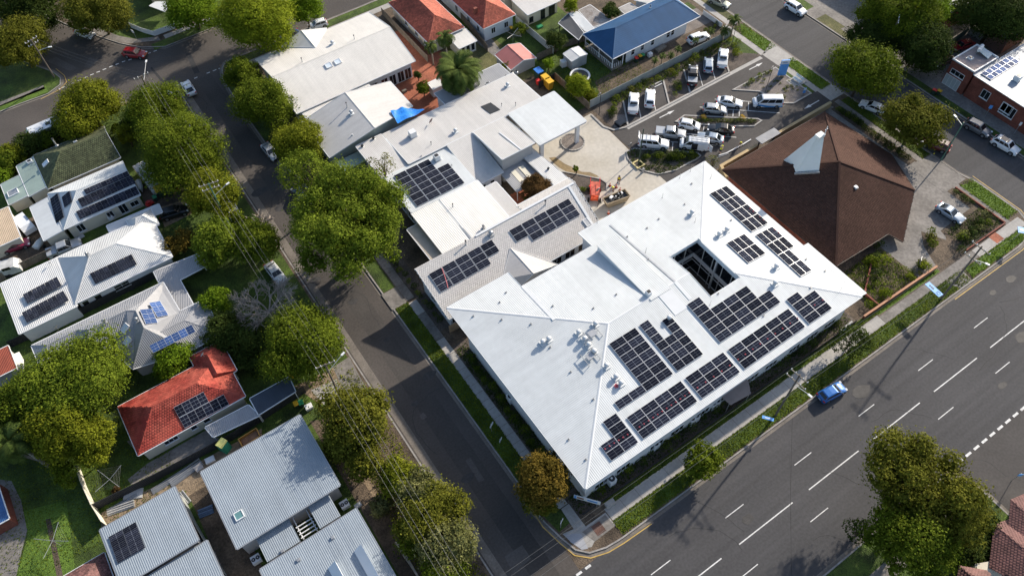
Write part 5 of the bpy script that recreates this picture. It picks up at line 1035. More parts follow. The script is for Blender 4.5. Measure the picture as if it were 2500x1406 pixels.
# ---------------- houses to the north
t1 = thing('terracotta_house', 'house with dark terracotta tiled hip roof beside the palms', 'house', (57, 117, 0)); volume(t1, hip(53, 110.3, 61, 126, 3.2, 5.4, 'y', 4, 4), None, WALLC, .5, tiles=TERRA)
volume(t1, [mono(57.2, 106.3, 61.3, 110.3, 2.5, 2.8)], PALE2, WALLC, .2, name='lean_to_roof'); 
for y in (112.5, 116, 120): window_at(t1, V3(53.5, y, 1.8), V3(0, -1, 0), V3(-1, 0, 0), 1.1, 1.3)
for x in (58.2, 59.3, 60.4): window_at(t1, V3(x, 106.5, 1.4), V3(1, 0, 0), V3(0, -1, 0), .8, 1.6, 0)
t2 = thing('red_terracotta_house', 'white walled house with brighter terracotta tiles and brick chimney', 'house', (67, 114, 0)); volume(t2, hip(63.5, 107.4, 71, 126, 3.5, 5.6, 'y', 4.4, 4), None, WEATHB, .45, tiles=mat('bright_terracotta', (.36, .085, .05), .75, .2, .3, isl=.22, fine=.2, fsc=2))
p_, _ = roof_pt(t2, S('c', 62, 95)); MB().box(p_+Vector((0, 0, .4)), (.7, .6, 1.5)).build('chimney', BRICK, t2)
for y in (110, 113.5, 118): window_at(t2, V3(63.95, y, 1.8), V3(0, -1, 0), V3(-1, 0, 0), .9, 1.3)
for x in (66, 69): window_at(t2, V3(x, 107.85, 1.8), V3(1, 0, 0), V3(0, -1, 0), .9, 1.2)
cr = thing('cream_bungalow', 'cream rendered bungalow with pale grey sheet roof and french doors', 'house', (77, 111, 0)); volume(cr, [mono(73.2, 106.6, 81.2, 113, 2.9, 3.3)], PALE, WALLC, .4)
for x, ww, hh in ((74.4, .9, 1.1), (77.2, 1.0, 2.0), (79.4, 1.4, 2.0)): window_at(cr, V3(x, 107.0, 1.1+hh*.05), V3(1, 0, 0), V3(0, -1, 0), ww, hh, 1, fm=DMETAL)
volume(cr, hip(71.8, 113, 82, 124, 3.4, 5.0, 'x', 4, 4), GREENR, WALLC, .4, name='main_roof')
bh = thing('blue_roof_house', 'long weatherboard house with steel blue hip roof and corner verandah', 'house', (88, 90, 0)); volume(bh, hip(78.1, 86.2, 99.5, 95.2, 3.2, 5.5, 'x', 4, 3), BLUER, None, .5)
walls_of(bh, [hip(80.6, 86.2, 98, 95.2, 3.2, 5.4, 'x', 4, 3)[0], hip(80.6, 86.2, 98, 95.2, 3.2, 5.4, 'x', 4, 3)[1]], WEATHB, .6)
for k, x in enumerate((83.5, 85.8, 88.3, 92.2, 93.3)): window_at(bh, V3(x, 86.8, 1.9), V3(1, 0, 0), V3(0, -1, 0), .8, 1.3, 0, rails=1)
MB().box((79.6, 90.5, .35), (2.6, 8.2, .5)).build('verandah_floor', TIMBERG, bh)
for x, y in ((78.5, 86.6), (78.5, 90.6), (78.5, 94.8), (81, 86.6)): MB().box((x, y, 1.8), (.12, .12, 2.9)).build('verandah_post', FRAMEW, bh)
for k in range(16): MB().box((78.45, 86.8+k*.5, 1.0), (.05, .1, .9)).build('baluster', FRAMEW, bh)
for k in range(6): MB().box((78.6+k*.45, 86.55, 1.0), (.1, .05, .9)).build('baluster', FRAMEW, bh)
MB().box((78.45, 90.6, 1.5), (.08, 8, .08)).build('handrail', FRAMEW, bh)
whirly(bh, S('c', 1310, 60), 'small vent pipe on the blue ridge', .12)
for k, (f_, m_, nm, lb) in enumerate(((pts('c', '655,165,2.3 725,98,2.5 820,270,2.3'), DARKR, 'x', 'x'),)): pass
bs = thing('black_shade_shed', 'black sheet roofed shelter behind the round tree', 'shed', (79, 99, 0)); volume(bs, [pts('c', '655,165,2.4 725,98,2.6 835,235,2.5 800,285,2.3')], DARKR, None); 
for q in ((665, 165), (800, 280), (830, 235)): a = PT('c', *q, 2.3); MB().box((a.x, a.y, 1.15), (.12, .12, 2.3)).build('post', DMETAL, bs)
wsd = thing('white_shed', 'narrow white sheet roofed shed beside the black shelter', 'shed', (81, 99, 0)); volume(wsd, [pts('c', '725,98,2.6 790,85,2.6 912,205,2.5 850,225,2.4')], WHITE, WALLW, .15)
ru = thing('rusty_shed', 'rusty iron roofed shed behind the blue roofed house', 'shed', (84, 100, 0)); volume(ru, [pts('c', '800,75,2.6 880,35,2.7 1030,145,2.7 905,195,2.5')], RUST, WALLG, .15)
ru2 = thing('iron_lean_to', 'rusted grey lean-to by the garden trees', 'shed', (89, 102, 0)); volume(ru2, [pts('c', '1085,60,2.4 1165,22,2.5 1225,60,2.4 1130,100,2.3')], mat('weathered_iron', (.36, .34, .33), .7, .2, .7, fine=.2, pat='corr', ps=.15), WALLG, .15)
wh2 = thing('white_cottage', 'white sheet roofed cottage behind the blue roofed house', 'house', (98, 105, 0)); volume(wh2, [pts('c', '1195,0,3 1330,30,3 1420,-20,3.1 1260,-60,3.1')], PALE, WALLW, .3)
ps_ = thing('pink_shed', 'garden shed with pink gable sheet roof', 'shed', (65, 98.5, 0)); volume(ps_, hip(62, 95.8, 67.7, 101.2, 2.1, 3.0, 'y'), PINKR, WALLG, .2)
ms = thing('metal_shed', 'grey metal garden shed near the trampoline', 'shed', (74, 92.3, 0)); volume(ms, hip(72.4, 90.9, 75.9, 93.7, 2.3, 2.55, 'y'), SILVR, mat('zinc_wall', (.40, .41, .42), .5, .08, .5, pat='corr', ps=.2, pb=.02), .05)
ps2 = thing('striped_store', 'small store with striped awning roof under the date palm', 'shed', (50, 101, 0)); q = PT('b', 1475, 600, 2.3); volume(ps2, [mono(q.x-1.2, q.y-.9, q.x+1.2, q.y+.9, 2.2, 2.4)], CREAMR, WALLW, .1)
# ---------------- right side
hb = thing('brick_workshop', 'red brick workshop with pale sheet roof and blue solar panels', 'building', (132, 38, 0)); volume(hb, [mono(124.6, 22, 150, 44.4, 4.5, 4.8)], mat('pale_blue_grey_roof', (.29, .335, .39), .45, .06, .3, pat='corr', ps=.25, pb=.02), BRICK, .12, gutm=FRAMEW)
fb = FACES[hb.name][0]; volume(hb, [mono(124.5, 44.5, 131.2, 49.0, 5.1, 5.1)], mat('pebble_roof', (.30, .25, .24), .9, .1, .4, fine=.2, fsc=6), BRICK, .1, name='flat_roof', gut=False)
strip('parapet', [(124.6, 44.6), (124.6, 48.9), (131.1, 48.9), (131.1, 44.6)], .2, 5.0, 5.35, FRAMEW, hb, closed=True)
solar('blue solar panels in two rows on the brick workshop', fb, 'H4', (550, 565), (605, 630), (828, 490), 7, 2, me=PANB)
for u, v, ww, hh, b in ((388, 540, 2.6, .9, 2), (585, 730, 1.5, 1.6, 1), (770, 800, 2.0, 1.6, 1)): window(hb, S('H4', u, v), ww, hh, b, zc=2.6 if v > 600 else 3.2)
window(hb, S('d', 2235, 780), 2.6, 2.0, 2, zc=2.3); window(hb, S('H4', 320, 640), 3.0, 2.1, 3, zc=1.2, name='roller_door', gm=mat('roller_door', (.42, .48, .50), .5, .06, .5, pat='board', ps=.15), sill=False)
roofbox(hb, S('H4', 825, 615), 'white box cooler on the brick workshop roof', (1.2, 1.0, 1.0)); roofbox(hb, S('H4', 467, 452), 'white square roof hatch on the brick workshop', (.8, .8, .3))
sh2 = thing('solar_hot_water', 'solar hot water heater with round tank on the flat brick roof', 'water heater', roof_pt(hb, S('H4', 590, 420))[0]); q = roof_pt(hb, S('H4', 590, 420))[0]
MB().tube([q+Vector((-1.4, .9, .9)), q+Vector((.2, 1.4, .9))], .33, 14).build('tank', FRAMEW, sh2); MB().bar(q+Vector((-.6, 1.0, .8)), q+Vector((-.2, -.9, .15)), 1.6, .08).build('collector', mat('collector', (.30, .42, .48), .2, .1), sh2); MB().box(q+Vector((-.6, 1.1, .35)), (1.6, .1, .7)).build('stand', METAL, sh2)
gr2 = thing('grey_garage', 'garage with pale sheet roof and brown walls behind the workshop', 'garage', (142, 49, 0)); volume(gr2, [mono(139.6, 47.4, 147, 51.2, 3.5, 3.6)], mat('pale_blue_grey_roof', (.29, .335, .39)), mat('brown_wall', (.22, .14, .11), .8, .1), .1)
tr2 = thing('brick_warehouse', 'red brick warehouse with pale roof behind the gum trees', 'building', (142, 66, 0)); volume(tr2, [mono(134.8, 58.0, 152, 82, 4.6, 4.9)], mat('pale_blue_grey_roof', (.29, .335, .39)), BRICK, .1)
# ---------------- weathered tile house in the south
bs_ = thing('purple_tile_house', 'house with weathered purple brown tiled hips beside the huge tree', 'house', (64, -10, 0)); o_ = lambda s: pts('o', s)
fA = [o_('1515,925,3.4 1500,1090,3.4 1700,1250,5.4 1700,1090,5.4'), o_('1515,925,3.4 1700,1090,5.4 1760,1000,5.4 1620,880,3.4')]; fB = [o_('1410,1080,3 1378,1352,3 1680,1500,5.2 1600,1232,5.2'), o_('1410,1080,3 1600,1232,5.2 1700,1190,5.2 1500,1050,3')]; fC = [o_('1190,1340,3 1165,1490,3 1300,1580,4.6 1330,1450,4.6'), o_('1190,1340,3 1330,1450,4.6 1420,1440,4.6 1370,1372,3')]
def flat(f): n = fnormal([f[0], f[1], f[3]]); c0 = Vector((0, 0, CAMH)); d = f[2]-c0; f[2] = c0+d*((f[0]-c0).dot(n)/d.dot(n))
for f_ in (fA, fB, fC):
    for q in f_: flat(q)
    roof(bs_, f_, DECK, tiles=PURPT, gut=False, barge=False, objs=(160, 60))
MB().prism([(q.x, q.y) for q in o_('1530,960 1520,1080 1430,1100 1400,1340 1220,1370 1200,1500 1400,1650 1800,1400 1750,1050')], 0, 2.9).build('wall', WALLC, bs_)

nh = thing('corner_house', 'dark walled house with white eave behind the far corner lawn', 'house', (18, 160, 0)); volume(nh, hip(14.5, 156.5, 30, 168, 3.2, 5, 'x', 4, 4), DARKR, WALLC, .5)
MB().prism([(q.x, q.y) for q in pts('a', '1065,45 1110,15 1250,10 1180,88', 2.4)], 2.3, 2.45).build('deck_roof', WHITEP, nh)
# ================================================================== TREES AND PLANTS
def leafm(n, c, c2, tr=.3): return mat('leaf_'+n, tuple(min(1, x*1.28) for x in c), .85, .25, .55, isl=.30, c2=tuple(min(1, x*1.36) for x in c2), tr=tr, spec=.08)
LEAF = dict(green=leafm('green', (.058, .088, .006), (.112, .142, .012)), yellow=leafm('yellow', (.090, .108, .006), (.150, .165, .013)), dark=leafm('dark', (.026, .044, .008), (.054, .076, .015)),
    olive=leafm('olive', (.070, .078, .007), (.128, .130, .017)), rust=leafm('rust', (.070, .058, .009), (.135, .092, .016)), bright=leafm('bright', (.078, .135, .006), (.130, .195, .012)), gum=leafm('gum', (.072, .110, .008), (.140, .180, .018)),
    grey=leafm('grey', (.090, .100, .030), (.160, .160, .060)), brown=leafm('brown', (.065, .040, .014), (.105, .060, .022)), palm=leafm('palm', (.032, .055, .010), (.070, .095, .022), .15), gold=leafm('gold', (.40, .25, .01), (.55, .36, .02)), lime=leafm('lime', (.120, .165, .008), (.185, .215, .015)))
def leaf_quads(rng, pos, nor, ls, asp=.75):
    n = len(pos); nor = nor/np.linalg.norm(nor, axis=1, keepdims=True); t = rng.normal(size=(n, 3)); t -= nor*(t*nor).sum(1, keepdims=True); t /= np.linalg.norm(t, axis=1, keepdims=True); b = np.cross(nor, t)
    s = ls*rng.uniform(.28, .74, (n, 1)); t = t*s; b = b*s*asp
    V = np.stack([pos-t, pos-b*.9+t*.1, pos+t, pos+b*.9+t*.1], 1).reshape(-1, 3); F = np.arange(n*4).reshape(-1, 4); return V, F
def crown_points(rng, R, Rz, nl, ls, k, lob=.34, low=-.45, gap=.0):
    i = np.arange(nl)+.5; ph = np.arccos(1-2*i/nl*(1-(1+low)/2)) if nl > 3 else np.linspace(0, 1.2, nl); th = math.pi*(1+5**.5)*i+rng.uniform(0, 6)
    d = np.stack([np.cos(th)*np.sin(ph), np.sin(th)*np.sin(ph), np.cos(ph)], 1)+rng.normal(0, .14, (nl, 3)); d /= np.linalg.norm(d, axis=1, keepdims=True)
    an = rng.uniform(.82, 1.2); rad = rng.uniform(.42, .86, (nl, 1)); C = d*rad*np.array([R*an, R/an, Rz]); th0 = rng.uniform(0, 3.14); C[:, :2] = C[:, :2] @ np.array([[math.cos(th0), -math.sin(th0)], [math.sin(th0), math.cos(th0)]]); r = R*lob*rng.choice([.6, .85, 1.1, 1.4], nl)*rng.uniform(.85, 1.15, nl)
    if nl > 8: C = np.concatenate([C, rng.normal(0, .22, (nl//4, 3))*np.array([R, R, Rz])]); r = np.concatenate([r, R*lob*rng.uniform(.9, 1.3, nl//4)])
    if gap:
        keep = rng.uniform(size=len(r)) > gap; C, r = C[keep], r[keep]
    area = 4*math.pi*r**2; cnt = np.maximum(8, (area*k/ls**2).astype(int)); idx = np.repeat(np.arange(len(r)), cnt); n = len(idx)
    u = rng.normal(size=(n, 3)); u /= np.linalg.norm(u, axis=1, keepdims=True); fr = np.where(rng.uniform(size=(n, 1)) < .16, rng.uniform(1.0, 1.38, (n, 1)), rng.uniform(.72, 1.08, (n, 1)))
    pos = C[idx]+u*r[idx][:, None]*fr*np.array([1, 1, .85])
    ok = np.ones(n, bool)
    for j in range(len(r)):
        ok &= ~((((pos-C[j])**2).sum(1) < (.74*r[j])**2) & (idx != j))
    ok &= rng.uniform(size=n) < np.clip(.55+u[:, 2]*.7, .12, 1)
    pos, u = pos[ok], u[ok]; nor = u*.8+rng.normal(0, .5, u.shape)+np.array([0, 0, .35]); return pos, nor, C, r
def tree(label, uv, rpx, zc, sp='green', vz=.8, nl=30, ls=.25, k=1.6, seed=None, lob=.33, name='tree', low=-.45, group=None, gap=0., trunk=None, tr=.22, lean=(0, 0), cat='tree', bark=None):
    c = P(uv, zc); R = .88*rpx*(c-Vector((0, 0, CAMH))).length/FPX; seed = seed if seed is not None else int(uv[0]*7+uv[1]*13); rng = np.random.default_rng(seed)
    base = Vector((c.x+lean[0], c.y+lean[1], G)); root = thing(name, label, cat, base, group); Rz = R*vz
    pos, nor, C, r = crown_points(rng, R, Rz, nl, ls, k, lob, low, gap); V, F = leaf_quads(rng, pos+np.array(c), nor, ls)
    c2 = np.maximum(6, (4*math.pi*r**2*.75/(ls*2.2)**2).astype(int)); ix = np.repeat(np.arange(len(r)), c2); u2 = rng.normal(size=(len(ix), 3)); u2 /= np.linalg.norm(u2, axis=1, keepdims=True)
    V2, F2 = leaf_quads(rng, C[ix]+u2*(r[ix]*.66)[:, None]*np.array([1, 1, .85])+np.array(c), u2+rng.normal(0, .3, u2.shape), ls*2.4)
    if gap < .2: V, F = np.concatenate([V, V2]), np.concatenate([F, F2+len(V)])
    quads('crown', V, F, LEAF[sp], root)
    mb = MB(); top = Vector((c.x, c.y, c.z-.1*Rz)); mid = base.lerp(top, .55)+Vector((.15, -.1, 0)); t0 = tr*max(.6, R/4)
    mb.tube([base-Vector((0, 0, .2)), mid, top], [t0, t0*.8, t0*.45], 8)
    for j in range(min(len(r), 14)):
        q = Vector(c)+Vector(C[j])*.92; s = base.lerp(top, .45+.4*((j*7) % 5)/5); mb.tube([s, s.lerp(q, .5)+Vector((0, 0, .15*R*.3)), q], [t0*.42, t0*.28, t0*.1], 5, cap=False)
    mb.build('trunk', bark or BARK, root, smooth=True); return root
def shrub_proto(nm, sp, R, vz, ls, seed, nl=9):
    rng = np.random.default_rng(seed); pos, nor, C, r = crown_points(rng, R, R*vz, nl, ls, 1.2, .45, .0); V, F = leaf_quads(rng, pos+np.array([0, 0, R*vz*.55]), nor, ls)
    root = thing(nm, 'x', 'shrub'); quads('foliage', V, F, LEAF[sp], root); mb = MB()
    for j in range(4): a = j*1.6; mb.tube([(0, 0, -.05), (math.cos(a)*R*.3, math.sin(a)*R*.3, R*vz*.6)], [.03, .012], 5)
    mb.build('stem', BARK, root)['kind'] = 'stuff'; return root
PROTO = {}
USED = set()
def shrub(p, label, sp='dark', s=1., v=0, group=None, vz=1., name='shrub', cat='shrub'):
    kx = (sp, v, vz)
    if kx not in PROTO: PROTO[kx] = shrub_proto(name, sp, .8, vz*.85, .2, 100+len(PROTO)*3+v); o = PROTO[kx]
    else: o = copy_tree(PROTO[kx])
    if group:
        for w_ in ('low dense ', 'dark ', 'small ', 'dense '):
            if label.startswith(w_): label = label[len(w_):]
        label = ('small ' if s < .6 else 'large ' if s > .95 else '')+dict(dark='dark green', green='mid green', olive='olive', gum='light green', lime='yellow green', grey='grey green', yellow='yellowish', palm='deep green', bright='bright green').get(sp, sp)+' '+label
    o.name = name; o.location = (p[0], p[1], G+.02); o.scale = (s, s, s); o.rotation_euler = (0, 0, random.uniform(0, 6.28)); o['label'] = label; o['category'] = cat
    if group: o['group'] = group
    elif 'group' in o.keys(): del o['group']
    return o
def cover(name, poly, dens, h_, sp, seed=1, ls=.2, label=None, z=G):
    """ground cover: leaves spread over a bed, one mass"""
    rng = np.random.default_rng(seed); xs = [q[0] for q in poly]; ys = [q[1] for q in poly]; A = (max(xs)-min(xs))*(max(ys)-min(ys)); n = int(A*dens)
    x = rng.uniform(min(xs), max(xs), n); y = rng.uniform(min(ys), max(ys), n); ins = np.zeros(n, bool); k = len(poly)-1
    for i in range(len(poly)):
        yi, yk = poly[i][1], poly[k][1]; c1 = (yi > y) != (yk > y); xx = (poly[k][0]-poly[i][0])*(y-yi)/((yk-yi) or 1e-9)+poly[i][0]; ins ^= c1 & (x < xx); k = i
    x, y = x[ins], y[ins]; n = len(x)
    hh = h_*(.5+.5*np.sin(x*1.7+1.3*np.sin(y*1.1))*np.sin(y*1.9+np.sin(x*.8)))*rng.uniform(.3, 1.1, n)+.03
    V, F = leaf_quads(rng, np.stack([x, y, z+hh], 1), rng.normal(0, .5, (n, 3))+np.array([0, 0, 1.]), ls); o = quads(name, V, F, LEAF[sp]); o['kind'] = 'stuff'
    tag(o, label or 'low green ground cover in a garden bed', 'ground cover'); return o
def palm(label, uv, zc, L_=3.6, n=46, trunk_r=.4, base=None, name='palm_tree', droop=1.0, sp='palm', seed=3, group=None):
    c = P(uv, zc); rng = np.random.default_rng(seed); base = Vector((c.x, c.y, G)) if base is None else Vector((base[0], base[1], G)); root = thing(name, label, 'palm tree', base, group); Vs = []; 
    for k in range(n):
        az = k*2.399+rng.uniform(-.2, .2); el = math.asin(1-1.45*(k+.5)/n)*.9+.15; ln = L_*rng.uniform(.85, 1.1); d = np.array([math.cos(az), math.sin(az), 0]); side = np.array([-d[1], d[0], 0]); p = np.array(c); ang = el; st = 12; prev = None
        for s in range(st):
            stp = ln/st; p = p+stp*(d*math.cos(ang)+np.array([0, 0, math.sin(ang)])); ang -= droop*(.10+.012*s); upv = -d*math.sin(ang)+np.array([0, 0, math.cos(ang)])
            wl = (.16+.55*math.sin(math.pi*(s+1)/(st+1)))*L_/3.6; fw = d*math.cos(ang)+np.array([0, 0, math.sin(ang)])
            for sg in (-1, 1):
                for q in (0, .33, .66):
                    a = p-fw*stp*q; tip = a+side*sg*wl+fw*wl*.55-upv*wl*.18; w2 = fw*.055*L_/3.6+np.array([0, 0, .0]); Vs.append([a-w2, a+w2, tip+w2*.2, tip-w2*.2])
            if s: wv = side*.03; Vs.append([prev-wv, prev+wv, p+wv, p-wv])
            prev = p.copy()
    V = np.array(Vs).reshape(-1, 3); quads('crown', V, np.arange(len(V)).reshape(-1, 4), LEAF[sp], root)
    m_ = base.lerp(Vector(c), .5)+Vector((.1, .1, 0)); MB().tube([base-Vector((0, 0, .2)), m_, Vector(c)-Vector((0, 0, .1))], [trunk_r*1.15, trunk_r, trunk_r*.9], 10).build('trunk', BARKG if trunk_r < .3 else BARK, root, smooth=True); return root
def bare_tree(label, uv, rpx, zc, seed=5, col_=None, name='bare_tree', n0=9, depth=4, base=None):
    c = P(uv, zc); R = rpx*(c-Vector((0, 0, CAMH))).length/FPX; rng = random.Random(seed); base = Vector((c.x, c.y, G)); root = thing(name, label, 'tree', base); mb = MB(); tw = MB()
    top = Vector((c.x, c.y, zc*.45)); mb.tube([base-Vector((0, 0, .2)), top], [.2, .14], 7)
    def grow(p, d, ln, r, k):
        e = p+d*ln; m_ = p+d*(ln*.5)+Vector((rng.uniform(-1, 1), rng.uniform(-1, 1), rng.uniform(-.6, .6)))*ln*.08
        (mb if k > 2 else tw).tube([p, m_, e], [r, r*.85, r*.6], 5 if k > 2 else 3, cap=False)
        if k == 0: return
        for _ in range(4 if k < depth else 3):
            d2 = (d+Vector((rng.gauss(0, .55), rng.gauss(0, .55), rng.gauss(.02, .45)))).normalized(); grow(p.lerp(e, rng.uniform(.45, 1)), d2, ln*rng.uniform(.55, .8), r*.66, k-1)
    for k in range(n0):
        a = k*2.4; grow(top, Vector((math.cos(a), math.sin(a), rng.uniform(.3, .9))).normalized(), R*.48, .12, depth)
    m_ = col_ or mat('twig', (.34, .29, .25), .9, .2, 2)
    mb.build('trunk', m_, root); tw.build('twigs', m_, root)['kind'] = 'stuff'; return root
# ---------------- street and garden trees (photo position, crown radius in photo pixels, height of crown centre)
tree('yellow green street tree behind the power pole at the north west corner', S('a', 140, 350), 64, 4.5, 'olive', nl=34)
tree('shaded spreading tree at the far corner of the street junction', (75, 5), 90, 5.5, 'dark', nl=34)
tree('olive street tree over the white wagon at the junction', S('a', 700, 95), 72, 5, 'olive', nl=34)
tree('bright green garden tree behind the white corner fence', S('a', 1370, 70), 66, 4.5, 'bright', nl=30)
tree('tall bright yellow green tree on the hall corner', (630, 55), 92, 6.5, 'lime', nl=44)
tree('bright green tree behind the white hatchback', (742, 22), 50, 5, 'bright', nl=26)
tree('yellow green street tree overhanging the motorhome', S('a', 640, 785), 76, 4.2, 'yellow', nl=34)
tree('mid green street tree beside the junction light pole', S('a', 1115, 800), 74, 4.2, 'green', nl=34)
tree('large rounded green tree with wires passing over, above the camper', S('a', 1290, 1100), 106, 5, 'green', nl=46)
tree('yellow green tree under the crossarm pole', S('e', 1500, 190), 70, 4.5, 'yellow', nl=34)
tree('small golden conifer beside the mossy tile house', S('a', 905, 975), 25, 2.6, 'yellow', vz=1.4, nl=18, ls=.22)
tree('dark street tree at the corner of the large hall', S('b', 95, 530), 50, 4, 'green', nl=28)
tree('rounded street tree beside the large hall', S('b', 255, 755), 76, 4.5, 'green', nl=36)
tree('street tree over the silver car beside the smaller hall', S('b', 490, 1020), 70, 4.5, 'yellow', nl=34)
tree('huge bright green spreading tree over the street and solar wing', S('f', 865, 545), 178, 8.5, 'gum', vz=.72, nl=95, lob=.18, gap=.1, ls=.27, tr=.3)
tree('sparse top branch of the huge tree beside the green annexe', S('f', 560, 210), 80, 8, 'gum', vz=.7, nl=30, gap=.25)
tree('thin leaved sapling branches beside the white wing', S('f', 1090, 130), 42, 7, 'grey', nl=20, gap=.45, k=.7)
tree('small bushy tree at the foot of the crossarm pole', S('f', 80, 535), 30, 2.5, 'green', nl=18)
tree('rust coloured bush in front of the silver roof house', S('e', 1280, 525), 38, 2, 'rust', nl=20, ls=.24)
tree('leafy light green tree in front of the silver roof house', S('e', 1540, 520), 64, 4, 'gum', nl=34)
tree('dark rounded tree under the wires near the white parked car', S('f', 200, 695), 62, 4, 'green', nl=34)
tree('leafy tree between the light green tree and the bare tree', S('f', 20, 640), 40, 3.5, 'gum', nl=24)
tree('small yellow green tree behind the bare tree', S('e', 1550, 920), 42, 3, 'bright', nl=24)
tree('deep green bush behind the bare tree', S('e', 1640, 1150), 60, 3, 'dark', nl=30)
tree('shadowed bush below the bare tree', S('e', 1800, 1180), 55, 3, 'dark', nl=28)
bare_tree('leafless grey tree with fine twigs beside the parked white car', S('f', 230, 1080), 92, 6.5)
bare_tree('small leafless tree behind the white ute', S('f', 200, 540), 45, 3, seed=8, depth=3)
tree('dense dark green tree at the driveway, power wires above', S('h', 660, -40), 108, 4.8, 'green', nl=48)
tree('round bright bush between the grey and red roofs', S('g', 1085, 70), 53, 2.6, 'bright', nl=26, ls=.24)
tree('grey green gum tree behind the red tiled house', S('g', 470, 190), 118, 6, 'gum', nl=50, vz=.6)
tree('green tree at the edge of the gum by the boat', S('g', 180, 330), 80, 5, 'green', nl=34)
tree('yellow green tree on the lawn fence', S('g', 400, 500), 78, 5, 'yellow', nl=36)
tree('lower yellow green tree beside the garden fence', S('g', 590, 570), 60, 4.4, 'yellow', nl=30)
tree('small drooping bush over the garden fence', S('g', 400, 760), 32, 3, 'green', nl=18)
tree('dark tree behind the lawn palm', S('g', 90, 420), 70, 4, 'dark', nl=30)
palm('garden palm with grey trunk leaning over the lawn', S('g', 60, 560), 6, 3.6, 40, .22, base=PT('g', 310, 720)[:2], seed=4)
tree('olive bottlebrush tree at the new house corner', S('h', 1000, 430), 96, 4.5, 'olive', nl=46, ls=.3)
tree('low olive shrub tree at the new house eave', S('h', 890, 600), 52, 3, 'olive', nl=26)
tree('olive tree spreading below the bottlebrush', S('h', 1060, 690), 52, 3.5, 'olive', nl=26)
tree('green hedge tree on the verge of the side street', S('h', 1280, 800), 60, 3, 'yellow', nl=30)
tree('feathery hedge tree on the side street verge', S('h', 1430, 880), 62, 3.5, 'grey', nl=30)
tree('dense hedge tree overhanging the side street', S('h', 1480, 1040), 84, 4, 'olive', nl=38)
tree('large hedge tree at the foot of the side street', S('h', 1560, 1200), 80, 4, 'grey', nl=38)
tree('green hedge bush by the fallen white trunk', S('h', 1380, 1130), 58, 2.6, 'green', nl=26)
tree('last hedge tree before the main road', S('h', 1540, 1340), 62, 3.5, 'green', nl=30)
tree('small bush on the dirt verge beside the zinc roof', S('h', 1160, 960), 34, 1.6, 'grey', nl=16, ls=.22)
tree('rust tinged tree at the corner of the white building', S('n', 350, 600), 76, 4.6, 'rust', nl=38)
tree('green lower half of the corner tree', S('n', 330, 760), 52, 3.6, 'olive', nl=26)
tree('small round street tree on the main road verge', S('n', 1715, 445), 50, 2.8, 'green', nl=28, ls=.26)
tree('thin dark street tree beside the garden wall', S('m', 540, 1320), 44, 2.6, 'dark', nl=22, gap=.2, ls=.25)
tree('slender second stem of the thin street tree', S('m', 640, 1300), 26, 2.4, 'dark', nl=14, gap=.2, ls=.25)
tree('huge dense tree over the corner beside the purple tiles', S('o', 960, 900), 150, 7.5, 'olive', vz=.75, nl=70, lob=.2, gap=.12, ls=.27, tr=.3)
tree('shaded southern half of the huge corner tree', S('o', 880, 1180), 112, 6.5, 'green', nl=44, lob=.24, gap=.12)
tree('low side branch of the huge corner tree', S('o', 560, 1130), 34, 3, 'dark', nl=16, gap=.2)
for i, (u, v, r) in enumerate(((1330, 1080, 40), (1270, 1240, 50), (1180, 1300, 30))): tree(('garden bush under the purple tiled eave', 'large leafy bush beside the purple tiled wall', 'pale bush at the gate of the purple tiled house')[i], S('o', u, v), r, 1.5, ('dark', 'dark', 'gum')[i], nl=20, ls=.24)
tree('rounded deep green street tree on the east street, car park side', S('d', 1180, 530), 72, 5, 'green', nl=44, ls=.28)
tree('rounded yellow green street tree over the dark red wagon', S('d', 1565, 880), 70, 4.8, 'olive', nl=44, ls=.28)
tree('tall gum tree in front of the brick warehouse', S('d', 1430, 130), 86, 7, 'green', nl=44, gap=.1)
tree('dense gum tree around the leaning timber pole', S('d', 1580, 340), 74, 4.5, 'dark', nl=40)
tree('dark gum foliage beside the driveway of the red cars', S('d', 1260, 260), 60, 4.5, 'dark', nl=30)
tree('bright sunlit gum crown beside the warehouse roof', S('d', 1690, 90), 46, 7.5, 'bright', nl=26)
tree('dark dense tree behind the brick workshop', S('d', 2150, 110), 88, 6, 'dark', nl=40)
tree('dark tree beside the grey garage', S('d', 2290, 60), 70, 6, 'dark', nl=34)
tree('round clipped dark tree behind the metal shed', S('c', 635, 290), 29, 3, 'dark', nl=24, ls=.24)
tree('yellow leaved tree by the cream bungalow', S('c', 735, 40), 22, 3.4, 'lime', nl=18, ls=.24)
tree('dark garden tree behind the rusty shed', S('c', 1025, 85), 26, 3, 'dark', nl=20)
tree('citrus bush beside the pink shed', S('c', 278, 470), 14, 1.6, 'yellow', nl=14, ls=.2); tree('dark shrub beside the clothesline post', S('c', 385, 215), 20, 1.6, 'green', nl=16, ls=.2)
tree('yellow green garden shrub beside the trampoline', S('c', 800, 620), 36, 1.8, 'lime', nl=26, ls=.22); tree('loose light shrub in the yard corner', S('c', 870, 680), 26, 1.2, 'yellow', nl=18, ls=.22); tree('sapling beside the blue skip bins', S('c', 580, 455), 18, 2.2, 'bright', nl=16, ls=.2)
tree('leafy bush behind the striped annexe', S('c', 165, 550), 18, 2.4, 'bright', nl=16, ls=.2); tree('garden bush beside the brick path', S('b', 1385, 640), 22, 1.8, 'green', nl=18, ls=.2); tree('potted bush at the hall door', S('b', 1345, 540), 14, 1.4, 'dark', nl=12, ls=.18)
tree('brown leaved bushy tree inside the brick courtyard', S('c', 490, 1340), 42, 2.8, 'brown', nl=34, ls=.17)
tree('green base growth in the brick courtyard', S('i', 1200, 430), 20, 1.4, 'dark', nl=12, ls=.22)
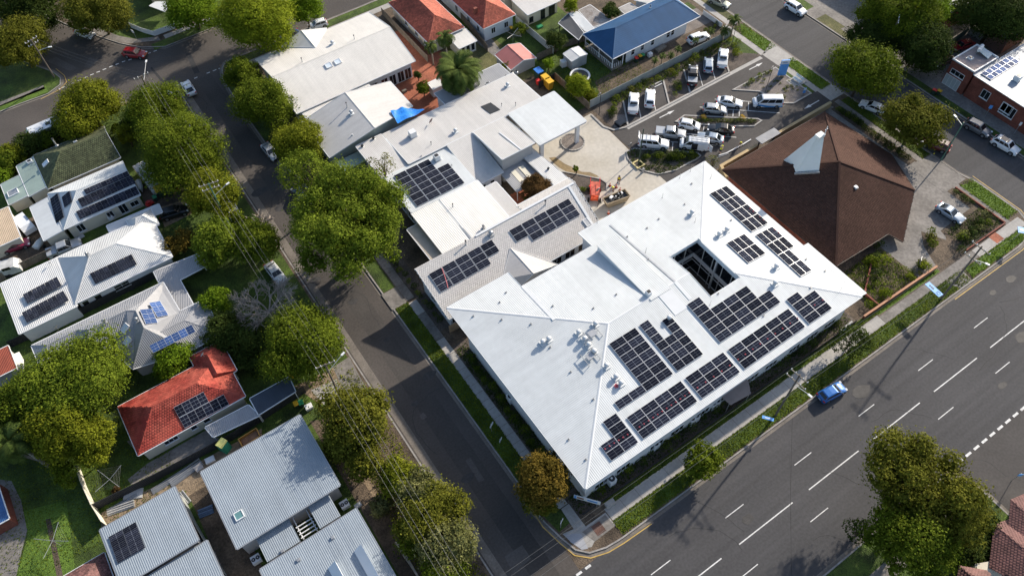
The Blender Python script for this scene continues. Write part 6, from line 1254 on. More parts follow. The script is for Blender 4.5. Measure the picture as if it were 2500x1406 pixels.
tree('pale sapling at the sand wall by the white roof corner', S('l', 1000, 1040), 22, 2.6, 'grey', nl=14, gap=.3, ls=.2, k=.7)
palm('big date palm beside the brick garden path', S('b', 1635, 510), 6.2, 5.0, 64, .5, seed=2, droop=.85); palm('slim cocos palm in front of the terracotta house', S('b', 1540, 270), 8, 2.6, 24, .16, seed=6, droop=1.4); palm('low young palm beside the fence of the terracotta house', S('b', 1440, 330), 4.5, 2.0, 18, .15, seed=9, droop=1.4)
for i, (u, v) in enumerate(((1345, 430), (1400, 400), (1460, 395), (1510, 350), (1635, 285), (1750, 225))): palm(('first yucca palm along the grey fence, nearest the yard shrub', 'second yucca palm along the grey fence', 'third yucca palm along the grey fence', 'fourth yucca palm along the grey fence', 'yucca palm beside the bonnet of the white wagon', 'yucca palm at the end of the drive')[i], S('c', u, v), 2.0, .9, 22, .09, seed=20+i, droop=.8, name='yucca_palm')
palm('tall yucca palm beside the black light pole', S('d', 275, 140), 4.5, 1.6, 30, .16, seed=31); palm('short yucca palm at the car park fence end', S('d', 205, 215), 3, 1.4, 26, .14, seed=32)
for i, (u, v, r, s_) in enumerate(((20, 1180, 60, 'green'), (90, 1110, 48, 'yellow'), (220, 1040, 55, 'dark'), (330, 1000, 46, 'green'), (430, 920, 50, 'dark'), (0, 1260, 50, 'bright'))): tree(('tall hedge bush at the street end of the mossy house garden', 'yellow green hedge bush beside the motorhome', 'dark hedge bush between motorhome and mossy roof', 'hedge bush beside the metal chimney', 'dark hedge bush under the overhanging tree', 'hedge bush beside the green lean-to')[i], S('a', u, v), r*.62, 1.3, s_, nl=24, ls=.26, group=None)
tree('garden bush beside the mossy house path', S('a', 830, 920), 16, 1.2, 'green', nl=12, ls=.2); tree('bush behind the camper trailer', S('a', 990, 920), 40, 2, 'dark', nl=20)
tree('overhanging tree in the dark yard beside the red house', S('h', 330, 60), 40, 2, 'dark', nl=18)
tree('red leaved shrub by the clothesline', S('g', 730, 868), 11, .8, 'brown', nl=10, ls=.16)
# ---------------- shrubs in beds
def rowshrubs(n, a, b, lab, sp, grp, s=(.7, 1.2), jit=.4, vz=1.):
    for k in range(n):
        t = (k+.5)/n; p = (a[0]+(b[0]-a[0])*t+random.uniform(-jit, jit), a[1]+(b[1]-a[1])*t+random.uniform(-jit, jit)); shrub(p, lab, sp if isinstance(sp, str) else sp[k % len(sp)], random.uniform(*s), k % 3, grp, vz)
rowshrubs(34, (24.5, 24.2), (71, 24.3), 'dark shrub in the bed along the south wall of the white building', ('dark', 'green', 'dark'), 'south wall shrubs', (.6, 1.1), .5)
rowshrubs(22, (23.4, 29), (23.4, 50), 'dark hedge shrub along the west path of the white building', ('dark', 'green'), 'west hedge shrubs', (.7, 1.0), .25)
rowshrubs(16, (23.2, 57), (23.0, 77), 'dark hedge shrub in front of the grey wing', ('dark', 'green'), 'grey wing hedge shrubs', (.6, .9), .25)
rowshrubs(16, (73.5, 79.8), (99, 79.9), 'shrub along the grey car park fence', ('green', 'dark', 'olive'), 'fence line shrubs', (.7, 1.1), .35)
rowshrubs(9, (83.4, 74.6), (87.5, 78.8), 'dense shrub between the two groups of parking bays', ('green', 'dark'), 'shrubs between the bays', (.6, .9), .7); rowshrubs(6, (70, 76.5), (73, 79), 'shrub at the car park fence corner', ('dark', 'green'), 'fence corner shrubs', (.7, 1.0), .5); rowshrubs(8, (99.5, 75.5), (102.8, 79.6), 'shrub beside the car park entry lawn', ('green', 'lime'), 'entry shrubs', (.5, .9), .7)
for k in range(26):
    a = random.uniform(0, 1); p = (67.6+a*8.4+random.uniform(-.2, .2), 66.6-a*5.6+random.uniform(-1.7, .6)*(1-a*.7)); shrub(p, 'low dense shrub in the half moon island', ('dark', 'green', 'dark')[k % 3], random.uniform(.55, 1.0), k % 3, 'half moon island shrubs')
for k in range(22): t = k/21; shrub((80.3+t*9.6, 68.2-t*7.2), 'clipped hedge shrub in the narrow island', ('green', 'dark')[k % 2], random.uniform(.5, .7), k % 3, 'narrow island hedge')
for t, lb in ((.28, 'golden plant beside the silver hatchback'), (.86, 'golden plant at the tip of the narrow island')): shrub((80.6+t*9.6, 69.0-t*7.2), lb, 'gold', .75, 0, None, name='golden_plant', cat='plant')
for k in range(34):
    x = random.uniform(96.8, 102.9); y = random.uniform(61.4, 68.6)
    if x < 97.5+max(0, (y-63)*-.1): continue
    shrub((x, y), 'small tufted plant in the gravel island', ('yellow', 'olive', 'green')[k % 3], random.uniform(.22, .45), k % 3, 'gravel island tufts', name='tuft', cat='plant')
rowshrubs(9, (94.5, 69.0), (102.5, 68.8), 'bush along the north kerb of the gravel island', ('green', 'olive', 'gum'), 'gravel island bushes', (.4, .9), .3)
rowshrubs(11, (55.3, 66), (58.8, 65.2), 'small green shrub in the forecourt bed', ('green', 'bright'), 'forecourt bed shrubs', (.3, .6), .9); tree('young sapling in the forecourt bed', S('p', 573, 610), 10, 1.4, 'green', nl=10, ls=.18)
rowshrubs(14, (77, 24), (85, 29), 'broad leaved garden plant in the walled church bed', ('green', 'dark', 'gum', 'lime'), 'church bed plants', (.6, 1.3), 1.9)
rowshrubs(8, (84.5, 23.4), (89, 23.6), 'shrub along the brick garden wall', ('green', 'lime', 'olive', 'grey'), 'garden wall shrubs', (.6, 1.1), .6); shrub((87.9, 23.5), 'yellow flowering bush by the church drive', 'lime', 1.2, 1)
rowshrubs(16, (95.5, 23), (104.5, 24.2), 'garden shrub around the grey coupe', ('dark', 'green', 'grey', 'palm'), 'shrubs around the coupe', (.7, 1.3), .9); rowshrubs(5, (92.3, 25.6), (94, 27), 'shrub in the wedge bed of the church drive', ('green', 'olive'), 'wedge bed shrubs', (.7, 1.1), .4); rowshrubs(6, (104.3, 27), (104.3, 30.8), 'shrub beside the church path', ('dark', 'grey'), 'church path shrubs', (.5, .8), .2)
rowshrubs(24, (104.1, 39.2), (104.1, 55), 'dark clipped hedge shrub beside the church', ('dark', 'dark', 'green'), 'church hedge', (.7, .95), .25)
for k, (x, y, lb) in enumerate(((54.6, 41.5, 'x'), (55.5, 36.2, 'x'), (57, 39, 'x'), (56.4, 42, 'x'))): shrub((x, y), 'dark shrub at the bottom of the glazed courtyard', 'dark', 1.1, k % 3, 'courtyard shrubs')
rowshrubs(7, (42, 108.5), (50.5, 113), 'planter shrub on the brick paving', ('green', 'yellow'), 'brick paving shrubs', (.4, .8), .7)
rowshrubs(10, (97, 84.5), (103.5, 85), 'shrub along the drive beside the grey fence', ('green', 'dark'), 'drive shrubs', (.4, .7), .4)
rowshrubs(10, (3.5, 55), (5.5, 20), 'scrubby bush along the dirt verge of the new house', ('grey', 'olive', 'green'), 'dirt verge bushes', (.4, .9), 1.2)
rowshrubs(8, (57, 83.6), (66.5, 83), 'dark shrub behind the canopy fence', ('dark', 'green'), 'canopy fence shrubs', (.4, .6), .4)
cover('ground_cover', [(q[0], q[1]) for q in isC], 60, .5, 'dark', 2, label='dark ground cover of the half moon island'); cover('ground_cover', rect(76.2, 22.8, 85.8, 29.6), 50, .7, 'green', 3, label='leafy ground cover of the walled church bed'); cover('ground_cover', rect(22.6, 22.9, 72, 25.4), 35, .5, 'dark', 4, label='dark ground cover along the white building')
cover('ground_cover', rect(73, 78.6, 101, 80.6), 45, .5, 'green', 5, label='ground cover under the grey fence'); cover('ground_cover', [(96, 22), (105, 22), (105, 26), (96.4, 26)], 45, .6, 'dark', 6, label='ground cover around the coupe'); cover('ground_cover', rect(66, 82, 84, 99), 14, .15, 'green', 7, label='weedy ground cover of the trampoline yard')
cover('ground_cover', [(2, 20), (9, 20), (9, 58), (4, 58)], 25, .35, 'yellow', 8, label='weeds along the verge of the new house'); cover('ground_cover', rect(22.4, 26, 24.3, 52), 50, .5, 'dark', 9, label='dark ground cover of the west hedge')

# grass blades that break up the edges of the verges and lawns
for i_, (pl_, dn, sp_, lb) in enumerate(((rect(25.5, 17.8, 92, 20.0), 70, 'green', 'short grass of the main road verge'), (rect(18.8, 30, 21.05, 63.3), 70, 'green', 'short grass of the side street verge'), (rect(92.4, 17.9, 106.5, 19.8), 70, 'bright', 'bright grass at the east end of the main road verge'), (rect(105.6, 60, 108.2, 69.5), 70, 'bright', 'bright grass of the car park entry verge'), (rect(26, 21.65, 89, 22.5), 70, 'green', 'grass strip beside the concrete path'), (rect(106.2, 22, 109.1, 30.9), 60, 'bright', 'bright grass beside the yellow kerb line'), (rect(106.3, 38.2, 108.3, 56), 60, 'green', 'grass under the east street trees'), (rect(-40, 54, -17, 84), 14, 'green', 'long grass of the back lawn'), (rect(105.2, 73.6, 108.2, 82.5), 60, 'bright', 'bright grass north of the car park entry'))):
    cover('grass', pl_, dn, .07, sp_, 40+i_, .16, lb, z=G+.02)
# ================================================================== VEHICLES
def paint(n, c, metal=.0, rough=.3): return mat('paint_'+n, c, rough, .03, 1, metal=metal, spec=.5, coat=.6)
PW = paint('white', (.74, .76, .78)); PS = paint('silver', (.42, .44, .46), .35); PB = paint('black', (.012, .013, .016)); PG = paint('grey', (.16, .17, .185), .3); PR = paint('red', (.33, .015, .02)); PDR = paint('dark_red', (.12, .016, .02)); PBL = paint('blue', (.02, .13, .42), .2); PSB = paint('silver_blue', (.30, .36, .43), .35); PNV = paint('navy', (.015, .03, .07)); PMR = paint('maroon', (.22, .015, .05)); POL = paint('sage', (.26, .29, .24), .2)
CGLASS = mat('car_glass', (.010, .013, .017), .05, .1, 1, spec=.7); LAMPW = mat('headlamp', (.65, .67, .70), .1, .05, 1, spec=.7); LAMPR = mat('tail_lamp', (.38, .015, .012), .2, .05, 1); TRIM = mat('dark_trim', (.02, .02, .022), .6, .1, 1)
KINDS = dict(
    sedan=dict(L=4.65, W=1.8, H=1.45, bz=.93, hz=.86, tz=.98, wb=1.0, wt=.25, rt=-1.05, rb=-1.75, n=2), hatch=dict(L=4.2, W=1.77, H=1.48, bz=.95, hz=.90, tz=.98, wb=1.0, wt=.3, rt=-1.5, rb=-1.98, n=2), small=dict(L=3.85, W=1.7, H=1.5, bz=.96, hz=.92, tz=.98, wb=1.0, wt=.35, rt=-1.45, rb=-1.8, n=2),
    suv=dict(L=4.65, W=1.86, H=1.7, bz=1.06, hz=1.02, tz=1.1, wb=1.05, wt=.4, rt=-1.75, rb=-2.2, n=3), coupe=dict(L=4.6, W=1.85, H=1.36, bz=.9, hz=.84, tz=.98, wb=.85, wt=.05, rt=-.85, rb=-1.85, n=1),
    ute=dict(L=5.3, W=1.88, H=1.8, bz=1.1, hz=1.08, tz=.78, wb=1.2, wt=.6, rt=-.85, rb=-1.0, n=2, tray=(-2.6, -1.05)), van=dict(L=4.95, W=1.92, H=1.95, bz=1.12, hz=1.05, tz=1.12, wb=1.85, wt=1.05, rt=-2.36, rb=-2.44, n=1), minibus=dict(L=5.2, W=1.95, H=2.0, bz=1.12, hz=1.05, tz=1.12, wb=1.95, wt=1.15, rt=-2.45, rb=-2.56, n=3),
    canopy=dict(L=5.3, W=1.88, H=1.82, bz=1.1, hz=1.08, tz=1.1, wb=1.2, wt=.6, rt=-2.35, rb=-2.5, n=3))
def lerp1(x, ps_):
    for (a, b), (c, d) in zip(ps_, ps_[1:]):
        if x <= c: return b+(d-b)*max(0, (x-a))/(c-a)
    return ps_[-1][1]
CARP = {}
def car_proto(kind):
    d = KINDS[kind]; L_, W_, H_, bz = d['L'], d['W']/2, d['H'], d['bz']; h2 = L_/2; root = thing('car', 'x', 'car')
    prof = [(-h2, .58), (-h2+.06, d['tz']-.12), (-h2+.22, d['tz']), (d['rb'], bz if 'tray' not in d else d['tz']), (d['rb']+.12, bz), (d['wb'], bz), (d['wb']+.35, d['hz']+.02), (h2-.45, d['hz']-.1), (h2-.1, d['hz']-.25), (h2, .5)]
    if 'tray' in d: prof = [(-h2, .55), (-h2+.05, .78), (-1.05, .78), (-1.0, bz), (d['wb'], bz), (d['wb']+.35, d['hz']), (h2-.4, d['hz']-.08), (h2-.08, d['hz']-.25), (h2, .55)]
    xs = sorted(set([-h2, -h2+.05, -h2+.2, -h2+.5, -1.2, -1.05, -1.0, -.5, 0, .5, d['wb'], d['wb']+.35, h2-.7, h2-.4, h2-.1, h2])); v = []; f = []; n = 14
    for x in xs:
        zt = lerp1(x, prof); t = abs(x)/h2; w_ = W_*(1-.16*max(0, (t-.82)/.18)**1.6); zb = .22+.12*max(0, (t-.85)/.15)
        ring = [(w_*.5, zb), (w_*.92, zb), (w_, zb+.16), (w_*1.0, (zb+zt)*.5), (w_*.975, zt-.10), (w_*.90, zt-.01), (w_*.45, zt+.02)]
        v += [(x, y, z) for y, z in ring]+[(x, -y, z) for y, z in ring[::-1]]
    for i in range(len(xs)-1):
        for k in range(n): f.append((i*n+k, (i+1)*n+k, (i+1)*n+(k+1) % n, i*n+(k+1) % n))
    f += [tuple(range(n)), tuple((len(xs)-1)*n+k for k in range(n))[::-1]]
    mesh('body', v, f, PW, root, smooth=True)
    # cabin
    wB, wR = W_*.90, W_*.72; z0 = bz-.02; zs = H_-.07; A, B, C_, D = d['wb'], d['wt'], d['rt'], d['rb']
    v = [(A, wB, z0), (A, -wB, z0), (D, -wB*.96, z0), (D, wB*.96, z0), (B, wR, zs), (B, -wR, zs), (C_, -wR, zs), (C_, wR, zs), (B-.16, wR*.86, H_-.012), (B-.16, -wR*.86, H_-.012), (C_+.12, -wR*.86, H_-.012), (C_+.12, wR*.86, H_-.012), ((B+C_)/2, wR*.8, H_+.012), ((B+C_)/2, -wR*.8, H_+.012)]
    f = [(0, 4, 5, 1), (1, 5, 6, 2), (2, 6, 7, 3), (3, 7, 4, 0), (4, 8, 9, 5), (5, 9, 13, 10, 6), (6, 10, 11, 7), (7, 11, 12, 8, 4), (8, 12, 13, 9), (12, 11, 10, 13)]
    mesh('cabin', v, f, PW, root)
    Vv = [Vector(q) for q in v]
    def pane(nm, a, b, c, e, m0=.06, m1=.94, t0=.06, t1=.94, off=.014):
        def bl(s, t): return a.lerp(b, s).lerp(e.lerp(c, s), t)
        q = [bl(m0, t0), bl(m1, t0), bl(m1, t1), bl(m0, t1)]; nn = (q[1]-q[0]).cross(q[3]-q[0]).normalized(); cen = sum(q, Vector())/4
        if nn.dot(cen-Vector(((A+D)/2, 0, (z0+H_)/2-.2))) < 0: nn = -nn
        mesh(nm, [p+nn*off for p in q], [(0, 1, 2, 3)], CGLASS, root)
    pane('windscreen', Vv[1], Vv[0], Vv[4], Vv[5], .06, .94, .05, .93)
    pane('rear_window', Vv[3], Vv[2], Vv[6], Vv[7], .09, .91, .22 if kind not in ('sedan', 'coupe') else .08, .92)
    k = d['n']
    for sg, (a, b, c, e) in ((1, (Vv[0], Vv[3], Vv[7], Vv[4])), (-1, (Vv[1], Vv[2], Vv[6], Vv[5]))):
        if kind == 'van': pane('side_window', a, b, c, e, .04, .27, .12, .9); continue
        if kind == 'coupe': pane('side_window', a, b, c, e, .10, .78, .12, .9); continue
        for j in range(k):
            pane('side_window', a, b, c, e, .05+j*.9/k+.012, .05+(j+1)*.9/k-.012, .14, .9)
    for x in (h2-.85*(L_/4.6), -h2+.95*(L_/4.6)):
        for sg in (-1, 1):
            r = .34 if kind not in ('ute', 'suv', 'canopy') else .38; c = (x, sg*(W_-.10), r); MB().tube([(x, sg*(W_-.22), r), (x, sg*(W_+.012), r)], r, 18).build('wheel', RUBBER, root); o = root.children[-1]
            MB().tube([(x, sg*(W_-.05), r), (x, sg*(W_+.022), r)], r*.62, 12).build('rim', CHROME, o)
            MB().tube([(x, sg*(W_-.2), r+.02), (x, sg*(W_+.004), r+.02)], r+.07, 18).build('wheel_arch', TRIM, root)
    for sg in (-1, 1):
        MB().box((h2-.22, sg*W_*.70, d['hz']-.22), (.34, .34, .13)).build('headlight', LAMPW, root); MB().box((-h2+.07, sg*W_*.74, d['tz']-.16), (.16, .34, .16)).build('tail_light', LAMPR, root); MB().box((A-.12, sg*(W_+.07), bz+.06), (.12, .2, .14)).build('mirror', TRIM, root)
    MB().box((h2-.02, 0, .5), (.1, d['W']*.62, .2)).build('grille', TRIM, root); MB().box((-h2+.0, 0, .55), (.06, .4, .12)).build('number_plate', FRAMEW, root); MB().box((0, 0, .24), (L_*.8, d['W']*.94, .1)).build('sill_trim', TRIM, root)
    if 'tray' in d:
        x0, x1 = d['tray']; w_ = W_*.97
        for q, dd in ((((x0+x1)/2, w_-.04, .98), (x1-x0, .08, .42)), (((x0+x1)/2, -w_+.04, .98), (x1-x0, .08, .42)), ((x0+.04, 0, .98), (.08, 2*w_, .42)), ((x1-.04, 0, 1.0), (.06, 2*w_-.2, .46))): MB().box(q, dd).build('tray_wall', PW, root)
        MB().box(((x0+x1)/2, 0, .80), (x1-x0-.1, 2*w_-.16, .04)).build('tray_floor', TRIM, root)
    return root
CARN = dict(sedan='sedan_car', hatch='hatchback_car', small='hatchback_car', suv='suv_car', coupe='coupe_car', ute='utility_truck', van='van', minibus='minibus', canopy='utility_truck')
def car(kind, pm, label, t, rear, front, z=.0, cat=None, cz=.8):
    first = kind not in CARP
    if first: CARP[kind] = car_proto(kind); o = CARP[kind]
    else: o = copy_tree(CARP[kind])
    a, b = PT(t, *rear, cz), PT(t, *front, cz); c = (a+b)/2; o.location = (c.x, c.y, z); o.rotation_euler = (0, 0, math.atan2(b.y-a.y, b.x-a.x)); o.name = CARN[kind]
    o['label'] = label; o['category'] = cat or ('van' if kind in ('van', 'minibus') else 'ute' if kind in ('ute', 'canopy') else 'car')
    for ch in o.children:
        if ch.name.split('.')[0] in ('body', 'cabin', 'tray_wall'): ch.material_slots[0].link = 'OBJECT'; ch.material_slots[0].material = pm
    return o
def addpart(o, mb, nm, m):
    """extra part in the car's own coordinates"""
    p = mesh(nm, mb.v, mb.f, m, None, uv=mb.uv); p.parent = o; return p
CP = Z1+.0
u1 = car('ute', PW, 'white dual cab ute with ribbed tray cover in the bay by the gravel corner', 'l', (185, 560), (200, 370), CP); addpart(u1, MB().box((-1.82, 0, 1.2), (1.5, 1.7, .05)), 'tray_cover', PS)
car('suv', PW, 'white wagon parked beside the empty bay', 'l', (352, 500), (365, 330), CP)
u3 = car('ute', PB, 'black ute with light bar parked by the dense shrubs', 'l', (785, 265), (795, 100), CP); addpart(u3, MB().box((.45, 0, 1.86), (.18, 1.1, .1)), 'light_bar', FRAMEW); addpart(u3, MB().box((-.95, 0, 1.5), (.08, 1.5, .9)), 'rear_rack', TRIM)
car('hatch', PSB, 'light blue hatchback between the black ute and the white ute', 'l', (945, 150), (953, 5), CP)
car('ute', PW, 'white ute with open tray in the last bay', 'c', (1822, 485), (1838, 350), CP)
car('sedan', PW, 'white sedan facing the white and blue minibus', 'l', (1030, 430), (1300, 470), CP)
mbv = car('minibus', PW, 'white minibus with blue wave along its side', 'l', (1705, 455), (1385, 455), CP)
wv = MB(); Wm = KINDS['minibus']['W']/2+.012
for sg in (-1, 1):
    q = [(-2.5, .38), (-2.5, .62), (-1.2, .58), (.2, .72), (1.3, .98), (2.0, .92), (2.0, .8), (1.2, .62), (.4, .38)]; wv.add([(x, sg*Wm, z) for x, z in q], [tuple(range(9))])
addpart(mbv, wv, 'blue_wave_stripe', mat('van_blue', (.02, .24, .62), .35, .05))['kind'] = 'stuff'
car('hatch', PS, 'silver hatchback beside the golden plant', 'l', (900, 510), (1130, 532), CP)
car('small', PW, 'small white hatchback at the west end of the narrow island', 'l', (645, 660), (872, 702), CP)
car('sedan', PB, 'black sedan under the narrow island hedge', 'l', (1220, 740), (930, 702), CP)
car('ute', PS, 'silver dual cab ute with open tray in the middle rows', 'l', (405, 750), (732, 782), CP)
car('sedan', PSB, 'silver blue sedan behind the open work van', 'l', (1112, 840), (825, 782), CP)
u13 = car('canopy', PW, 'white canopy ute with raised rear hatch at the island kerb', 'l', (232, 850), (562, 882), CP)
addpart(u13, MB().bar((-2.5, 0, 1.9), (-2.75, 0, 2.5), 1.5, .06, up=(1, 0, 0)), 'raised_hatch', PW)
for x in (-2.0, -1.3, -.6): addpart(u13, MB().box((x, 0, 1.9), (.06, 1.5, .06)), 'roof_bar', METAL)
v14 = car('van', PW, 'white work van with roof racks and open sliding door', 'l', (972, 900), (640, 862), CP)
addpart(v14, MB().box((-.05, .94, 1.05), (1.0, .06, 1.3)), 'door_opening', TRIM); addpart(v14, MB().box((-1.15, .99, 1.05), (1.1, .05, 1.35)), 'sliding_door', PW); addpart(v14, MB().bar((-2.45, .9, 1.2), (-3.0, 1.35, 1.2), .06, 1.3), 'rear_door', PW)
for x in (-2.0, -1.2, -.4, .4): addpart(v14, MB().box((x, 0, 2.12), (.06, 1.6, .05)), 'rack_bar', METAL)
for y in (-.75, -.25, .25, .75): addpart(v14, MB().box((-.8, y, 2.17), (3.0, .05, .05)), 'rack_rail', METAL)
car('suv', PW, 'white wagon with black glass roof in the gravel drive', 'c', (1585, 300), (1728, 248), G); car('sedan', POL, 'sage green car half hidden at the far end of the east street', 'd', (120, -10), (215, 30))
car('suv', PW, 'white four wheel drive on the far kerb of the east street', 'd', (648, 20), (775, 95), cat='car')
car('sedan', PR, 'bright red sedan by the brick workshop fence', 'd', (1970, 300), (1838, 345), G); car('sedan', PDR, 'dark red sedan on the workshop driveway', 'd', (1825, 405), (1702, 462), G)
car('sedan', PW, 'white sedan parked under the rounded green street tree', 'd', (1330, 785), (1200, 735)); s21 = car('suv', PG, 'grey wagon parked behind the white crossover', 'd', (1940, 872), (2090, 952)); s22 = car('suv', PW, 'white crossover with panoramic roof and roof bars', 'd', (2122, 985), (2310, 1090))
addpart(s22, MB().box((-.6, 0, 1.715), (1.5, 1.0, .02)), 'glass_roof', CGLASS)
for x in (-1.2, -.1): addpart(s22, MB().box((x, 0, 1.8), (.07, 1.3, .05)), 'roof_bar', METAL)
s23 = car('suv', PDR, 'dark red wagon under the yellow green street tree', 'd', (1785, 1055), (1650, 1005))
for y in (-.45, -.15, .15, .45): addpart(s23, MB().box((-.7, y, 1.725), (2.0, .04, .03)), 'roof_rib', TRIM)
car('coupe', PSB, 'silver blue fastback coupe in the church forecourt', 'm', (1188, 300), (1390, 430), G)
car('hatch', PBL, 'bright blue hatchback driving along the main road kerb', 'o', (308, 292), (476, 200))
car('coupe', PW, 'white coupe driving out of the side street', 'a', (1378, 678), (1312, 572)); car('hatch', PW, 'white car parked under the tree by the junction', 'a', (1235, 720), (1175, 640))
car('suv', PR, 'bright red crossover turning at the dashed line', 'a', (885, 372), (1040, 388)); car('sedan', PW, 'white wagon parked under the olive tree', 'a', (520, 205), (690, 262)); car('small', PW, 'white hatchback parked beside the hall gable', 'b', (698, 152), (565, 192)); car('sedan', PNV, 'dark navy sedan parked under the tall bright tree', 'b', (492, 222), (358, 285))
car('sedan', PS, 'silver sedan parked by the smaller hall', 'b', (248, 1028), (335, 1130)); s33 = car('hatch', PNV, 'dark car with orange marks on its rear window below the huge tree', 'f', (545, 400), (460, 275)); addpart(s33, MB().box((-1.82, .0, 1.15), (.02, .7, .16)), 'orange_marking', YELP)
u34 = car('canopy', PW, 'white ute with roof racks parked beside the crossarm pole', 'e', (1640, 235), (1700, 345))
for x in (-2.0, -1.3, -.6, .1): addpart(u34, MB().box((x, 0, 1.9), (.06, 1.5, .06)), 'roof_bar', METAL)
car('sedan', PW, 'white sedan parked among the bare twigs', 'f', (270, 820), (385, 965)); car('suv', PB, 'black four wheel drive under the pale carport edge', 'e', (1170, 310), (1320, 265), G)
car('sedan', PMR, 'faded maroon sedan in the cluttered back yard', 'e', (10, 555), (195, 495), G); car('ute', PS, 'old silver ute with blue bonnet behind the silver roof house', 'e', (345, 590), (575, 500), G)
car('sedan', PS, 'silver car glimpsed beside the motorhome tree', 'a', (1300, 870), (1330, 920))
# motorhome, camper, caravan, trailers
def boxvan(label, t, rear, front, name, cat, W_=2.3, H_=2.9, z=0., m=None, hatch=True, nose=True, cz=2.6):
    a, b = PT(t, *rear, cz), PT(t, *front, cz); L_ = (b-a).length; o = thing(name, label, cat); h2 = L_/2
    prof = [(-h2, .5), (-h2, H_-.25), (-h2+.25, H_), (h2-.6, H_), (h2-.1, H_-.6), (h2, 1.4), (h2, .5)]; v = []; f = []; n = len(prof)
    for k, (s, i) in enumerate(((-1, .96), (-1, 1), (1, 1), (1, .96))): v += [(x*(1 if k in (1, 2) else .985), s*W_/2*i*(1 if k in (1, 2) else 1.04), z_) for x, z_ in prof]
    v = [(x, s*W_/2, z_) for s in (-1, 1) for x, z_ in prof]; f = [tuple(range(n)), tuple(range(n, 2*n))[::-1]]+[(k, n+k, n+(k+1) % n, (k+1) % n) for k in range(n)]
    mesh('body', v, f, m or PW, o)
    for x in (-h2+.28*L_, -h2+.42*L_) if not nose else (-h2+.25*L_, h2-.9):
        for s in (-1, 1): MB().tube([(x, s*(W_/2-.2), .35), (x, s*(W_/2+.02), .35)], .35, 14).build('wheel', RUBBER, o)
    if hatch:
        for k, x in enumerate((-h2*.55, h2*.15)): MB().box((x, .1, H_+.05), (.8, .7, .1)).build('roof_hatch', DMETAL if k else FRAMEW, o); 
        MB().box((-h2*.1, -.4, H_+.03), (1.0, .7, .05)).build('roof_panel', CGLASS, o)
    for s in (-1, 1): MB().box((0, s*(W_/2+.01), 1.9), (L_*.35, .02, .6)).build('side_window', CGLASS, o)
    if nose: MB().bar((h2+.012, 0, 1.5), (h2-.08, 0, H_-.65), W_*.85, .02, up=(1, 0, 0)).build('windscreen', CGLASS, o); MB().box((h2+.5, 0, .85), (1.1, W_*.85, .75)).build('cab', m or PW, o)
    c = (a+b)/2; o.location = (c.x, c.y, z); o.rotation_euler = (0, 0, math.atan2(b.y-a.y, b.x-a.x)); return o
boxvan('white motorhome parked along the cross street under the yellow green tree', 'a', (560, 800), (185, 960), 'motorhome', 'motorhome')
boxvan('weathered pop top camper trailer beside the yellow bin', 'a', (985, 1170), (1120, 1340), 'camper_trailer', 'camper', 2.0, 2.1, G, mat('dirty_white', (.46, .46, .45), .6, .25, 1.0), True, False, 2.0)
boxvan('old white caravan in the yard behind the cream house', 'e', (120, 310), (200, 400), 'caravan', 'caravan', 1.9, 2.0, G, None, False, False, 1.9)
boxvan('open fronted white trailer with blue cover beside the maroon sedan', 'e', (-40, 690), (130, 640), 'box_trailer', 'trailer', 2.0, 2.0, G, mat('dirty_white', (.46, .46, .45)), False, False, 1.9)
def boat(label, t, a, b, W_=1.9, z=.6):
    a, b = PT(t, *a, 1), PT(t, *b, 1); o = thing('covered_boat', label, 'boat'); L_ = (b-a).length; v = []; f = []; n = 9
    for i in range(n):
        s = i/(n-1); w_ = W_/2*(1-max(0, (s-.55)/.45)**2*.97); x = -L_/2+L_*s
        v += [(x, -w_*.55, .3), (x, -w_, .9), (x, 0, 1.15+.15*math.sin(s*3.1)), (x, w_, .9), (x, w_*.55, .3)]
    for i in range(n-1):
        for k in range(4): f.append((i*5+k, (i+1)*5+k, (i+1)*5+k+1, i*5+k+1))
    f += [(0, 1, 2, 3, 4)]; mesh('hull_cover', v, f, mat('boat_cover', (.60, .61, .58), .7, .1, 1), o, smooth=True)
    for s in (-1, 1): MB().tube([(-L_*.1, s*.7, .25), (-L_*.1, s*.9, .25)], .25, 12).build('trailer_wheel', RUBBER, o)
    c = (a+b)/2; o.location = (c.x, c.y, G); o.rotation_euler = (0, 0, math.atan2(b.y-a.y, b.x-a.x)); return o
boat('boat under a pale cover beside the rust red shed', 'g', (80, 20), (130, 110)); boat('small white covered dinghy beside the cream house wall', 'e', (985, 60), (1010, 130), 1.0); boat('jet ski on a trailer beside the maroon sedan', 'e', (250, 540), (300, 470), 1.2)
# ================================================================== POLES, WIRES, LAMPS, SIGNS
def pole(label, base, top, m=POLEW, r=.16, arms=(), lamp=None, name='power_pole', cat='power pole', lampm=None):
    base, top = Vector(base), Vector(top); o = thing(name, label, cat, base); MB().tube([base-Vector((0, 0, .2)), top], [r, r*.7], 10).build('shaft', m, o)
    for (h_, L_, az) in arms:
        c = base.lerp(top, h_/(top.z-base.z)); d = Vector((math.cos(az), math.sin(az), 0)); MB().bar(c-d*L_/2+Vector((0, 0, .08)), c+d*L_/2+Vector((0, 0, .08)), .12, .12).build('crossarm', TIMBERG, o); ar = o.children[-1]
        for s in (-.47, -.22, .22, .47): MB().cyl(c+d*(L_*s)+Vector((0, 0, .13)), .07, .22, 8, .05).build('insulator', FRAMEW, ar)
    if lamp:
        h_, L_, az = lamp; c = base.lerp(top, h_/(top.z-base.z)); d = Vector((math.cos(az), math.sin(az), .18)); MB().tube([c, c+d*L_], .05, 6).build('lamp_arm', METAL, o); e = c+d*L_; MB().bar(e, e+Vector((d.x, d.y, 0))*.6, .26, .13).build('lamp_head', lampm or mat('lamp_head', (.66, .68, .70), .4, .05), o)
    return o
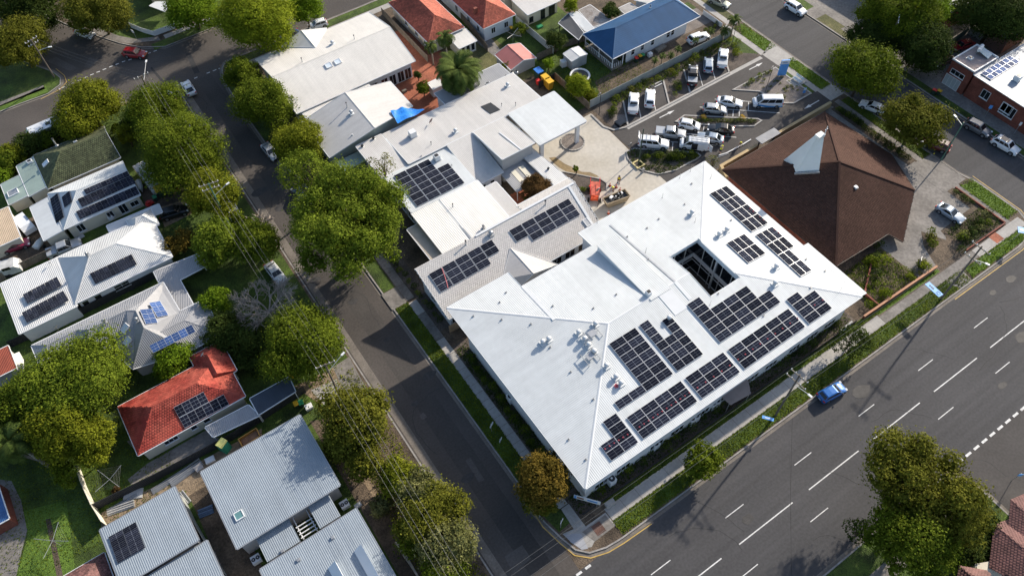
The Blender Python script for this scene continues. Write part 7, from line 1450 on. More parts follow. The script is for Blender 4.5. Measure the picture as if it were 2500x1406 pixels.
def wire(label, pts_, grp, sag=.5, r=.013):
    o = thing('power_line', label, 'power line', pts_[0], grp); 
    for a, b in zip(pts_, pts_[1:]):
        a, b = Vector(a), Vector(b); MB().tube([a.lerp(b, t)-Vector((0, 0, sag*4*t*(1-t))) for t in [k/10 for k in range(11)]], r, 4, cap=False).build('span', WIRE, o)
    return o
pA = PT('a', 390, 555); pole('timber power pole with double crossarm at the north west corner', pA, P((75, 97), 10.5), arms=((10.2, 2.4, R(20)), (9.2, 2.0, R(20))), lamp=(7.5, 2.0, R(-20)))
pB = PT('a', 1080, 690); tB = P(S('a', 1010, 545), 9.5); pole('timber pole with long street light arm at the junction', pB, tB, arms=((9.2, 2.6, R(5)),), lamp=(7.2, 4.2, R(62)))
pC = PT('e', 1650, 402); tC = Vector((pC.x+.1, pC.y, 10.5)); pole('green timber pole with white crossarms beside the white ute', pC, tC, POLEG, arms=((10.3, 3.0, R(-10)), (9.3, 2.6, R(-10))), lamp=(7.8, 2.4, R(15)))
pD = PT('h', 905, 285); tD = Vector((pD.x, pD.y, 9.5)); pole('timber pole with street light above the concrete driveway', pD, tD, arms=((9.2, 2.6, R(-10)),), lamp=(7.5, 2.6, R(20)))
pE = Vector((pD.x-.3, pD.y-36, 0)); pole('timber pole among the hedge trees of the side street', pE, pE+Vector((0, 0, 9.5)), arms=((9.2, 2.6, R(-10)),))
p1 = Vector((52.3, 18.7, 0)); p2 = Vector((85.4, 18.2, 0)); p3_ = Vector((118.6, 17.2, 0)); p0_ = Vector((-8, 19, 0)); t1_, t2_ = p1+Vector((.4, 0, 11)), p2+Vector((.5, 0, 12.3))
pole('leaning dark pole with lamp and crossarms beside the bright blue car', p1, t1_, arms=((10.6, 2.6, R(95)), (9.2, 3.0, R(95))), lamp=(8.6, 2.0, R(-85))); pole('tall dark pole with insulators beside the blue sign', p2, t2_, arms=((11.9, 2.8, R(90)), (9.6, 2.6, R(90))), lamp=(9.6, 1.6, R(-70)))
for k, (dy, h_) in enumerate(((-1.2, 11.0), (-.6, 11.0), (.6, 11.0), (1.2, 11.0))): wire(('first', 'second', 'third', 'fourth')[k]+' power wire from the kerb side above the main road verge', [p0_+Vector((0, dy, h_-1)), p1+Vector((.4, dy, h_-.2)), p2+Vector((.5, dy, h_+1)), p3_+Vector((0, dy, h_+.5))], 'main road wires', .7)
for k, d_ in enumerate((-1.2, -.6, .6, 1.2)):
    nw = Vector((-30, 150, 10)); wire(('first', 'second', 'third', 'fourth')[k]+' power wire from the houses along the side street', [tB+Vector((d_, 0, .05)), tC+Vector((d_, 0, .1)), tD+Vector((d_, 0, 0)), pE+Vector((d_, 0, 9.4)), pE+Vector((d_, -36, 9.4))], 'side street wires', .8)
for k, d_ in enumerate((-.8, 0, .8)): wire(('left', 'middle', 'right')[k]+' hand power wire crossing the street junction', [P((75, 97), 10.4)+Vector((d_*.4, d_, 0)), tB+Vector((d_*.4, d_, 0))], 'junction wires', .8)
gp = P((2296, 393)); pole('tall green steel pole with white lamp on the east street verge', gp, Vector((gp.x, gp.y, 8.6)), POLEG, .12, lamp=(8.0, 1.6, R(75)), name='street_light', cat='street light')
tp_ = PT('d', 1345, 345); pole('leaning timber pole with crossarm in front of the gum trees', tp_, P(S('d', 1448, 140), 10), arms=((9.8, 2.4, R(35)),))
for t, b, h_, lb, r in (('l', (1520, 362), 6.0, 'thin black light pole in the gravel island', .06), ('l', (142, 1080), 5.0, 'thin black light pole in the half moon island', .06), ('c', (945, 822), 5.0, 'thin black light pole by the forecourt fence corner', .06), ('d', (245, 352), 6.0, 'thin black light pole beside the last parking bay', .06), ('p', (862, 1110), 4.6, 'thin black light pole beside the orange lift', .06)):
    q = PT(t, *b); pole(lb, (q.x, q.y, G), (q.x, q.y, h_), DMETAL, r, lamp=(h_-.1, .35, R(200)), name='light_pole', cat='light pole', lampm=DMETAL)
q = PT('l', 240, 1092); o = pole('thick dark green post in a yellow square base', (q.x, q.y, G), (q.x+.1, q.y+.1, 8.2), mat('post_green', (.035, .06, .045), .7, .1), .13, name='timber_post', cat='post'); strip('yellow_base', [(q.x-.7, q.y-.7), (q.x+.7, q.y-.7), (q.x+.7, q.y+.7), (q.x-.7, q.y+.7)], .22, G, G+.28, mat('pale_yellow', (.60, .50, .24), .7, .1), o, closed=True)
q = PT('l', 1925, 430)
# sign boards
def board(label, p, w_, h_, z, az, m, cat='sign', name='sign', marks=(), posts=2, pm=METAL, thick=.08):
    """upright board facing az; marks: (x, z, w, h, material)"""
    p = Vector((p[0], p[1], G)); e = Vector((-math.sin(az), math.cos(az), 0)); n = Vector((math.cos(az), math.sin(az), 0)); o = thing(name, label, cat, p); c = p+Vector((0, 0, z)); MB().bar(c-e*w_/2, c+e*w_/2, thick, h_).build('board', m, o); bo = o.children[0]
    for x, zz, mw, mh, mm in marks: q = c+e*(x*w_)+Vector((0, 0, zz*h_))+n*(thick/2+.008); MB().bar(q-e*(mw*w_/2), q+e*(mw*w_/2), .012, mh*h_).build('marking', mm, bo)
    for k in range(posts): q = p+e*(w_*(-.38+.76*k) if posts > 1 else 0)-n*.09; MB().bar(q-Vector((0, 0, .2)), Vector((q.x, q.y, c.z+h_/2 if posts > 1 or h_ < 1 else c.z)), .07, .07).build('post', pm, o)
    return o
q = PT('l', 1680, 200); SB = SKYBLUE; board('tall totem sign, white above bright blue, at the car park entry', q, 1.5, 3.4, 2.0, R(240), SB, marks=((0, .38, 1.0, .24, FRAMEW), (-.05, .36, .6, .06, SKYBLUE)), posts=2, pm=DMETAL, thick=.25)
q = PT('l', 1908, 375); board('small white and blue entry marker in the gravel island', q, .45, 1.1, .75, R(240), SKYBLUE, marks=((0, .25, .9, .4, FRAMEW),), posts=1)
a, b = PT('n', 655, 740, 1.6), PT('n', 822, 790, 1.6); c = (a+b)/2; board('white and blue banner on posts at the street corner', c, 3.4, 1.0, 1.7, R(-141), FRAMEW, 'banner', 'banner_sign', ((-.25, 0, .25, .5, mat('photo_brown', (.25, .13, .10), .6, .4, 3)), (.2, .05, .38, .42, SKYBLUE), (.2, -.02, .3, .12, PNV), (-.44, 0, .08, .9, SKYBLUE)))
a, b = PT('m', 1110, 890, 3.3), PT('m', 1215, 985, 3.3); c = (a+b)/2; o = thing('pole_sign', 'long bright blue sign board with dark emblem fixed to the tall dark pole', 'sign', (c.x, c.y, 3)); d_ = (b-a).normalized(); SKB = mat('pale_sign_blue', (.16, .40, .78), .5, .05)
MB().bar(a, b, .9, .08, up=(0, 0, 1)).build('board', SKB, o)
for t, w_ in ((.22, .2), (.34, .16), (.44, .2)): q = a.lerp(b, t)+Vector((0, 0, .05)); MB().box(q, (.28, .2, .02), .8).build('marking', PNV, o)
q = a.lerp(b, .82)+Vector((0, 0, .05)); MB().tube([q+Vector((.24*math.cos(k*.52), .24*math.sin(k*.52), 0)) for k in range(13)], .03, 4).build('emblem_ring', PNV, o)
q = PT('n', 2270, 70, 2.2); o = thing('pole_sign', 'small blue sign fixed low on the leaning pole', 'sign', (q.x, q.y, 2)); MB().bar(q+Vector((-.5, .6, 0)), q+Vector((.4, -.6, 0)), .45, .06).build('board', SKYBLUE, o); MB().bar(q+Vector((-.3, .3, .04)), q+Vector((.2, -.35, .04)), .12, .02).build('marking', FRAMEW, o)
q = PT('m', 1815, 495, 2.6); o = thing('pole_sign', 'blue round marked sign at the east end of the verge', 'sign', (q.x, q.y, 2)); MB().box(q, (1.2, 1.0, .06), .7).build('board', SKYBLUE, o); MB().box(q+Vector((0, 0, .045)), (.4, .5, .02), .7).build('marking', FRAMEW, o); MB().tube([(q.x, q.y, 0), q], .05, 6).build('post', METAL, o)
for t, u, v, w_, h_, z, az, m, lb in (('k', 318, 975, .9, .5, 2.1, -60, FRAMEW, 'white street sign on the west verge of the white building'), ('k', 372, 1045, .7, .5, .9, -60, FRAMEW, 'low white parking sign on the west verge'), ('n', 520, 1000, .8, .25, 2.6, -60, FRAMEW, 'street name sign at the street corner'), ('a', 985, 300, .7, .6, 2.3, 200, FRAMEW, 'white give way sign on the far corner'), ('d', 2060, 840, .5, .7, 2.2, -150, SKYBLUE, 'blue parking sign by the brick workshop'), ('d', 2270, 960, .35, .7, 2.2, -150, FRAMEW, 'white parking sign at the brick workshop wall'), ('m', 1035, 760, .9, .8, 1.3, -60, METAL, 'grey notice board beside the church drive'), ('o', 1520, 810, .5, .6, 2.0, -130, SKYBLUE, 'small blue sign on the south street corner')):
    q = PT(t, u, v); board(lb, q, w_, h_, z, R(az), m, posts=1, thick=.05)
# bench beside the totem
q = PT('l', 1840, 250); o = thing('park_bench', 'pale blue bench frame beside the car park entry path', 'bench', (q.x, q.y, G)); BB = mat('bench_blue', (.30, .48, .62), .5, .05)
for k in range(3): MB().box((q.x-.25+k*.25, q.y, .55), (.12, 1.8, .06)).build('seat_slat', BB, o)
for k in range(2): MB().box((q.x+.5, q.y, .85+k*.25), (.06, 1.8, .14)).build('back_slat', BB, o)
for s in (-.8, .8):
    for x in (-.25, .4): MB().box((q.x+x, q.y+s, .32), (.07, .07, .5)).build('leg', BB, o)
slab('bench_pad', rect(q.x-1.6, q.y-1.2, q.x+1.2, q.y+1.2), 0, G+.115, CONC)
# ================================================================== FENCES AND WALLS
def fence(label, path, h_, m, plen=2.4, post=None, name='fence', cat='fence', t=.05, gap=.0, z0=.05, cap_=None):
    o = thing(name, label, cat, (path[0][0], path[0][1], 0)); P2 = [Vector((q[0], q[1], 0)) for q in path]
    for a, b in zip(P2, P2[1:]):
        n = max(1, round((b-a).length/plen))
        for k in range(n):
            p, q = a.lerp(b, k/n), a.lerp(b, (k+1)/n); d = (q-p).normalized(); MB().bar(p+d*.05+Vector((0, 0, z0+h_/2)), q-d*.05+Vector((0, 0, z0+h_/2)), t, h_).build('fence_panel', m, o); MB().box(p+Vector((0, 0, h_/2+.05)), (.08, .08, h_+.1)).build('post', post or m, o)
            if cap_: MB().bar(p+Vector((0, 0, z0+h_+.03)), q+Vector((0, 0, z0+h_+.03)), t+.06, .06).build('capping', cap_, o)
    return o
CB = mat('steel_fence', (.36, .38, .36), .6, .08, .5, pat='corr', ps=.2, pb=.03); TF = mat('paling_fence', (.19, .155, .12), .9, .25, 1.2, fine=.25, fsc=5, pat='corr', ps=.22, pb=.03); DF = mat('charcoal_fence', (.035, .037, .042), .6, .1, .5, pat='corr', ps=.2, pb=.03); WF = mat('cream_fence', (.58, .55, .46), .7, .12, .5)
fence('long pale grey steel fence between the car park and the gardens', [(68.9, 80.85), (103.2, 80.95)], 1.8, CB, 2.4, METAL)
fence('timber paling fence from the skip bins to the grey fence', [PT('c', 630, 575), PT('c', 872, 790)], 1.7, TF); fence('pale steel fence behind the red terracotta house lawn', [PT('c', 350, 165), PT('c', 620, 395)], 1.7, mat('pale_fence', (.46, .47, .45), .6, .08, .5, pat='corr', ps=.25, pb=.02)); fence('timber paling fence behind the metal shed', [PT('c', 500, 440), PT('c', 700, 345), PT('c', 850, 300)], 1.6, TF)
fence('grey timber fence beside the brick paving', [PT('b', 1095, 110), PT('b', 1425, 455)], 1.7, TF); fence('dark paling fence between the terracotta houses', [PT('b', 1590, 60), PT('b', 1790, 300), PT('b', 1850, 380)], 1.7, TF)
fence('dark steel fence along the red tiled house drive', [PT('g', 620, 985), PT('g', 1000, 800), PT('g', 1480, 545), PT('h', 690, 250)], 1.8, DF); fence('long cream garden fence across the lawn', [PT('g', 510, 735), PT('g', 545, 840), PT('g', 612, 985), PT('g', 680, 1095)], 1.8, WF, 2.4, None)
fence('grey steel fence between the two zinc roofs', [PT('g', 1165, 925), PT('g', 1230, 1060), PT('g', 1330, 1240), PT('g', 1430, 1406)], 1.7, CB); fence('dark steel fence behind the white house wall', [PT('e', 90, 1255), PT('e', 620, 1010), PT('e', 1120, 760)], 1.6, DF)
fence('weathered fence behind the silver roof house yard', [PT('e', 0, 790), PT('e', 230, 670), PT('e', 400, 590)], 1.6, TF); fence('timber boundary fence beside the old shed', [PT('g', 0, 620), PT('g', 300, 700)], 1.5, TF)
o = fence('wavy topped white picket fence on the far corner', [PT('a', 905, 150), PT('a', 945, 205), PT('a', 1030, 240), PT('a', 1110, 262), PT('a', 1265, 205)], 1.2, FRAMEW, 1.6, FRAMEW, 'picket_fence'); fence('white gate panels along the garden hedge of the blue house', [PT('d', 45, 110), PT('d', 180, 205)], 1.1, FRAMEW, 1.6, FRAMEW, 'picket_fence')
fence('green mesh fence beside the red sedans', [PT('d', 1760, 370), PT('d', 1930, 245)], 1.8, mat('green_mesh', (.10, .16, .13), .7, .1), 2.4); fence('pale steel fence behind the red sedans', [PT('d', 1935, 245), PT('d', 2130, 355)], 1.8, CB)
fence('low brick garden wall with terracotta coping beside the church', [(73.6, 22.45), (89.4, 22.25)], .7, BRICK, 4, BRICK, 'garden_wall', 'wall', .25, cap_=mat('coping', (.42, .22, .13), .8, .15)); fence('low brick wall dividing the church bed', [(77.0, 22.6), (77.0, 25.2), (83.8, 29.4)], .6, BRICK, 4, BRICK, 'garden_wall', 'wall', .22)
fence('low dark rail fence along the white building garden', [(23, 22.62), (72.5, 22.6)], .7, DMETAL, 2.4, DMETAL, 'rail_fence', t=.02); fence('low brick wall along the east church path', [(95.6, 21.75), (105.2, 21.7), (105.2, 31)], .4, BRICK, 4, BRICK, 'garden_wall', 'wall', .2); fence('timber screen gate under the white roof corner', [(23.4, 55.0), (25.4, 54.9), (25.3, 52.9)], 1.9, TIMBER, 1.0, TIMBER, 'timber_gate', 'gate')
fence('black steel bin enclosure fence', [PT('c', 515, 640), PT('c', 630, 570)], 1.6, DMETAL, 1.2, DMETAL, t=.02)
# ================================================================== SMALL THINGS
def bin_(label, p, lid, body=DGREENP, s=1., rz=0., group=None):
    p = Vector((p[0], p[1], G)); o = thing('wheelie_bin', label, 'bin', p, group); v = []
    for z, k in ((.08, .78), (.95, 1.)): v += [(a*.29*k*s, b*.36*k*s, z*s) for a, b in ((-1, -1), (1, -1), (1, 1), (-1, 1))]
    c, sn = math.cos(rz), math.sin(rz); v = [p+Vector((x*c-y*sn, x*sn+y*c, z)) for x, y, z in v]; mesh('body', v, [(0, 1, 5, 4), (1, 2, 6, 5), (2, 3, 7, 6), (3, 0, 4, 7), (3, 2, 1, 0)], body, o)
    MB().box(p+Vector((0, 0, .99*s)), (.64*s, .80*s, .08*s), rz).build('lid', lid, o)
    for k in (-1, 1): a = p+Vector((-(.3*s)*sn*1.0, .3*s*c, .1*s)); MB().cyl(a+Vector((k*.22*c, k*.22*sn, -.08)), .09, .14, 8).build('wheel', RUBBER, o)
    return o
for t, u, v, l, lb in (('d', 1705, 650, REDP, 'red lidded bin on the workshop verge'), ('d', 1738, 655, YELP, 'yellow lidded bin on the workshop verge'), ('c', 1212, 420, REDP, 'red lidded bin under the blue roof eave'), ('c', 1238, 405, YELP, 'yellow lidded bin under the blue roof eave'), ('c', 1258, 398, GREENP, 'green lidded bin under the blue roof eave'), ('h', 625, 325, YELP, 'yellow lidded bin beside the concrete driveway'), ('h', 657, 318, GREENP, 'green lidded bin beside the concrete driveway'), ('h', 596, 155, YELP, 'yellow lidded bin under the driveway tree'), ('a', 1270, 1365, REDP, 'red lidded bin beside the camper trailer tree'), ('e', 1107, 183, GREENP, 'small green lidded tub beside the camper'), ('c', 318, 205, YELP, 'yellow lidded bin at the red terracotta house corner')):
    q = PT(t, u, v, .9); bin_(lb, q, l, rz=random.uniform(-.3, .3))
q = PT('a', 1145, 1378, 1.0); bin_('large yellow lidded skip beside the camper trailer', q, YELP, DGREENP, 1.9); q = PT('a', 1205, 1370, 1.0); bin_('dark green lidded skip beside the yellow one', q, DGREENP, DGREENP, 1.8)
q = PT('e', 1070, 225, .5); o = thing('red_toy_car', 'bright red ride-on toy beside the carport', 'toy', (q.x, q.y, G)); MB().box((q.x, q.y, .45), (1.2, .7, .45), .4).box((q.x-.1, q.y, .8), (.6, .6, .35), .4).build('body', REDP, o)
for a, b in ((-.4, -.35), (.4, -.35), (-.4, .35), (.4, .35)): MB().tube([(q.x+a, q.y+b-.06, .28), (q.x+a, q.y+b+.06, .28)], .18, 10).build('wheel', RUBBER, o)
for u, v, l, lb, s in ((512, 520, BLUEP, 'blue lidded industrial bin behind the long grey building', 2.0), (562, 562, YELP, 'first yellow lidded industrial bin by the black fence', 1.9), (588, 590, YELP, 'second yellow lidded industrial bin by the black fence', 1.9)): q = PT('c', u, v, 1.6); bin_(lb, q, l, DGREENP if l is BLUEP else mat('bin_amber', (.50, .26, .02), .6, .1), s)
q = PT('c', 510, 580, 1.0); bin_('red lidded bin at the annexe wall', q, REDP, REDP, 1.1)
# skip full of scrap
def skip(label, t, cs, zr, m, fill, name='skip_bin', h_=1.5, junk=True):
    Q = [PT(t, *q, zr) for q in cs]; c = sum(Q, Vector())/4; o = thing(name, label, 'skip bin', (c.x, c.y, G)); lo = [Vector((c.x+(q.x-c.x)*.82, c.y+(q.y-c.y)*.82, G+.12)) for q in Q]
    mesh('body', lo+Q, [(3, 2, 1, 0)]+[(i, (i+1) % 4, 4+(i+1) % 4, 4+i) for i in range(4)], m, o)
    for i in range(4): MB().bar(Q[i], Q[(i+1) % 4], .12, .1).build('rim', m, o)
    F_ = [c+(q-c)*.9+Vector((0, 0, -.35)) for q in Q]; mesh('load', F_, [(0, 1, 2, 3)], fill, o)
    for i in range(4):
        a, b = Q[i], Q[(i+1) % 4]; l1, l2 = lo[i], lo[(i+1) % 4]
        for k in (.2, .5, .8): MB().bar(l1.lerp(l2, k), a.lerp(b, k), .08, .08).build('rib', m, o)
    if junk:
        for k in range(9): p = F_[0].lerp(F_[1], random.uniform(.1, .9)).lerp(F_[3].lerp(F_[2], random.uniform(.1, .9)), random.uniform(.15, .85)); MB().box(p+Vector((0, 0, .18)), (random.uniform(.5, 1.3), random.uniform(.2, .6), .3), random.uniform(0, 3)).build('scrap', random.choice([METAL, DMETAL, FRAMEW, BLUEP if k == 0 else METAL]), o)
    return o
BEI = mat('beige_steel', (.34, .27, .18), .7, .2, 1.2, fine=.15)
skip('beige skip bin full of metal scrap on the forecourt', 'p', ((925, 995), (1220, 875), (1290, 965), (985, 1075)), 1.5, BEI, DMETAL)
skip('orange tipper trailer with steep sides beside the portable toilet', 'h', ((262, 545), (375, 475), (398, 525), (290, 595)), 1.4, mat('tipper_orange', (.42, .22, .05), .6, .15), mat('rusty_floor', (.22, .12, .07), .9, .3, 1), 'tipper_trailer', junk=False)
# orange lift
q = PT('p', 815, 970); o = thing('boom_lift', 'bright orange lift platform parked at the garden kerb', 'lift', (q.x, q.y, G)); az = math.atan2(-.6, 1)
MB().box((q.x, q.y, .6), (2.6, 1.3, .5), .9).build('chassis', ORANGE, o)
for a, b in ((-1.2, -.95), (1.2, -.95), (-1.2, .95), (1.2, .95)): x = q.x+a*math.cos(.9)-b*math.sin(.9); y = q.y+a*math.sin(.9)+b*math.cos(.9); MB().tube([(x-.15*math.sin(.9)*-1, y-.15*math.cos(.9), .42), (x+.15*math.sin(.9)*-1, y+.15*math.cos(.9), .42)], .4, 14).build('wheel', RUBBER, o)
MB().box((q.x, q.y, 1.9), (2.9, 1.5, .06), .9).build('platform_deck', mat('deck_red', (.50, .10, .06), .6, .3, 2), o)
for sg in (-.5, .5):
    for k in (-1, 1): x, y = q.x-sg*math.sin(.9), q.y+sg*math.cos(.9); MB().bar((x-k*1.1*math.cos(.9), y-k*1.1*math.sin(.9), .85), (x+k*1.1*math.cos(.9), y+k*1.1*math.sin(.9), 1.85), .08).build('scissor_arm', ORANGE, o)
for a in (-1.45, 1.45):
    for b in (-.75, .75): x = q.x+a*math.cos(.9)-b*math.sin(.9); y = q.y+a*math.sin(.9)+b*math.cos(.9); MB().tube([(x, y, 1.9), (x, y, 3.0)], .04, 6).build('guard_post', REDP, o)
for b in (-.75, .75):
    for z in (2.45, 3.0): x, y = q.x-b*math.sin(.9), q.y+b*math.cos(.9); MB().bar((x-1.45*math.cos(.9), y-1.45*math.sin(.9), z), (x+1.45*math.cos(.9), y+1.45*math.sin(.9), z), .06).build('guard_rail', REDP, o)
q2 = PT('p', 790, 860); MB().box((q2.x, q2.y, .5), (1.3, .8, .7), .5).build('boom_head', REDP, o)
# traffic cones, barrier mesh
for i, (u, v) in enumerate(((1022, 830), (1105, 850), (1155, 890), (1005, 1195))):
    q = PT('p', u, v, .2); o = thing('traffic_cone', ('orange cone at the kerb end of the cone row', 'orange cone beside the bending worker', 'orange cone at the corner of the skip', 'orange cone between the skip and the white eave')[i], 'traffic cone', (q.x, q.y, G)); MB().tube([(q.x, q.y, G+.04), (q.x, q.y, G+.75)], [.2, .04], 12).build('cone', ORANGE, o); MB().box((q.x, q.y, G+.03), (.45, .45, .05)).build('base', DMETAL, o); MB().tube([(q.x, q.y, G+.38), (q.x, q.y, G+.52)], [.135, .10], 12).build('white_band', FRAMEW, o)
# people in yellow vests
def person(label, p, face, pose='stand', z=G):
    p = Vector((p[0], p[1], z)); o = thing('person', label, 'person', p); c, s = math.cos(face), math.sin(face)
    def T(x, y, zz): return p+Vector((x*c-y*s, x*s+y*c, zz))
    bend = pose == 'bend'; lean = .38 if bend else .05; sh = 1.15 if bend else 1.42; hx = .55 if bend else .08
    pel = (0, 0, .92); chest = (lean*.9, 0, sh); neck = (lean*1.15, 0, sh+.10); head = (lean*1.25+.02, 0, sh+.27); st = .16 if pose == 'walk' else .05
    J = [pel, (lean*.5, 0, .5*(.92+sh)), chest, neck, head]; E_ = [(0, 1), (1, 2), (2, 3), (3, 4)]; Rr = [.155, .15, .17, .06, .105]
    def chain(root, ps_, rs):
        k = root
        for q, r in zip(ps_, rs): J.append(q); Rr.append(r); E_.append((k, len(J)-1)); k = len(J)-1
        return k
    for sg in (-1, 1):
        chain(0, [(0, sg*.1, .86), (st*sg*.6+.03, sg*.11, .48), (st*sg, sg*.11, .09), (st*sg+.16, sg*.12, .05)], [.1, .062, .045, .045])
        hand = (lean*1.2+.22, sg*.18, .72) if bend else (lean+.10, sg*.26, .78)
        el = (lean*1.1+.02, sg*.27, sh-.28); w_ = chain(2, [(lean*.95, sg*.20, sh+.02), el, hand], [.07, .048, .036])
        for k in range(4): chain(w_, [(hand[0]+.03, hand[1]+(k-1.5)*.02, hand[2]-.09-.006*k), (hand[0]+.05, hand[1]+(k-1.5)*.02, hand[2]-.15)], [.011, .009])
        chain(w_, [(hand[0]+.05, hand[1]-sg*.05, hand[2]-.06), (hand[0]+.08, hand[1]-sg*.05, hand[2]-.1)], [.012, .010])
    SK = mat('skin', (.42, .26, .19), .6, .05, 2); HV = mat('hi_vis', (.72, .70, .04), .6, .05, 2); NV = mat('work_shorts', (.03, .035, .05), .8, .1, 2)
    def skin(nm, js, es, rs, m, par):
        import bmesh
        me = bpy.data.meshes.new(nm); bm = bmesh.new(); sk = bm.verts.layers.skin.verify(); bv = []
        for i_, (q, r) in enumerate(zip(js, rs)): x = bm.verts.new(T(*q)); x[sk].radius = (r, r); x[sk].use_root = i_ == 0; bv.append(x)
        for i_, k_ in es: bm.edges.new((bv[i_], bv[k_]))
        bm.to_mesh(me); bm.free(); me.materials.append(m); ob = link(nm, me, par); md = ob.modifiers.new('skin', 'SKIN'); md.use_smooth_shade = True; ob.modifiers.new('sub', 'SUBSURF').levels = 1; return ob
    skin('body', J, E_, Rr, SK, o)
    skin('vest', [(0, 0, .86), (lean*.5, 0, .5*(.92+sh)), (lean*.98, 0, sh+.02)]+[(lean*.95, .22, sh), (lean*.95, -.22, sh)], [(0, 1), (1, 2), (2, 3), (2, 4)], [.185, .18, .195, .085, .085], HV, o)
    skin('shorts', [(0, 0, .9), (0, .1, .84), (st*.35+.02, .11, .52), (0, -.1, .84), (-st*.35+.02, -.11, .52)], [(0, 1), (1, 2), (0, 3), (3, 4)], [.17, .115, .085, .115, .085], NV, o)
    hd = T(*head); MB().tube([hd+Vector((0, 0, .02)), hd+Vector((0, 0, .07)), hd+Vector((0, 0, .12))], [.125, .12, .05], 12).tube([hd+Vector((0, 0, .02)), hd+Vector((0, 0, .035))], [.17, .17], 12).build('hat', HV if pose != 'walk' else NV, o)
    f_ = T(head[0]+.1, 0, head[2]-.01); MB().box(f_, (.04, .03, .04), face).build('nose', SK, o)
    for sg in (-1, 1): MB().box(T(head[0]+.085, sg*.035, head[2]+.015), (.02, .025, .014), face).build('eye', DMETAL, o); MB().box(T(head[0], sg*.105, head[2]), (.04, .02, .06), face).build('ear', SK, o)
    MB().box(T(head[0]+.09, 0, head[2]-.05), (.02, .05, .012), face).build('mouth', mat('lips', (.30, .12, .10), .6), o)
    for sg in (-1, 1): MB().box(T(st*sg+.07, sg*.115, .05), (.28, .10, .10), face).build('boot', NV, o)
    return o
q = PT('p', 1135, 800, 0); person('worker in yellow vest walking across the forecourt', q, 4.2, 'walk'); q = PT('p', 1066, 905, 0); person('worker in yellow vest bending beside the skip', q, 3.6, 'bend')
q = PT('l', 1262, 905, 0); person('worker in yellow vest bending over the upper end of the white pipe', q, 3.9, 'bend'); q = PT('l', 1062, 980, 0); person('worker in yellow vest crouching at the lower end of the white pipe', q, .4, 'bend')
for i, (lst, r, lb) in enumerate((([(1055, 992), (1130, 970), (1215, 925), (1300, 880), (1378, 832)], .12, 'long curved white pipe lying across the car park'), ([(1000, 1030), (1080, 1000), (1155, 975)], .05, 'thin grey pipe lying beside the white pipe'))):
    o = thing('pipe', lb, 'pipe', PT('l', *lst[0])); MB().tube([PT('l', *q, G+r+.02) for q in lst], r, 10).build('pipe_length', FRAMEW if not i else METAL, o)
# trampoline, clotheslines
q = PT('c', 808, 540, .8); o = thing('trampoline', 'round trampoline with white rim and black mat in the yard', 'trampoline', (q.x, q.y, G)); ring_ = [(q.x+1.75*math.cos(k*math.pi/14), q.y+1.75*math.sin(k*math.pi/14), .8) for k in range(29)]
MB().tube(ring_, .2, 6, cap=False).build('rim_pad', FRAMEW, o); MB().cyl((q.x, q.y, .74), 1.6, .03, 28).build('mat', DMETAL, o)
for k in range(6): MB().tube([(q.x+1.7*math.cos(k*1.047), q.y+1.7*math.sin(k*1.047), 0), (q.x+1.7*math.cos(k*1.047), q.y+1.7*math.sin(k*1.047), .75)], .03, 5).build('leg', METAL, o)
def hoist(label, t, base, R_, h_=2.2, rot=.4):
    q = PT(t, *base); o = thing('clothesline', label, 'clothesline', (q.x, q.y, G)); MB().tube([(q.x, q.y, 0), (q.x, q.y, h_)], .035, 6).build('post', METAL, o); tip = []
    for k in range(4): a = rot+k*math.pi/2; e = Vector((q.x+R_*math.cos(a), q.y+R_*math.sin(a), h_+.25)); tip.append(e); MB().tube([(q.x, q.y, h_-.1), e], .03, 5).build('arm', METAL, o)
    for r in (.35, .5, .65, .8, .95):
        for k in range(4): a = Vector((q.x, q.y, h_-.1)).lerp(tip[k], r); b = Vector((q.x, q.y, h_-.1)).lerp(tip[(k+1) % 4], r); MB().tube([a, b], .006, 3, cap=False).build('line', WIRE, o)
    return o
hoist('rotary clothesline between the red tiled house and the cream fence', 'g', (735, 835), 2.1); hoist('rotary clothesline on the bright lawn beside the zinc roof', 'g', (385, 1215), 2.2, rot=.9); hoist('rotary clothesline behind the red terracotta house', 'c', (330, 315), 2.0)
# portable toilet
q = PT('g', 1425, 610); o = thing('portable_toilet', 'green portable toilet with yellow domed roof', 'portable toilet', (q.x, q.y, G)); TG = mat('toilet_green', (.02, .20, .13), .5, .1); MB().box((q.x, q.y, 1.1), (1.15, 1.15, 2.0), .5).build('cabin', TG, o)
mb = MB(); c, s = math.cos(.5), math.sin(.5); mb.tube([(q.x-.62*c, q.y-.62*s, 2.12), (q.x+.62*c, q.y+.62*s, 2.12)], .55, 12); 
for v_ in mb.v: v_.z = 2.1+max(0, (v_.z-2.12))*.55
mb.build('roof', mat('toilet_yellow', (.62, .60, .20), .5, .08), o); MB().box((q.x+.58*s, q.y-.58*c, 1.05), (.7, .04, 1.7), .5).build('door', mat('toilet_door', (.03, .26, .17), .5, .1), o)
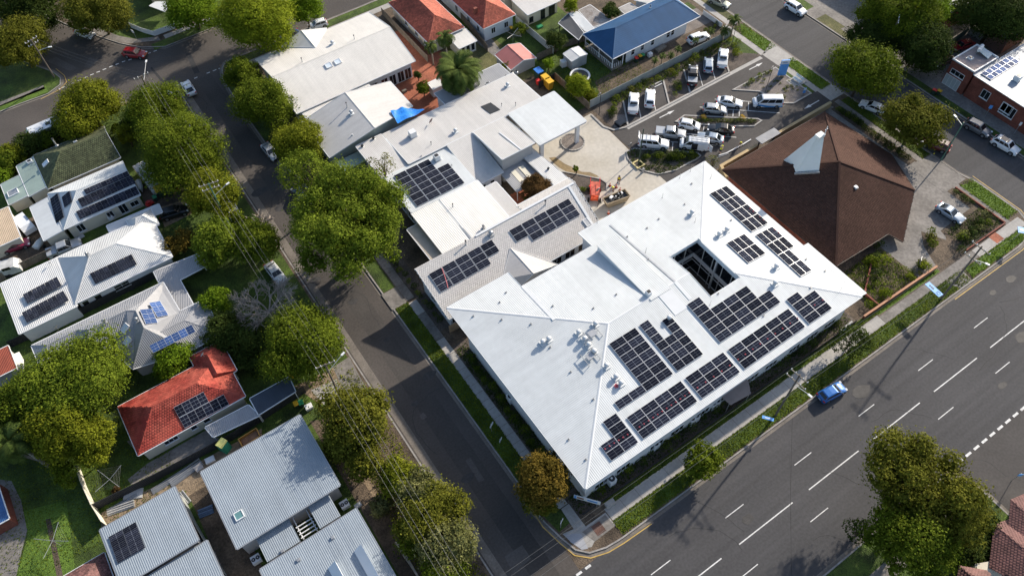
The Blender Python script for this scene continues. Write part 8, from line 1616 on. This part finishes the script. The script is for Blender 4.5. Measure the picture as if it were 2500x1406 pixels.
# building materials in the side yard
def pile(label, t, a, b, n, m, w_=.8, name='pipe_pile', cat='building materials', r=.05):
    a, b = PT(t, *a), PT(t, *b); d = (b-a); sd_ = Vector((-d.y, d.x, 0)).normalized(); o = thing(name, label, cat, (a.x, a.y, G))
    for k in range(n): s_ = (k/(n-1)-.5)*w_; z = G+r+.02+(k % 3)*r*1.8; j = random.uniform(-.25, .25); MB().bar(a+sd_*s_+d*.02*j+Vector((0, 0, z)), b+sd_*(s_*.9+j*.3)+Vector((0, 0, z)), r*2, r*1.4).build('length', m, o)
    return o
pile('stack of steel tubes against the dark fence', 'g', (1075, 830), (1270, 690), 14, METAL, 1.2); pile('long timber and steel lengths lying in the side yard', 'g', (960, 880), (1180, 740), 10, METAL, .8, r=.04); pile('white tubes heaped at the zinc roof corner', 'g', (680, 1010), (850, 950), 10, mat('dull_white', (.44, .44, .43), .7, .15), .9); pile('bundle of blue wrapped sheets between the zinc roofs', 'g', (1255, 1020), (1345, 985), 7, mat('wrapped_blue', (.10, .16, .26), .5, .2), 1.0, 'sheet_bundle', r=.09); pile('pale offcuts beside the zinc roof edge', 'g', (1140, 880), (1195, 950), 6, mat('dull_white', (.44, .44, .43)), .6); pile('grey tubes beside the cream fence', 'g', (690, 1000), (870, 900), 6, METAL, .5, r=.04)
for i, (t, u, v, dd, m, lb) in enumerate((('g', 840, 890, (2.4, 1.3, .12), mat('dull_white', (.44, .44, .43)), 'large pale board lying by the dark fence'), ('g', 1250, 725, (1.0, .9, .4), mat('crate_grey', (.38, .36, .35), .8, .1), 'grey crate at the end of the tube stack'), ('g', 1320, 675, (1.2, .8, .35), FRAMEW, 'heap of white plastic sheeting beside the tubes'), ('h', 1015, 960, (.9, .6, .4), mat('dull_white', (.44, .44, .43)), 'pale block on the dirt verge'), ('p', 1465, 610, (.3, .3, .9), mat('dull_white', (.44, .44, .43)), 'short white marker post in the half moon island'), ('n', 935, 790, (1.3, .8, .5), CONC, 'pale concrete service pit lid beside the corner path'), ('e', 570, 470, (1.5, .8, .1), mat('dull_white', (.44, .44, .43)), 'pale board leaning beside the cream house'), ('h', 705, 340, (1.0, .8, .5), FRAMEW, 'white planter box on the driveway edge'), ('l', 60, 655, (1.6, 1.4, .6), GLASS, 'dark framed drain pit beside the gravel corner'), ('c', 1310, 385, (.9, .7, .7), FRAMEW, 'white tub under the blue roof wall'), ('c', 1385, 345, (2.4, 1.0, .4), TIMBERG, 'stack of timber under the blue roof wall'), ('c', 520, 190, (1.2, .9, .3), GREENP, 'bright green sandpit shell on the dark lawn'), ('c', 690, 440, (1.0, 1.0, 1.2), FRAMEW, 'white round toy beside the metal shed'), ('b', 1250, 650, (.9, .5, .5), TIMBERG, 'garden seat on the brick paving'), ('i', 958, 345, (.5, .5, .8), FRAMEW, 'white chair in the brick courtyard'))):
    q = PT(t, u, v, dd[2]); o = thing(('board', 'crate', 'plastic_heap', 'block', 'marker_post', 'pit_lid', 'board', 'planter', 'drain_pit', 'tub', 'timber_stack', 'sandpit', 'toy', 'garden_seat', 'chair')[i], lb, 'yard item', (q.x, q.y, G)); mb = MB(); x, y, z = dd; rz = random.uniform(-.5, .5); mb.box((q.x, q.y, G+z*.5), (x, y, z), rz); mb.build('main_body', m, o); MB().box((q.x, q.y, G+z+.012), (x*.8, y*.8, .03), rz).build('top_face', m, o)
# fallen white trunk on the dirt verge
o = thing('fallen_trunk', 'pale fallen trunk along the dirt verge of the side street', 'log', PT('h', 1255, 1190)); MB().tube([PT('h', *q, .35) for q in ((1255, 1190), (1300, 1265), (1345, 1330), (1390, 1406))], [.22, .2, .17, .12], 9).build('trunk', mat('pale_trunk', (.50, .45, .38), .9, .2, 2), o)
# patio shell by the south wall
q = PT('A4', 690, 1270, 2.6); o = thing('shade_sail', 'faded pink grey shade sail by the south wall', 'shade sail', (q.x, q.y, G)); mesh('canopy', [q+Vector((-2.3, 1.1, -.1)), q+Vector((-2.0, -1.1, -.2)), q+Vector((1.4, -1.4, -.3)), q+Vector((2.4, .2, 0)), q+Vector((1.6, 1.3, .1))], [(0, 1, 2, 3, 4)], mat('shade_cloth', (.24, .20, .19), .8, .12, .6), o)
for x, y in ((-2.1, -.9), (1.4, -1.2), (2.1, .3)): MB().tube([(q.x+x, q.y+y, 0), (q.x+x, q.y+y, 2.5)], .05, 6).build('post', METAL, o)
# graffiti box at the wall end
q = PT('j', 1850, 1135, .6); o = thing('utility_box', 'blue scribbled utility box at the garden wall end', 'utility box', (q.x, q.y, G)); MB().box((q.x, q.y, .65), (2.4, .25, 1.1), .05).build('casing', WALLG, o)
for k in range(6): MB().bar((q.x-.9+k*.3, q.y-.14, .35+.1*(k % 3)), (q.x-.75+k*.3, q.y-.14, .95-.08*(k % 2)), .02, .12).build('scribble', SKYBLUE, o)
slab('concrete_driveway', pts('h', '615,215 735,160 860,95 960,285 905,300 780,330 720,290'), 0, Z2, SANDY); slab('concrete_driveway', pts('h', '720,240 880,170 935,285 800,330'), 0, Z3, CONC); slab('bitumen_apron', pts('h', '860,95 960,30 1090,270 940,290'), 0, Z3+.003, CONCD)
slab('path', pts('g', '870,640 800,560 835,550 890,700'), 0, Z2, CONCD); slab('concrete_driveway', pts('g', '805,800 930,700 1300,490 1400,560 840,850'), 0, Z2, CONCD); slab('dirt_yard', pts('g', '640,1010 1000,830 1270,680 1500,560 1648,480 1648,700 1270,760 1350,1000 1100,860 640,1120'), 0, Z2-.003, SANDY)
slab('dirt_yard', [(-17, 30), (-12.8, 30), (-12.8, 53.5), (-17, 53.5)], 0, Z2, SOIL); slab('dirt_verge', [(0.4, 18), (9.2, 18), (9.2, 50), (.4, 54)], 0, Z2, SOIL); slab('dirt_verge', pts('h', '1040,800 1090,790 1200,1000 1180,1020'), 0, Z3, SANDY)
slab('patio', pts('g', '0,800 75,810 135,930 175,1120 140,1250 105,1406 0,1406'), 0, Z2, CONCD); slab('lawn', pts('g', '150,1000 420,930 480,1406 110,1406 180,1150'), 0, Z2, GRASSB); slab('garden_strip', pts('g', '290,1050 320,1045 400,1406 360,1406'), 0, Z3, SOIL); slab('dirt_yard', pts('e', '0,420 300,300 440,480 340,600 0,740'), 0, Z2, SOIL); slab('dirt_yard', pts('e', '1000,100 1300,60 1340,190 1050,300'), 0, Z2, SOIL)
slab('dirt_yard', pts('e', '1130,260 1340,200 1380,300 1180,400'), 0, Z2+.003, SANDY)
